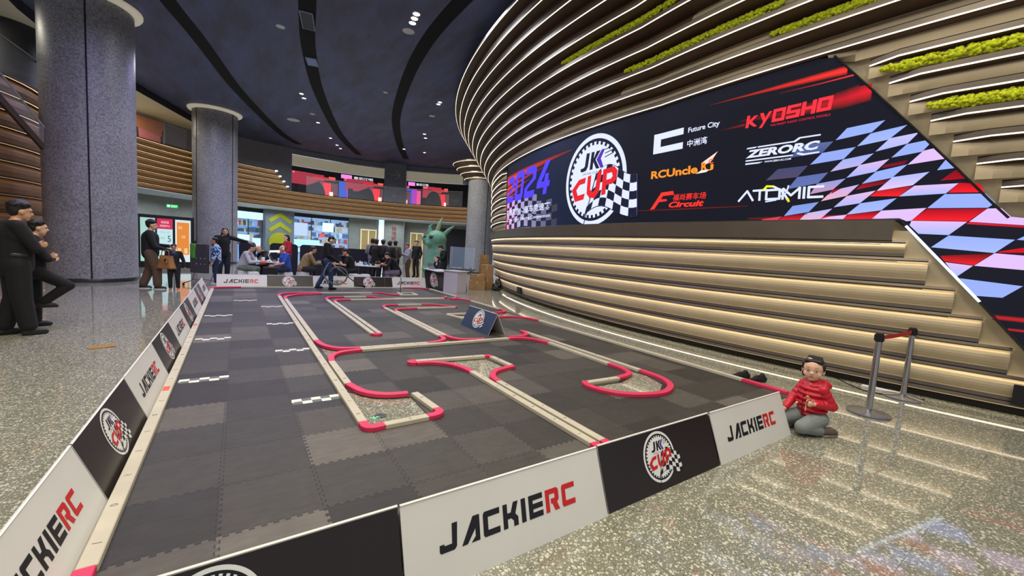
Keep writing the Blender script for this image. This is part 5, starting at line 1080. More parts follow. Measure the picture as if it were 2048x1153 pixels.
def person(label, loc, facing, J, H=1.72, skin=0, top='#15161a', bottom='#22242b', shoe='#141414', hair='short', hairc=None, yaw=0, pitch=0, short=False, vox=.0105, grp=None, extra=None, topm=None, build=1.0, long_coat=False, curl=.6, sole=None, legw=1.0):
    k = H / 1.70
    if isinstance(facing, (int, float)):   # degrees: 0 faces the viewer, 90 the right of the photo, 180 away
        q = math.atan2(-loc[1], -loc[0]) + math.radians(facing); facing = (math.cos(q), math.sin(q))
    rz = math.atan2(-facing[0], facing[1]); e = empty('person', (loc[0], loc[1], loc[2] if len(loc) > 2 else 0), rz); tag(e, label, 'person', grp); e.scale = (k, k, k)
    sm = pm('skin_%d' % skin, SK[skin], .5, 0, .05, 12); tm = topm or pm('cloth_' + top[1:], top, .85, 0, .10, 22, .15); bm_ = pm('cloth_' + bottom[1:], bottom, .85, 0, .10, 22, .15)
    g = build; Rh = Matrix.Rotation(math.radians(yaw), 3, 'Z') @ Matrix.Rotation(math.radians(pitch), 3, 'X'); hc = J['hed']
    hp = lambda x, y, z: hc + Rh @ V3(x, y, z)
    P = [('e', hp(0, -.005, .02), (.074, .092, .095), Rh), ('e', hp(0, .025, -.035), (.060, .068, .075), Rh), ('e', hp(0, .058, -.085), (.030, .028, .026), Rh), ('c', hp(0, .086, .012), hp(0, .106, -.018), .009, .013), ('e', hp(-.075, .0, -.008), (.012, .022, .032), Rh), ('e', hp(.075, .0, -.008), (.012, .022, .032), Rh), ('e', hp(0, .082, .035), (.048, .014, .012), Rh), ('e', hp(0, .084, -.050), (.024, .012, .012), Rh),
         ('c', J['nek'] - V3(0, 0, .03), hp(0, -.015, -.06), .052, .050), ('e', J['che'], (.135 * g, .095 * g, .17)), ('c', J['pel'], J['che'], .11 * g, .12 * g), ('e', J['pel'], (.145 * g, .10 * g, .11)), ('c', J['shL'], J['shR'], .055, .055), ('c', J['nek'] - V3(0, 0, .02), J['shL'], .05, .05), ('c', J['nek'] - V3(0, 0, .02), J['shR'], .05, .05)]
    for n, s in (('L', -1), ('R', 1)):
        fd = (J['wr' + n] - J['el' + n]).normalized()
        P += [('c', J['sh' + n], J['el' + n], .049 * g, .037), ('c', J['el' + n], J['wr' + n], .038, .025)] + hand_parts(J['wr' + n] + fd * .01, fd, s, J.get('curl' + n, curl), 1.0)
        P += [('c', J['hi' + n], J['kn' + n], .085 * g, .055), ('c', J['kn' + n], J['an' + n], .054, .036), ('c', J['an' + n], J['an' + n] + J.get('toe' + n, V3(0, .12, -.03)) * .22, .036, .030)]
    remeshed('body', P, vox, sm, e)
    # clothes
    q = .014 * (1 if not short else .7); hem = J['pel'] + (J['che'] - J['pel']) * (-.12 if not long_coat else -.45)
    T = [('e', J['che'], (.150 * g + q, .108 * g + q, .185)), ('c', hem, J['che'], .128 * g + q, .128 * g + q), ('e', hem + V3(0, 0, .04), (.150 * g + q, .112 * g + q, .09)), ('c', J['shL'], J['shR'], .060 + q, .060 + q), ('c', J['nek'] - V3(0, 0, .045), J['shL'], .048 + q, .052 + q), ('c', J['nek'] - V3(0, 0, .045), J['shR'], .048 + q, .052 + q)]
    for n in 'LR':
        a, b, w = J['sh' + n], J['el' + n], J['wr' + n]
        if short: T += [('c', a, a + (b - a) * .72, .056 * g + q, .052 + q)]
        else: T += [('c', a, b, .052 * g + q, .043 + q), ('c', b, b + (w - b) * .90, .043 + q, .030 + q), ('c', b + (w - b) * .90, b + (w - b) * .95, .033 + q, .033 + q)]
    remeshed('shirt' if short else 'jacket', T, vox, tm, e, 2)
    B_ = [('e', J['pel'] + V3(0, 0, .01), (.150 * g + .006, .108 * g + .006, .115))]
    for n in 'LR': B_ += [('c', J['hi' + n], J['kn' + n], .090 * g + .012, (.066 + .012) * (.5 + .5 * legw)), ('c', J['kn' + n], J['an' + n] + (J['kn' + n] - J['an' + n]).normalized() * (.03 + .035 * (legw - 1)), (.064 + .012) * (.5 + .5 * legw), (.052 + .012) * (.35 + .65 * legw))]
    remeshed('trousers', B_, vox, bm_, e, 2)
    shm = pm('shoe_' + shoe[1:], shoe, .5, 0, .1, 15)
    for n in 'LR':
        a = J['an' + n]; t = J.get('toe' + n, V3(0, .12, -.03)); f = V3(t.x, t.y, 0).normalized() if V3(t.x, t.y, 0).length > .01 else V3(0, 1, 0)
        dz = J['an' + n].z - .085; b0 = V3(a.x, a.y, a.z - .045)
        so = remeshed('shoe', [('c', a + V3(0, 0, -.02), b0 - f * .03, .046, .042), ('c', b0 - f * .035, b0 + f * .14 + V3(0, 0, t.z * .3 - .0), .041, .034), ('c', b0 + f * .03 + V3(0, 0, .01), b0 + f * .12, .044, .036)], vox, shm, e, 2)
        for v in so.data.vertices: v.co.z = max(v.co.z, dz + .002)
        if sole:
            mb = MB(); mb.prism([(v.x, v.y) for v in [b0 + f * (.04 + .13 * math.cos(x)) + V3(-f.y, f.x, 0) * (.046 * math.sin(x)) for x in [2 * PI * i / 18 for i in range(18)]]], dz + .001, dz + .022); mb.build('sole', pm('sole_' + sole[1:], sole, .6), so)
    # hair
    hm = HAIRM if not hairc else pm('hair_' + hairc[1:], hairc, .6, 0, .25, 50)
    Hh = []
    if hair in ('short', 'long', 'bushy', 'curly', 'dread'):
        Hh = [('e', hp(0, -.022, .052), (.083, .090, .080), Rh), ('e', hp(0, -.05, .01), (.080, .062, .085), Rh), ('c', hp(-.050, .042, .088), hp(.050, .042, .088), .024, .024)]
    if hair == 'bushy': Hh += [('e', hp(0, -.018, .082), (.092, .098, .070), Rh), ('e', hp(0, -.07, .03), (.082, .055, .08), Rh)]
    if hair in ('short', 'bushy'):
        rr = random.Random(len(label))
        for i in range(46):
            a, b = rr.uniform(-.35, PI + .35) + PI, rr.uniform(.12, 1.45); q_ = (.086 if hair == 'short' else .100) + rr.uniform(-.004, .010)
            Hh.append(('c', hp(q_ * math.cos(a) * math.cos(b), -.018 + q_ * 1.05 * math.sin(a) * math.cos(b), .045 + q_ * .92 * math.sin(b)), hp((q_ + .006) * math.cos(a) * math.cos(b + .18), .0 + q_ * 1.05 * math.sin(a) * math.cos(b + .18), .049 + q_ * .95 * math.sin(min(1.5, b + .2))), .015, .009))
        for i in range(9): x = -.06 + .12 * i / 8; Hh.append(('c', hp(x, .03, .112), hp(x + rr.uniform(-.01, .01), .070, .088 + rr.uniform(-.012, .008)), .015, .007))
    if hair == 'long': Hh += [('c', hp(0, -.06, .0), hp(0, -.085, -.26), .07, .055), ('c', hp(-.07, -.02, .03), hp(-.075, -.03, -.24), .028, .03), ('c', hp(.07, -.02, .03), hp(.075, -.03, -.24), .028, .03)]
    if hair == 'dread':
        for i in range(11):
            a = PI * (.05 + .9 * i / 10); Hh += [('c', hp(.075 * math.cos(a), -.07 * math.sin(a), .04), hp(.105 * math.cos(a), -.09 * math.sin(a), -.2), .022, .016)]
    if hair == 'curly':
        rr = random.Random(3)
        for i in range(40): a, b = rr.random() * 2 * PI, rr.random() * 1.3; Hh += [('e', hp(.092 * math.cos(a) * math.cos(b), -.02 + .10 * math.sin(a) * math.cos(b) * (1 if math.sin(a) < 0 else .55), .045 + .085 * math.sin(b)), (.022, .022, .022))]
    if hair == 'thin': Hh = [('e', hp(0, -.045, .015), (.081, .062, .075), Rh)]
    if hair == 'cap': Hh = [('e', hp(0, -.012, .060), (.086, .104, .078), Rh), ('e', hp(0, .10, .055), (.066, .062, .010), Rh), ('e', hp(0, -.05, .01), (.078, .058, .07), Rh)]
    if Hh: remeshed('cap' if hair == 'cap' else 'hair', Hh, vox, hm, e, 1)
    em = pm('eye_dark', '#17110d', .3); lm = pm('lip', '#8a4a40', .5)
    for s in (-1, 1):
        mb = MB(); mb.ell((0, 0, 0), (.013, .006, .006), 10, 0, Rh); o = mb.build('eye', em, e, smooth=True); o.location = hp(s * .031, .083, .014)
    mb = MB(); mb.ell((0, 0, 0), (.021, .005, .005), 10, 0, Rh); o = mb.build('mouth', lm, e, smooth=True); o.location = hp(0, .094, -.048)
    if extra: extra(e, J, hp, Rh)
    return e
RT = (CR.x, CR.y); LF = (-CR.x, -CR.y); TOC = (-CF.x, -CF.y); AWY = (CF.x, CF.y)
def mix(a, b, t): return (a[0] * (1 - t) + b[0] * t, a[1] * (1 - t) + b[1] * t)
def setj(J, **kw):
    for k, v in kw.items(): J[k] = V3(*v) if isinstance(v, (tuple, list)) else v
    return J
# --- two people in black at the far left
J = setj(stand(.09), wrL=(.09, .17, 1.15), elL=(-.22, .13, 1.10), wrR=(-.10, .20, 1.10), elR=(.22, .13, 1.11), hed=(0, .06, 1.565), anL=(-.09, -.10, .085), knL=(-.09, .0, .49), anR=(.10, .07, .085), curlL=1.2, curlR=1.2)
def belt(e, J, hp, Rh):
    mb = MB(); mb.lathe([(.158, -.02), (.163, -.018), (.163, .018), (.158, .02)], (J['pel'].x, J['pel'].y, J['pel'].z + .10), 28, 0, Matrix.Diagonal((1.05, .82, 1))); mb.build('belt', pm('belt_grey', '#3b3b3e', .3, .3), e, smooth=True)
person('tall man in black with crossed arms standing in profile at the left edge', (-2.50, 8.36), 102, J, 1.84, 0, '#0d0d0f', '#0b0b0d', '#101012', yaw=-4, pitch=-8, vox=.0095, extra=belt, build=1.16, legw=1.55, hair='bushy')
J = setj(stand(.09), knR=(.12, .36, .66), anR=(.11, .08, .40), toeR=(0, .11, -.06), anL=(-.08, .02, .085), wrL=(.09, .18, 1.12), elL=(-.22, .13, 1.08), wrR=(-.10, .21, 1.07), elR=(.22, .14, 1.09), hed=(0, .07, 1.55), nek=(0, .02, 1.44), curlL=1.2, curlR=1.2)
person('shorter person in black behind the tall man with one knee raised forward', (-2.50, 8.92), 92, J, 1.62, 2, '#0f0f12', '#0c0c0e', '#121214', yaw=0, pitch=-6, vox=.0095)
# --- man with the tan bag and the boy
J = setj(stand(.10), wrR=(.14, .40, .97), elR=(.26, .12, 1.06), wrL=(-.05, .36, 1.08), elL=(-.25, .10, 1.08), anL=(-.1, -.16, .085), knL=(-.1, -.02, .49), anR=(.1, .14, .085), knR=(.1, .13, .50), curlR=1.3)
person('man in black jacket and brown trousers holding out a tan bag', (-1.86, 13.98), 84, J, 1.78, 2, '#141416', '#5a4736', '#16161a', yaw=0, pitch=-6, sole='#d8d8d8', build=1.25, legw=1.6, hair='bushy')
bag = empty('tote_bag', (-1.50, 13.70, .56), -.6); tag(bag, 'tan brown tote bag held between the man in brown trousers and the boy', 'bag')
m_ = MB(); Pb = []
for i in range(9):
    t = i / 8; w = .22 - .05 * t; d = .11 - .05 * t
    Pb.append([(w * math.copysign(abs(math.cos(a)) ** .6, math.cos(a)), d * math.copysign(abs(math.sin(a)) ** .6, math.sin(a)) + .012 * math.sin(3 * a + 5 * t), t * .34) for a in [2 * PI * j / 24 for j in range(24)]])
vs = [v for r in Pb for v in r]; fs = [(i * 24 + j, i * 24 + (j + 1) % 24, (i + 1) * 24 + (j + 1) % 24, (i + 1) * 24 + j) for i in range(8) for j in range(24)] + [tuple(range(24))[::-1]]
m_.add(vs, fs); TAN = pm('tan_leather', '#9c6f3a', .6, 0, .12, 8, .2); m_.build('body', TAN, bag, smooth=True)
for s in (-1, 1): m_ = MB(); m_.tube(spline([(-.10, s * .05, .32), (-.07, s * .05, .46), (.07, s * .05, .46), (.10, s * .05, .32)], 6), .010, 6); m_.build('handle', TAN, bag, smooth=True)
def openjacket(e, J, hp, Rh):
    mb = MB(); mb.ell(J['che'] + V3(0, .088, -.02), (.085, .035, .21), 16); mb.build('shirt_front', pm('blue_shirt', '#2f4f9a', .8, 0, .3, 25), e, smooth=True)
J = setj(stand(.11), wrL=(-.30, .02, .88), elL=(-.27, -.03, 1.10), wrR=(.18, .24, 1.08), elR=(.24, .05, 1.12), knL=(-.11, .05, .49), curlL=.5)
person('small boy in open black jacket and blue shirt facing the viewer', (-1.36, 13.70), -8, J, 1.20, 1, '#15151a', '#1a1b20', '#c8602a', hair='short', yaw=8, extra=openjacket, sole='#e4e4e4', build=1.15)
# --- group behind the back boards, left table
def camo():
    m = bpy.data.materials.new('camo_hoodie'); m.use_nodes = True; nt = m.node_tree; N = nt.nodes; K = nt.links; b = N['Principled BSDF']; b.inputs['Roughness'].default_value = .85
    tc = N.new('ShaderNodeTexCoord'); no = N.new('ShaderNodeTexNoise'); no.inputs['Scale'].default_value = 17; no.inputs['Detail'].default_value = 2; cr = N.new('ShaderNodeValToRGB'); cr.color_ramp.interpolation = 'CONSTANT'
    cr.color_ramp.elements[0].color = (.01, .015, .06, 1); cr.color_ramp.elements[1].position = .44; cr.color_ramp.elements[1].color = (.10, .28, .62, 1); e = cr.color_ramp.elements.new(.54); e.color = (.62, .72, .85, 1)
    K.new(tc.outputs['Object'], no.inputs['Vector']); K.new(no.outputs['Fac'], cr.inputs[0]); K.new(cr.outputs[0], b.inputs['Base Color']); return m
J = setj(stand(.09), hed=(0, .05, 1.57))
person('boy in blue and white camouflage hoodie and jeans turned away to the left', (-.52, 15.05), 262, J, 1.42, 1, '#5f7fb5', '#1e2a44', '#d8d6cf', yaw=10, topm=camo(), build=1.12)
def beard(e, J, hp, Rh):
    remeshed('beard', [('e', hp(0, .062, -.085), (.046, .036, .04), Rh)], .010, pm('grey_beard', '#6e6a64', .8), e, 1)
J = setj(stand(), elL=(-.42, .02, 1.34), wrL=(-.60, .14, 1.30), shL=(-.19, 0, 1.40), wrR=(.20, .08, .90), hed=(-.03, .05, 1.57), curlL=.2)
person('bearded man with long dreadlocks in black reaching an arm to his side', (-.36, 15.9), 15, J, 1.74, 0, '#0e0e11', '#1d2330', hair='dread', yaw=-12, pitch=0, extra=beard, build=1.15)
def redtoy(e, J, hp, Rh):
    mb = MB(); mb.box(J['wrR'] + V3(-.05, .10, -.04), (.10, .16, .07), 0, .3); o = mb.build('held_car_body', pm('red_toy', '#c22638', .35), e); bevel(o, .015)
J = sit(.16)
person('seated person in pale grey sweatshirt and green grey trousers holding a red model body', (.12, 15.55), 70, J, 1.68, 2, '#b9b7bd', '#6f7a6a', hair='short', hairc='#15233a', pitch=-22, extra=redtoy)
def headset(e, J, hp, Rh):
    mb = MB(); mb.tube([hp(.085 * math.cos(a), .0, .02 + .10 * math.sin(a)) for a in [PI * i / 12 for i in range(13)]], .009, 6)
    for s in (-1, 1): mb.ell(hp(s * .085, 0, -.005), (.022, .036, .042), 10, 0, Rh)
    mb.build('headphones', pm('white_plastic', '#d9d9d6', .35), e, smooth=True)
def lanyard(e, J, hp, Rh):
    headset(e, J, hp, Rh); mb = MB(); c = J['che']; mb.tube([c + V3(-.07, .06, .16), c + V3(-.05, .125, .0), c + V3(0, .135, -.16), c + V3(.05, .125, .0), c + V3(.07, .06, .16)], .006, 5); mb.box(c + V3(0, .14, -.20), (.07, .006, .09)); mb.build('lanyard', pm('white_plastic', '#d9d9d6', .35), e)
J = setj(sit(.02), wrL=(-.10, .33, .66), wrR=(.12, .36, .62), elR=(.26, .08, .70))
person('balding man in bright blue T-shirt with white headphones seated on a stool', (1.34, 15.25), 292, J, 1.70, 0, '#2f52b8', '#20263a', hair='thin', hairc='#4a443e', short=True, extra=lanyard, build=1.15)
J = setj(stand(), wrL=(-.12, .24, 1.05), elL=(-.24, .05, 1.1))
person('woman with long dark hair in a red top standing behind the man in blue', (1.50, 16.8), 292, J, 1.66, 2, '#b3182c', '#1a1a1e', hair='long', yaw=10)
J = setj(sit(.3), hed=(0, .44, 1.10))
person('older man bending under the white ring lamp at the left work table', (1.02, 16.5), 300, J, 1.70, 0, '#1d1d22', '#18181c', hair='thin', hairc='#3b3733', pitch=-25)
J = sit(.17)
person('man in khaki jacket seated on a white stool working at a small table', (1.86, 15.5), 100, J, 1.72, 0, '#8a7350', '#1a1a1e', hair='short', hairc='#2a2522', pitch=-14, build=1.15)
# --- walking man with the vacuum wand
J = setj(stand(.09), anL=(-.09, -.24, .095), knL=(-.09, -.03, .50), toeL=(0, .11, -.035), anR=(.09, .14, .085), knR=(.09, .13, .50), pel=(0, 0, .92), hed=(0, .13, 1.53), nek=(0, .07, 1.42), che=(0, .03, 1.25), wrR=(.16, .34, .88), elR=(.24, .06, 1.06), wrL=(-.10, .34, .86), elL=(-.25, .06, 1.06), curlR=1.3, curlL=1.3)
walker = person('walking man in dark hoodie, jeans and white headphones sweeping with a vacuum wand', (2.33, 13.92, MZ), 93, J, 1.72, 2, '#121319', '#2b3f5f', '#15161a', hair='short', yaw=-10, pitch=-22, extra=headset, build=1.1)
vac = empty('vacuum_hose', (2.62, 13.72, .86)); tag(vac, 'grey vacuum wand and looped hose held by the walking man', 'vacuum')
off = -vac.location
def wp(px, py, y): d = ray(px, py); return EYE + d * (y / d.y) + off
m_ = MB(); m_.tube([wp(660, 524, 13.75), wp(690, 549, 13.8), wp(716, 570, 13.95)], .017, 8); m_.build('wand', pm('chrome_wand', '#8d8f94', .25, .7), vac, smooth=True)
m_ = MB(); m_.tube([wp(716, 570, 13.95), wp(722, 572, 14.0), wp(730, 574, 14.02)], [.02, .03, .035], 8); m_.build('nozzle', pm('black_plastic', '#111113', .4), vac, smooth=True)
m_ = MB(); m_.tube(spline([wp(658, 526, 13.7), wp(650, 540, 13.6), wp(648, 552, 13.55), wp(660, 565, 13.5), wp(676, 570, 13.5), wp(690, 562, 13.5), wp(695, 548, 13.5), wp(684, 536, 13.55), wp(668, 536, 13.6), wp(660, 545, 13.65)], 7), .022, 8); m_.build('hose', pm('hose_grey', '#5c6067', .5, 0, .1, 60), vac, smooth=True)
# --- right work table group
J = setj(sit(.12), wrL=(-.02, .36, .78), wrR=(.05, .34, .74))
person('seated person in dark cap and black clothes facing the table with folded arms', (3.10, 15.85), 50, J, 1.68, 1, '#17171b', '#141418', hair='cap', hairc='#111115', pitch=-12)
J = setj(sit(.10))
person('seated man in black T-shirt and black cap leaning his bare forearms left', (3.42, 15.35), 278, J, 1.70, 0, '#101013', '#16161a', hair='cap', hairc='#0f0f12', short=True, pitch=-10, build=1.1)
back = [(4.72, 17.6, 1.74, '#77747a', 'short', 'person in grey hoodie seen from behind, leftmost of the standing crowd'), (4.57, 16.5, 1.72, '#0f0f12', 'short', 'broad person in black seen from behind, second in the standing crowd'), (5.09, 17.4, 1.72, '#121216', 'short', 'person in black coat seen from behind in the middle of the crowd'), (5.14, 16.6, 1.68, '#141418', 'short', 'person in dark jacket seen from behind next to the woman with curly hair'), (5.66, 17.5, 1.70, '#4a4236', 'curly', 'person with curly hair and brown jacket seen from behind, rightmost of the crowd')]
for x, y, H, c, h, lb in back: person(lb, (x, y), mix(AWY, RT, .15 if h == 'short' else -.2), setj(stand(), wrL=(-.14, .20, 1.0), wrR=(.16, .2, 1.0)), H, 1, c, '#17181d', hair=h, yaw=random.uniform(-15, 15), build=1.15, vox=.012)
J = setj(sit(.26), hed=(0, .38, 1.12))
person('seated man in black bending his head over the right work table', (5.02, 15.2), 285, J, 1.70, 2, '#0f0f12', '#6e6478', hair='short', pitch=-28, build=1.15)
J = setj(stand(.08), wrR=(.06, .30, 1.16), elR=(.24, .08, 1.10), wrL=(-.05, .30, 1.2), elL=(-.24, .08, 1.12), hed=(0, .07, 1.56), curlL=1.2, curlR=1.2)
person('grey haired man in pale cardigan and brown trousers looking at his hands', (6.25, 17.5), 288, J, 1.66, 0, '#9a9aa3', '#57463c', '#3a332d', hair='short', hairc='#7d5b55', pitch=-22)
def stripes(e, J, hp, Rh):
    mb = MB()
    for n, s in (('L', -1), ('R', 1)): mb.tube([J['hi' + n] + V3(s * .10, .01, -.05), J['kn' + n] + V3(s * .075, .01, 0), J['an' + n] + V3(s * .062, .01, .05)], .010, 5)
    mb.box(J['shR'] + V3(.05, .03, -.14), (.05, .10, .035)); mb.build('white_stripe', pm('white_plastic', '#d9d9d6', .35), e)
person('young man in black tracksuit with white leg stripes beside the green rabbit sculpture', (7.35, 19.4), 325, setj(stand(.10)), 1.80, 2, '#0f1014', '#101116', '#15151a', hair='short', yaw=20, extra=stripes)
J = sit(.05)
def whitefront(e, J, hp, Rh):
    mb = MB(); mb.ell(J['che'] + V3(0, .092, -.02), (.06, .035, .18), 14); mb.build('shirt_front', pm('white_shirt', '#d6d4d2', .8), e, smooth=True)
person('girl with long black hair and dark jacket over white shirt seated behind the counter', (6.60, 14.9), 310, J, 1.58, 2, '#17171c', '#1a1a20', hair='long', extra=whitefront)
J = setj(stand(), hed=(0, .17, 1.50), nek=(0, .09, 1.42), che=(0, .04, 1.25), wrR=(.05, .32, 1.08), elR=(.24, .10, 1.08), wrL=(-.05, .32, 1.1), elL=(-.24, .1, 1.1), curlL=1.2, curlR=1.2)
person('man in black and white jacket bowing his head behind the counter girl', (7.20, 15.8), 285, J, 1.72, 2, '#101116', '#14151a', hair='short', pitch=-32, build=1.1)
# --- the small child in the red puffer jacket
def child():
    f = (-.93, .37); rz = math.atan2(-f[0], f[1]); e = empty('person', (4.78, 1.56, 0), rz); tag(e, 'small child in red puffer jacket and grey trousers sitting on the floor', 'person'); S = 1.12; e.scale = (S, S, S)
    vx = .0055; sk = pm('child_skin', '#e2b394', .5, 0, .04, 12)
    J = dict(pel=V3(0, -.02, .16), che=V3(0, .02, .35), nek=V3(0, .03, .45), hed=V3(0, .045, .565), shL=V3(-.088, .015, .405), shR=V3(.088, .02, .405), elL=V3(-.125, -.06, .270), wrL=V3(-.10, .10, .285), elR=V3(.115, .10, .27), wrR=V3(.075, .215, .190),
             hiL=V3(-.065, -.01, .135), hiR=V3(.065, -.01, .135), knL=V3(-.095, .19, .085), knR=V3(.10, .22, .085), anL=V3(-.105, .0, .05), anR=V3(.12, .03, .05))
    Rh = Matrix.Rotation(math.radians(34), 3, 'Z') @ Matrix.Rotation(math.radians(-4), 3, 'X'); hp = lambda x, y, z: J['hed'] + Rh @ V3(x, y, z)
    P = [('e', hp(0, -.004, .018), (.076, .082, .084), Rh), ('e', hp(0, .018, -.030), (.066, .060, .062), Rh), ('e', hp(-.036, .040, -.032), (.030, .026, .028), Rh), ('e', hp(.036, .040, -.032), (.030, .026, .028), Rh), ('e', hp(0, .048, -.072), (.024, .022, .018), Rh), ('c', hp(0, .074, -.004), hp(0, .084, -.018), .006, .0105), ('e', hp(-.010, .078, -.020), (.006, .006, .005), Rh), ('e', hp(.010, .078, -.020), (.006, .006, .005), Rh), ('e', hp(-.076, -.004, -.012), (.010, .018, .026), Rh), ('e', hp(.076, -.004, -.012), (.010, .018, .026), Rh), ('e', hp(0, .071, -.047), (.018, .010, .010), Rh),
         ('c', J['nek'] - V3(0, 0, .03), hp(0, -.01, -.05), .040, .040), ('c', J['pel'], J['che'], .09, .09), ('c', J['shL'], J['shR'], .04, .04)]
    for n, s in (('L', -1), ('R', 1)):
        fd = (J['wr' + n] - J['el' + n]).normalized(); P += [('c', J['sh' + n], J['el' + n], .035, .028), ('c', J['el' + n], J['wr' + n], .028, .020)] + hand_parts(J['wr' + n], fd, s, 1.3 if n == 'L' else .7, .66)
        P += [('c', J['hi' + n], J['kn' + n], .055, .042), ('c', J['kn' + n], J['an' + n], .042, .028)]
    remeshed('body', P, .0045, sk, e, 3)
    RJ = pm('red_puffer', '#c3142a', .42, 0, .06, 14, .1); T = []
    for i, (z, r) in enumerate([(.165, .112), (.212, .122), (.259, .124), (.306, .122), (.352, .116), (.398, .104)]): T.append(('e', V3(0, .0 + .012 * i * .4, z), (r, r * .92, .034)))
    T += [('c', V3(0, -.0, .17), V3(0, .02, .40), .088, .084)]
    for n in 'LR':
        a, b, w = J['sh' + n], J['el' + n], J['wr' + n]
        for i in range(4): c = a + (b - a) * (i / 3.4); T.append(('e', c, (.047 - .002 * i,) * 3))
        for i in range(5): c = b + (w - b) * (i / 4.6); T.append(('e', c, (.042 - .0028 * i,) * 3))
    T += [('c', V3(-.06, -.03, .44), V3(.06, -.03, .44), .038, .038), ('c', V3(-.085, .0, .435), V3(-.04, .075, .425), .030, .022), ('c', V3(.085, .0, .435), V3(.04, .075, .425), .030, .022), ('e', V3(0, -.075, .43), (.085, .045, .045))]
    remeshed('puffer_jacket', T, vx, RJ, e, 1)
    mb = MB(); mb.tube([V3(0, .108, .16), V3(0, .118, .24), V3(0, .118, .32), V3(0, .10, .41)], .0045, 6); mb.build('zip', pm('zip_dark', '#5c0d17', .4), e)
    remeshed('collar', [('c', V3(-.025, .072, .432), V3(.025, .072, .432), .018, .018), ('e', V3(0, .06, .415), (.03, .03, .03))], vx, pm('white_shirt', '#d6d4d2', .8), e, 1)
    GT = pm('grey_trousers', '#7d8380', .85, 0, .07, 22, .2)
    remeshed('trousers', [('e', V3(0, -.02, .125), (.125, .105, .09))] + [x for n in 'LR' for x in (('c', J['hi' + n], J['kn' + n], .075, .060), ('c', J['kn' + n], J['an' + n] + V3(0, .03, 0), .058, .046), ('e', J['kn' + n], (.062, .062, .06)))], .007, GT, e, 2)
    for n, s in (('L', -1), ('R', 1)):
        a = J['an' + n]; so = remeshed('shoe', [('c', a + V3(0, .02, 0), a + V3(s * .01, -.08, -.008), .034, .036), ('c', a + V3(s * .01, -.08, -.006), a + V3(s * .015, -.125, -.016), .038, .030)], .006, pm('brown_trainer', '#5f5148', .7, 0, .2, 40), e, 2)
        for v in so.data.vertices: v.co.z = max(v.co.z, .003)
        remeshed('sole', [('c', a + V3(s * .012, -.02, -.034), a + V3(s * .015, -.13, -.034), .034, .030)], .006, pm('trainer_sole', '#8f8478', .7), so, 1)
        for v in so.children[0].data.vertices: v.co.z = min(max(v.co.z, .002), .020)
    Hh = [('e', hp(0, -.020, .038), (.081, .079, .073), Rh), ('e', hp(0, -.048, -.005), (.077, .050, .078), Rh), ('c', hp(-.046, .034, .080), hp(.046, .034, .080), .020, .020), ('e', hp(-.075, .004, .03), (.011, .026, .040), Rh), ('e', hp(.075, .004, .03), (.011, .026, .040), Rh), ('e', hp(.066, -.055, -.055), (.022, .024, .036), Rh), ('e', hp(.02, -.085, .075), (.034, .032, .03), Rh)] + [('c', hp(-.055 + .012 * i, .042 - .0016 * (i - 4.5) ** 2, .082), hp(-.045 + .010 * i, -.04, .104), .007, .010) for i in range(10)]
    remeshed('hair', Hh, vx, HAIRM, e, 1)
    mb = MB(); mb.ell((0, 0, 0), (.018, .006, .006), 10, 0, Rh); o = mb.build('hair_clip', pm('clip_white', '#e6dfe4', .3), e, smooth=True); o.location = hp(.03, .035, .102)
    wm = pm('eye_white', '#cfc6bd', .3); em = pm('eye_dark', '#17110d', .3)
    for s in (-1, 1):
        mb = MB(); mb.ell((0, 0, 0), (.0135, .005, .0062), 12, 0, Rh); w = mb.build('eye', wm, e, smooth=True); w.location = hp(s * .031, .0735, .004)
        mb = MB(); mb.ell((0, 0, 0), (.0062, .004, .0058), 10, 0, Rh); i_ = mb.build('iris', em, w, smooth=True); i_.location = Rh @ V3(-.002, .0035, 0)
        mb = MB(); mb.tube([hp(s * (.031 - .014 * q), .0765 - .002 * abs(q), .012 - .004 * q * q) for q in (-1, -.5, 0, .5, 1)], .0011, 5); mb.build('eyelid', em, e)
        mb = MB(); mb.tube([hp(s * .017, .079, .0315), hp(s * .032, .076, .034), hp(s * .045, .068, .0305)], .0017, 5); mb.build('eyebrow', pm('soft_brow', '#6b4a38', .7), e)
    mb = MB(); mb.ell((0, 0, .0022), (.0165, .005, .0032), 12, 0, Rh); mb.ell((0, 0, -.0028), (.013, .005, .0036), 12, 0, Rh); o = mb.build('mouth', pm('child_lip', '#9c4a45', .45), e, smooth=True); o.location = hp(0, .0815, -.047)
    cord = empty('toy_cord', e.matrix_basis @ (J['wrL'] + V3(.03, .05, .0))); tag(cord, 'pale tan cord toy held in the small child left hand', 'toy')
    mb = MB(); mb.tube(spline([(0, 0, .065), (.012, -.012, .05), (-.01, 0, .02), (.01, .008, -.03), (-.012, 0, -.075)], 5), .0065, 6); mb.ell((0, 0, .065), (.014, .012, .014), 8); mb.build('cord', pm('tan_cord', '#b99a62', .7, 0, .2, 60), cord, smooth=True)
child()
# ================================================================ LOOSE THINGS
def rbox(name, lab, cat, c, d, m, rz=0.0, grp=None, bev=.006):
    mb = MB(); mb.box((0, 0, d[2] / 2), d); o = mb.build(name, m); o.location = c; o.rotation_euler = (0, 0, rz); bevel(o, bev); tag(o, lab, cat, grp); return o
KRAFT = pm('kraft_card', '#9b7a4e', .8, 0, .10, 6, .1); CHROME = pm('polished_chrome', '#b9b9bb', .12, 1.0, .03, 3); BPL = pm('black_plastic', '#111113', .4); WPL = pm('white_stool_plastic', '#d2d2d0', .4, 0, .03, 4)
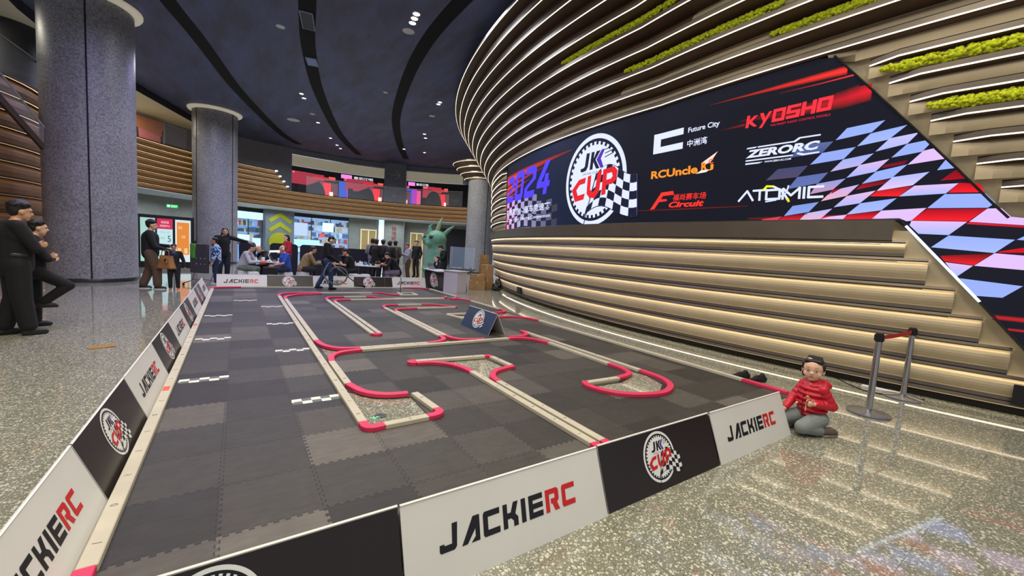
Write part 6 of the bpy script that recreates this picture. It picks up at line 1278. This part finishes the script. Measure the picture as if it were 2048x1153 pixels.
# stanchions
def stanchion(lab, x, y, h=.95):
    e = empty('stanchion', (x, y, 0)); tag(e, lab, 'barrier post'); m_ = MB(); m_.lathe([(.205, 0), (.205, .016), (.19, .026), (.07, .045), (.034, .06)], n=40); m_.build('base', pm('satin_chrome', '#8f8f92', .30, .9, .05, 6), e, auto=35)
    m_ = MB(); m_.lathe([(.0315, .045), (.0315, h - .10)], n=28); m_.build('post', CHROME, e, auto=40); m_ = MB(); m_.lathe([(.036, h - .10), (.036, h - .015), (.032, h), (.0001, h)], n=28)
    for a in range(4): m_.box((.036 * math.cos(a * PI / 2), .036 * math.sin(a * PI / 2), h - .055), (.016, .03, .07), rz=a * PI / 2)
    m_.build('belt_head', BPL, e, auto=35); return e
s1 = stanchion('chrome belt stanchion nearer the viewer on the right', 6.07, 1.44); s2 = stanchion('chrome belt stanchion nearer the ribbed wall', 7.33, 1.42)
m_ = MB(); a = V3(.045, 0, .895); b = V3(7.33 - 6.07 - .045, -.02, .895); vs = []
for i in range(9): c = a + (b - a) * (i / 8) - V3(0, 0, .012 * math.sin(PI * i / 8)); vs += [c + V3(0, .0012, -.024), c + V3(0, .0012, .024), c + V3(0, -.0012, .024), c + V3(0, -.0012, -.024)]
m_.add(vs, [(i * 4 + k, i * 4 + (k + 1) % 4, i * 4 + 4 + (k + 1) % 4, i * 4 + 4 + k) for i in range(8) for k in range(4)]); o = m_.build('belt', pm('red_webbing', '#c4161f', .7, 0, .06, 30), s1); o['label'] = 'red retractable belt'
# black trainers left by the mat
for (x, y, rz, lab) in [(6.02, 2.86, 1.0, 'black trainer farther from the child beside the mat edge'), (6.09, 2.66, 1.15, 'black trainer nearer the child beside the mat edge')]:
    e = empty('shoe', (x, y, 0), rz); tag(e, lab, 'shoe', None)
    o = remeshed('upper', [('c', (0, -.085, .04), (0, .05, .035), .042, .040), ('c', (0, .05, .035), (0, .115, .026), .040, .028), ('c', (0, -.07, .05), (0, -.055, .085), .042, .038), ('c', (0, -.02, .06), (0, .04, .05), .036, .034)], .006, pm('black_mesh', '#131315', .8, 0, .2, 80), e, 2)
    for v in o.data.vertices: v.co.z = max(v.co.z, .012)
    m_ = MB(); m_.prism([(x_, y_) for x_, y_ in [(.046 * math.sin(q) * (1 + .12 * math.cos(q)), .01 + .135 * math.cos(q)) for q in [2 * PI * i / 22 for i in range(22)]]], 0, .02); m_.build('sole', pm('black_rubber', '#1c1c1e', .7), e)
    m_ = MB(); m_.tube([(-.03, .01, .088), (.03, .025, .086), (-.028, .04, .080), (.028, .055, .076)], .004, 5); m_.build('laces', pm('black_lace', '#0c0c0d', .8), e)
# brown paper on the floor at left
m_ = MB(); q = [(-.125, -.085, 0), (.13, -.07, .004), (.125, .08, .002), (-.12, .065, .008)]; m_.add([(0, 0, .012)] + q, [(0, 1, 2), (0, 2, 3), (0, 3, 4), (0, 4, 1)]); m_.add([(x, y, z + .006) for x, y, z in q] + q, [(0, 1, 2, 3), (0, 1, 5, 4), (1, 2, 6, 5), (2, 3, 7, 6), (3, 0, 4, 7)]); o = m_.build('paper_bag', pm('brown_paper', '#9a7136', .8, 0, .1, 10)); o.location = (-1.46, 7.28, .001); o.rotation_euler = (0, 0, .25); tag(o, 'flattened brown paper bag lying on the floor at the left', 'paper')
# cable and adapters along the wall foot
cab = [on_z(px, py, .008) for px, py in [(1012, 592), (1070, 612), (1140, 628), (1200, 642), (1238, 652), (1290, 664), (1340, 676), (1400, 690), (1450, 704), (1520, 718)]]
m_ = MB(); m_.tube(spline(cab, 6), .008, 6); o = m_.build('cable', BPL, smooth=True); tag(o, 'black cable along the foot of the ribbed wall, left run', 'cable')
cab = [on_z(px, py, .008) for px, py in [(1600, 741), (1660, 752), (1700, 770), (1735, 783), (1790, 792), (1850, 800)]]
m_ = MB(); m_.tube(spline(cab, 6), .008, 6); o = m_.build('cable', BPL, smooth=True); tag(o, 'black cable looping on the floor behind the chrome stanchions', 'cable')
p = on_z(1240, 652, 0); rbox('power_adapter', 'small white power adapter on the floor below the lowest rib', 'adapter', (p.x + .06, p.y, .0), (.10, .16, .07), WHP, .2)
p = on_z(1311, 673, 0); rbox('power_strip', 'small pale plug box on the cable below the lowest rib', 'adapter', (p.x + .05, p.y, 0), (.09, .2, .06), WHP, .3)
p = on_z(1762, 782, 0); rbox('power_strip', 'long white power strip on the floor between the stanchions', 'adapter', (p.x, p.y, 0), (.07, .42, .03), WHP, .2)
# white plastic stools
def make_stool():
    e = empty('stool', (0, 0, 0)); w, t_, h = .36, .27, .43; m_ = MB(); m_.box((0, 0, h - .015), (t_, t_, .03)); bevel(m_.build('seat', WPL, e), .012)
    for k in range(4):
        a = k * PI / 2; R = Matrix.Rotation(a, 3, 'Z'); n = 10; P = []
        out = [(-w / 2, 0), (-t_ / 2, h - .02), (t_ / 2, h - .02), (w / 2, 0), (w / 2 - .06, 0)] + [((w / 2 - .07) * math.cos(PI * i / n), .02 + .27 * math.sin(PI * i / n) ** .8) for i in range(n + 1)] + [(-w / 2 + .06, 0)]
        def pt(x, z, o): s = 1 - z / h; return R @ V3(x, -(t_ / 2 + (w - t_) / 2 * s) + o, z)
        nn = len(out); m_ = MB(); vs = [pt(x, z, 0) for x, z in out] + [pt(x, z, .012) for x, z in out]; m_.add(vs, [tuple(range(nn)), tuple(range(nn, 2 * nn))[::-1]] + [(i, (i + 1) % nn, nn + (i + 1) % nn, nn + i) for i in range(nn)]); m_.build('side_panel', WPL, e)
    return e
st0 = make_stool()
spots = [(.12, 15.52, .3, 'white plastic stool under the person in the pale sweatshirt'), (.42, 14.95, .1, 'white plastic stool with nobody on it at the left work table'), (1.34, 15.22, .5, 'white plastic stool under the man in the blue T-shirt'), (1.86, 15.48, .6, 'white plastic stool under the man in the khaki jacket'), (3.16, 15.73, .2, 'white plastic stool under the person in the dark cap'), (3.42, 15.33, .2, 'white plastic stool under the man in the black T-shirt'), (3.80, 14.98, .0, 'empty white stool behind the back boards right of the walking man'), (3.45, 14.85, .15, 'empty cream stool beside the looped hose behind the back boards'), (4.98, 15.28, .4, 'pale stool under the man bending over the right work table'), (1.02, 16.48, .4, 'stool under the older man below the ring lamp'), (6.60, 14.88, .2, 'stool under the girl behind the counter')]
for i, (x, y, rz, lab) in enumerate(spots):
    if i == 0: r = st0
    else:
        r = st0.copy(); COL.objects.link(r)
        for c in list(st0.children): d = c.copy(); COL.objects.link(d); d.parent = r
    r.location = (x, y, 0); r.rotation_euler = (0, 0, rz); tag(r, lab, 'stool', 'white plastic stools')
# folding work tables with race gear
def table(lab, c, rz, L, W, h=.72, topc=None):
    e = empty('folding_table', (c[0], c[1], 0), rz); tag(e, lab, 'table'); m_ = MB(); m_.box((0, 0, h - .02), (L, W, .04)); bevel(m_.build('tabletop', topc or pm('table_white', '#d5d3cf', .45, 0, .03, 4), e), .008)
    for sx in (-1, 1):
        for sy in (-1, 1): m_ = MB(); m_.tube([(sx * (L / 2 - .14), sy * (W / 2 - .06), 0), (sx * (L / 2 - .14), sy * (W / 2 - .06), h - .04)], .014, 8); m_.build('leg', pm('grey_tube', '#77787c', .35, .6), e, smooth=True)
        m_ = MB(); m_.tube([(sx * (L / 2 - .14), -(W / 2 - .06), h - .14), (sx * (L / 2 - .14), W / 2 - .06, h - .14)], .010, 6); m_.build('stretcher', pm('grey_tube', '#77787c', .35, .6), e)
    return e
T1 = ((.72, 15.95), -.25, 1.25, .60); T2 = ((2.45, 15.95), -.2, .75, .5); T3 = ((4.20, 15.62), -.45, 1.35, .68); T4 = ((7.75, 15.25), -.6, 1.1, .55)
table('white folding table under the ring lamp, covered with model car parts', *T1); table('small white folding table in front of the man in khaki', *T2); table('white folding table full of model car gear in front of the crowd', *T3); table('dark folding table with the clear acrylic case beside the grey column', *T4, topc=pm('table_dark', '#2a2a30', .4))
def on_table(T, u, v): (cx, cy), rz, L, W = T; return (cx + u * L / 2 * math.cos(rz) - v * W / 2 * math.sin(rz), cy + u * L / 2 * math.sin(rz) + v * W / 2 * math.cos(rz), .72)
def model_car(lab, c, rz, col, grp):
    e = empty('model_car', c, rz); tag(e, lab, 'model car', grp); o = remeshed('car_body', [('e', (0, 0, .028), (.034, .075, .016)), ('e', (0, -.01, .042), (.026, .036, .018))], .005, pm('car_' + col[1:], col, .25, 0, .05, 10, coat=.5), e, 1)
    for sx in (-1, 1):
        for sy in (-1, 1): m_ = MB(); m_.lathe([(.015, -.006), (.015, .006)], (0, 0, 0), 12, 0, Matrix.Rotation(PI / 2, 3, 'Y')); w = m_.build('wheel', BPL, e, auto=40); w.location = (sx * .032, sy * .045, .0155)
    return e
def bottle(lab, c, col, grp, h=.18):
    e = empty('bottle', c); tag(e, lab, 'bottle', grp); m_ = MB(); m_.lathe([(.028, 0), (.03, .005), (.03, h * .65), (.012, h * .82), (.012, h * .92)], n=16); m_.build('body', pm('bottle_' + col[1:], col, .2), e, auto=50); m_ = MB(); m_.lathe([(.014, h * .9), (.014, h), (.0001, h)], n=12); m_.build('cap', WHP, e, auto=40)
def controller(lab, c, rz, grp):
    e = empty('radio_controller', c, rz); tag(e, lab, 'controller', grp); o = remeshed('grip', [('c', (0, 0, .02), (0, .02, .12), .022, .026), ('e', (0, .02, .14), (.035, .05, .03))], .007, BPL, e, 1)
    m_ = MB(); m_.lathe([(.028, -.012), (.03, 0), (.028, .012)], (0, 0, 0), 14, 0, Matrix.Rotation(PI / 2, 3, 'Y')); w = m_.build('wheel', pm('grey_wheel', '#8d8f96', .5), e, auto=40); w.location = (.045, .03, .14)
rr = random.Random(21)
def clutter(T, nm, n, cols):
    cells = [(u, v) for u in [-.82 + 1.64 * i / (n - 1) for i in range(n)] for v in (-.55, .05, .62)]; rr.shuffle(cells)
    for i, (u, v) in enumerate(cells):
        if v > .5 and i % 4 == 0: continue
        u += rr.uniform(-.02, .02); p = on_table(T, u, v); k = rr.randrange(8); col = cols[rr.randrange(len(cols))]; z = rr.uniform(0, 3)
        if k < 3: model_car('small model race car among the gear on the ' + nm, p, z, col, 'model cars on the ' + nm)
        elif k == 3: bottle('small bottle among the gear on the ' + nm, p, col, 'bottles on the ' + nm, rr.uniform(.13, .2))
        elif k == 4: controller('black radio controller among the gear on the ' + nm, p, z, 'controllers on the ' + nm)
        else: rbox('parts_box', 'small parts box among the gear on the ' + nm, 'box', p, (rr.uniform(.07, .13), rr.uniform(.06, .10), rr.uniform(.05, .14)), pm('box_' + col[1:], col, .45, 0, .1, 8), z * .2, 'parts boxes on the ' + nm, .004)
CL = ['#d9dde2', '#20242c', '#7fb4c9', '#c9b98f', '#b9bcc4', '#16181d', '#e6e6e3', '#4a6f9a', '#8c2f2a']
clutter(T1, 'table under the ring lamp', 7, CL); clutter(T2, 'small table by the khaki man', 3, CL); clutter(T3, 'table in front of the crowd', 8, CL)
p = on_table(T1, .92, -.62)
e = empty('ring_lamp', on_table(T1, .30, .7)); tag(e, 'bright white ring lamp on a slanting arm over the left work table', 'lamp')
m_ = MB(); m_.lathe([(.07, 0), (.07, .015), (.01, .02)], n=18); m_.build('base', WHP, e, auto=40); m_ = MB(); m_.tube([(0, 0, .02), (-.08, .02, .2), (.0, 0, .34)], .011, 6); m_.build('arm', WHP, e, smooth=True)
m_ = MB(); m_.tube([(.12 + .14 * math.cos(a), .09 * math.sin(a), .34 + .01 * math.cos(a)) for a in [2 * PI * i / 28 for i in range(29)]], .024, 8); m_.build('ring_tube', led_mat('ring_light', (.95, .98, 1.0), 9.0), e, smooth=True)
rbox('organiser_tray', 'turquoise tray at the right end of the left work table', 'tray', on_table(T1, .98, .1)[:2] + (.722,), (.10, .22, .08), pm('turquoise', '#3fb7ad', .45), .2)
rbox('tool_case', 'orange tool case on the front edge of the right work table', 'case', on_table(T3, .72, -.98)[:2] + (.722,), (.30, .10, .09), pm('orange_case', '#e0632c', .5), -.45)
rbox('parts_tray', 'red tray at the left end of the right work table', 'tray', on_table(T3, -1.02, .35)[:2] + (.722,), (.10, .24, .03), pm('red_tray', '#b8402f', .5), -.4)
# black rolling bag and gear bags behind the boards
rbox('tool_bag', 'black bag with pale straps below the left work table', 'bag', (.86, 14.84, 0), (.40, .22, .60), pm('black_nylon', '#121215', .8, 0, .1, 30), -.2, None, .03)
for (x, y, d, lab) in [(3.95, 15.5, (.35, .3, .34), 'black crate under the right work table, left one'), (4.45, 15.35, (.40, .3, .30), 'black crate under the right work table, right one')]: rbox('crate', lab, 'crate', (x, y, 0), d, pm('crate_black', '#141417', .6), -.4)
# dark fabric partitions behind the tables
PART = pm('partition_cloth', '#1d1b2b', .9, 0, .08, 30)
def partition(pa, pb, y, h, lab):
    da, db = ray(pa, 500), ray(pb, 500); a = Vector((da.x / da.y * y, y, 0)); b = Vector((db.x / db.y * y, y, 0)); W = (b - a).length; e = empty('partition', a); tag(e, lab, 'partition')
    n = 10; r = .14; out = [(0, .06), (W, .06), (W, h - r)] + [(W - r + r * math.cos(q), h - r + r * math.sin(q)) for q in [PI / 2 * i / 6 for i in range(7)]] + [(r - r * math.sin(q), h - r + r * math.cos(q)) for q in [PI / 2 * i / 6 for i in range(7)]]
    m_ = MB(); N_ = len(out); vs = [(x, 0, z) for x, z in out] + [(x, .04, z) for x, z in out]; m_.add(vs, [tuple(range(N_)), tuple(range(N_, 2 * N_))[::-1]] + [(i, (i + 1) % N_, N_ + (i + 1) % N_, N_ + i) for i in range(N_)]); m_.build('panel', PART, e)
    for x in (.12, W - .12): m_ = MB(); m_.box((x, .02, .03), (.05, .36, .06)); m_.build('foot', BPL, e)
for pa, pb, y, h, lab in [(478, 512, 18.2, 1.30, 'dark partition behind the left work table, left one'), (540, 596, 18.4, 1.30, 'dark partition behind the red woman'), (600, 660, 18.4, 1.30, 'dark partition behind the man in khaki'), (662, 748, 18.5, 1.25, 'long dark partition behind the seated people in black caps')]: partition(pa, pb, y, h, lab)
# counter with the emblem
e = empty('reception_counter', (5.97, 14.75, 0)); tag(e, 'dark counter with the cup emblem and a pale pedestal at the far right corner', 'counter')
m_ = MB(); m_.add([(0, 0, 0), (.12, -1.42, 0), (.10, -1.42, .70), (-.03, 0, .70), (.05, 0, 0), (.17, -1.42, 0), (.15, -1.42, .70), (.02, 0, .70)], [(0, 3, 2, 1), (4, 5, 6, 7), (0, 1, 5, 4), (1, 2, 6, 5), (2, 3, 7, 6), (3, 0, 4, 7)]); m_.build('front_panel', DB, e)
F = Flat(); emblem(F, .72, .36, .27, 1); F.build('cup_emblem', lambda u, v, g: V3(-.0 + u / 1.42 * .12 - .03 * v / .7 - g - .004, -u, v), PRINT, e)
m_ = MB(); m_.box((.20, -.72, .715), (.62, 1.5, .03), rz=-.08); m_.build('worktop', pm('counter_white', '#cfcdd0', .4), e)
m_ = MB(); m_.add([(.10, -1.46, 0), (.36, -2.02, 0), (.36, -2.02, .75), (.10, -1.46, .75), (.58, -1.24, 0), (.84, -1.80, 0), (.84, -1.80, .75), (.58, -1.24, .75)], [(0, 1, 2, 3), (5, 4, 7, 6), (1, 5, 6, 2), (4, 0, 3, 7), (3, 2, 6, 7), (0, 4, 5, 1)]); bevel(m_.build('pedestal', pm('pedestal_lilac', '#b9b4bd', .45, 0, .03, 3), e), .006)
m_ = MB(); m_.add([(.06, -1.44, .75), (.36, -2.08, .75), (.90, -1.82, .75), (.60, -1.18, .75), (.06, -1.44, .78), (.36, -2.08, .78), (.90, -1.82, .78), (.60, -1.18, .78)], [(0, 1, 2, 3), (7, 6, 5, 4), (0, 4, 5, 1), (1, 5, 6, 2), (2, 6, 7, 3), (3, 7, 4, 0)]); m_.build('pedestal_top', pm('pedestal_lilac', '#b9b4bd', .45), e)
e = empty('laptop', (6.18, 14.45, .731), 1.9); tag(e, 'grey laptop open on the counter in front of the girl', 'laptop'); m_ = MB(); m_.box((0, 0, .008), (.32, .22, .016)); m_.build('keyboard_base', pm('laptop_grey', '#8f8f96', .35, .5), e); m_ = MB(); m_.box((0, .15, .115), (.32, .012, .21), rx=-.35); m_.build('lid', pm('laptop_grey', '#8f8f96', .35, .5), e)
# lilac stool, acrylic case, cartons
e = empty('plastic_stool', (6.90, 13.60, 0), .3); tag(e, 'tall lilac plastic stool beside the pale pedestal', 'stool'); LIL = pm('lilac_plastic', '#8d87a0', .45); m_ = MB(); m_.box((0, 0, .465), (.30, .30, .03)); bevel(m_.build('seat', LIL, e), .01)
for sx in (-1, 1):
    for sy in (-1, 1): m_ = MB(); m_.tube([(sx * .17, sy * .17, 0), (sx * .13, sy * .13, .455)], [.022, .026], 8); m_.build('leg', LIL, e, smooth=True)
m_ = MB()
for a in range(4): m_.box((.155 * math.cos(a * PI / 2), .155 * math.sin(a * PI / 2), .16), (.016, .30, .03), rz=a * PI / 2)
m_.build('stretcher', LIL, e)
ACR = pm('acrylic_sheet', '#bcd6f0', .06, 0, .02, 2, alpha=.13); e = empty('acrylic_case', (7.78, 15.27, .722), -.6); tag(e, 'tall clear acrylic display case on the dark table', 'display case')
for i, (c, d) in enumerate([((0, -.24, .45), (.95, .008, .9)), ((0, .24, .45), (.95, .008, .9)), ((-.475, 0, .45), (.008, .48, .9)), ((.475, 0, .45), (.008, .48, .9)), ((0, 0, .90), (.95, .48, .008))]): m_ = MB(); m_.box(c, d); m_.build('side_sheet' if i < 4 else 'top_sheet', ACR, e)
m_ = MB()
for sx in (-1, 1):
    for sy in (-1, 1): m_.tube([(sx * .475, sy * .24, 0), (sx * .475, sy * .24, .905)], .009, 6)
m_.build('edge_profile', pm('pale_edge', '#c8cdea', .3), e)
for i in range(8): model_car('small model car shown inside the clear acrylic case', (7.78 + (-.36 + .10 * i) * math.cos(-.6), 15.27 + (-.36 + .10 * i) * math.sin(-.6), .7245), 1.0, CL[(i * 2) % 9], 'model cars inside the acrylic case')
def carton(lab, c, d, rz=0.0):
    e = empty('carton', c, rz); tag(e, lab, 'carton'); m_ = MB(); m_.box((0, 0, d[2] / 2), d); bevel(m_.build('box', KRAFT, e), .005); m_ = MB(); m_.box((0, 0, d[2] + .0012), (d[0] * 1.001, .05, .002)); m_.box((0, -d[1] / 2 - .001, d[2] * .82), (.05, .002, d[2] * .34)); m_.build('tape', pm('tape_tan', '#b89a66', .3), e)
for lab, c, d, rz in [('wide brown carton on the floor nearest the screen wall corner', (7.85, 14.05, 0), (.62, .5, .36), -.5), ('medium brown carton lying on the wide carton', (7.88, 14.08, .362), (.50, .42, .24), -.4), ('tall brown carton at the bottom of the right stack', (8.45, 14.28, 0), (.50, .46, .46), -.5), ('tall brown carton standing on the lower right carton', (8.43, 14.30, .465), (.48, .44, .52), -.6), ('brown carton leaning high behind the stack', (8.66, 14.95, 0), (.42, .40, .95), -.5), ('brown carton topping the back pile of cartons', (8.64, 14.96, .955), (.36, .34, .40), -.4)]: carton(lab, c, d, rz)
e = empty('carton', (7.62, 15.02, 0), -.6); tag(e, 'upright reddish brown printed carton under the dark table', 'carton'); m_ = MB(); m_.box((0, 0, .24), (.30, .24, .48)); bevel(m_.build('box', pm('red_card', '#7a3b2c', .7), e), .005); m_ = MB(); m_.box((0, -.1215, .22), (.14, .002, .14)); m_.build('printed_label', pm('label_white', '#cfc6b8', .6), e)
def lump(name, lab, cat, c, parts, m):
    e = remeshed(name, parts, .012, m, None, 3); e.location = c; tag(e, lab, cat); return e
lump('rubbish_bag', 'black bin bag slumped on the floor against the ribbed wall', 'bag', (8.62, 13.72, 0), [('e', (0, 0, .16), (.24, .20, .17)), ('e', (.06, .04, .32), (.15, .13, .14)), ('c', (.06, .05, .4), (.1, .05, .52), .05, .03), ('e', (-.18, -.1, .08), (.16, .12, .085))], pm('bin_bag', '#0d0d0f', .3, 0, .2, 12, .5))
# far-left information kiosks
e = empty('information_kiosk', (-2.36, 21.6, 0), math.radians(10)); tag(e, 'row of three lit information screens in a black frame at the left', 'kiosk')
m_ = MB(); m_.box((0, .05, 1.05), (1.75, .12, 2.1)); bevel(m_.build('housing', pm('kiosk_black', '#0d0e12', .4), e), .01)
F = Flat(); CY_ = (.55, .80, .82); q = lambda x, y, w, h, c, l=1: F.poly([(x, y), (x + w, y), (x + w, y + h), (x, y + h)], c, l)
q(-.80, .25, .44, 1.72, (.40, .66, .60)); q(-.76, .4, .36, .3, (.5, .8, .9), 2)
q(-.30, .25, .48, 1.72, CY_); q(-.30, 1.56, .48, .41, (.62, .03, .10), 2); F.text('欢迎光临', (1, .9, .9), -.18, 1.78, .06, 1.88, 3); F.text('未来城市中心', (1, .9, .9), -.22, 1.64, .10, 1.73, 3); F.text('5', (.04, .06, .10), .02, 1.05, .12, 1.30, 3); F.text('楼层', (.25, .4, .45), -.2, 1.15, -.06, 1.24, 3); F.text('导览信息', (.3, .5, .55), -.22, 1.40, .08, 1.46, 3); q(-.06, .62, .18, .18, (.35, .5, .52), 2)
q(.26, .25, .50, 1.72, (.70, .82, .82)); q(.31, .55, .40, 1.32, (.80, .26, .04), 2); F.text('新品', (1, .8, .6), .36, 1.60, .48, 1.72, 3); F.text('热卖', (1, .8, .6), .46, 1.22, .58, 1.34, 3); q(.34, .6, .1, .22, (1, .6, .3), 3); q(.55, .6, .1, .22, (1, .6, .3), 3)
F.build('lit_screen', lambda u, v, g: V3(u, -.0105 - g, v), SIGN, e)
# rolling panel trolley with green cloth
e = empty('panel_trolley', (-.86, 15.0, 0), -.55); tag(e, 'dark grey rolling panel trolley on chrome castors at the corner of the mat', 'trolley')
m_ = MB(); m_.box((-.06, 0, .78), (.48, .10, .85)); m_.box((-.27, .18, .78), (.06, .34, .85)); bevel(m_.build('cabinet', pm('case_grey', '#3d3d44', .6, 0, .06, 20), e), .01)
m_ = MB()
for s in (-1, 1): m_.tube([(s * .27, .12, .40), (s * .27, -.02, .12), (s * .30, -.30, .07)], .014, 6); m_.tube([(s * .27, .0, .14), (s * .30, .34, .07)], .014, 6)
m_.tube([(-.27, 0, .16), (.27, 0, .16)], .014, 6); m_.build('frame', CHROME, e)
for s in (-1, 1):
    for y in (-.30, .34): m_ = MB(); m_.lathe([(.035, -.012), (.035, .012)], (0, 0, 0), 14, 0, Matrix.Rotation(PI / 2, 3, 'Y')); w = m_.build('castor', BPL, e, auto=40); w.location = (s * .30, y, .0355)
for k in range(6): m_ = MB(); m_.ell((-.12 + .12 * (k % 3), -.056, .62 + .16 * (k // 3)), (.02, .01, .02), 8); m_.build('catch', CHROME, e, smooth=True)
m_ = MB(); Vg = []
for i in range(9):
    for j in range(6): Vg.append((-.27 + .13 * j / 5 + .012 * math.sin(i * 1.1), -.066 - .014 * math.sin(j * 2.0 + i * .5), 1.21 - .055 * i))
m_.add(Vg, [(i * 6 + j, i * 6 + j + 1, i * 6 + 7 + j, i * 6 + 6 + j) for i in range(8) for j in range(5)]); o = m_.build('cloth', pm('green_cloth', '#4f9a35', .85, 0, .1, 20), None, smooth=True); o.location = e.location; o.rotation_euler = e.rotation_euler
so = o.modifiers.new('thick', 'SOLIDIFY'); so.thickness = .006; tag(o, 'bright green cloth hung over the rolling panel trolley', 'cloth')
rbox('speaker_box', 'black floor box standing left of the middle grey column', 'box', (-1.95, 24.2, 0), (.7, .45, 1.1), pm('case_black', '#0e0f12', .6), .2)
# green rabbit sculpture
GR = pm('green_patina', '#5b8a70', .65, 0, .22, 3, .2); e = empty('rabbit_sculpture', (9.15, 21.4, 0)); tag(e, 'large green rabbit head sculpture with a spotted horn and wide ears', 'sculpture')
rx_, fx = Vector((CR.x, CR.y, 0)).normalized(), Vector((-CF.x, -CF.y, 0)).normalized()
def rp(a, b, z): return rx_ * a + fx * b + V3(0, 0, z)
remeshed('bust', [('c', rp(.12, 0, 0.35), rp(.12, 0, 1.1), .74, .60), ('e', rp(.1, 0, .3), (.80, .80, .3)), ('e', rp(.08, .05, 1.98), (.56, .56, .50)), ('e', rp(-.34, .14, 1.88), (.34, .30, .27)), ('c', rp(-.30, .16, 1.90), rp(-.50, .18, 1.95), .26, .20), ('e', rp(-.66, .2, 2.02), (.09, .11, .07)), ('c', rp(.12, 0, 1.1), rp(.10, 0, 1.7), .52, .50), ('e', rp(-.18, .34, 1.72), (.28, .22, .22)), ('c', rp(-.58, .16, 1.76), rp(-.25, .14, 1.68), .10, .16), ('e', rp(-.10, .50, 2.16), (.17, .12, .09))], .045, GR, e, 4)
remeshed('ear', [('c', rp(-.30, .02, 2.25), rp(-.34, .0, 2.62), .16, .10), ('c', rp(-.34, 0, 2.62), rp(-.20, 0, 2.80), .10, .03)], .03, GR, e, 2)
remeshed('ear', [('c', rp(.42, .0, 2.2), rp(.72, .0, 2.52), .13, .11), ('c', rp(.72, 0, 2.52), rp(1.02, 0, 2.78), .11, .03)], .03, GR, e, 2)
def spotted():
    m = bpy.data.materials.new('spotted_horn'); m.use_nodes = True; nt = m.node_tree; N = nt.nodes; K = nt.links; b = N['Principled BSDF']; tc = N.new('ShaderNodeTexCoord'); v = N.new('ShaderNodeTexVoronoi'); v.inputs['Scale'].default_value = 5; cr = N.new('ShaderNodeValToRGB'); cr.color_ramp.interpolation = 'CONSTANT'
    cr.color_ramp.elements[0].color = (.01, .015, .012, 1); cr.color_ramp.elements[1].position = .36; cr.color_ramp.elements[1].color = (.20, .30, .14, 1); K.new(tc.outputs['Object'], v.inputs['Vector']); K.new(v.outputs['Distance'], cr.inputs[0]); K.new(cr.outputs[0], b.inputs['Base Color']); b.inputs['Roughness'].default_value = .7; return m
remeshed('horn', [('c', rp(.08, .05, 2.35), rp(.22, .03, 2.85), .14, .11), ('c', rp(.22, .03, 2.85), rp(.34, .0, 3.2), .11, .03)], .03, spotted(), e, 2)
for s, a in ((0, -.12), (1, -.50)):
    m_ = MB(); m_.ell(rp(a, .55 - .25 * s, 2.07), (.12, .10, .09), 14); m_.build('eye', pm('dark_green', '#16261f', .3), e, smooth=True)
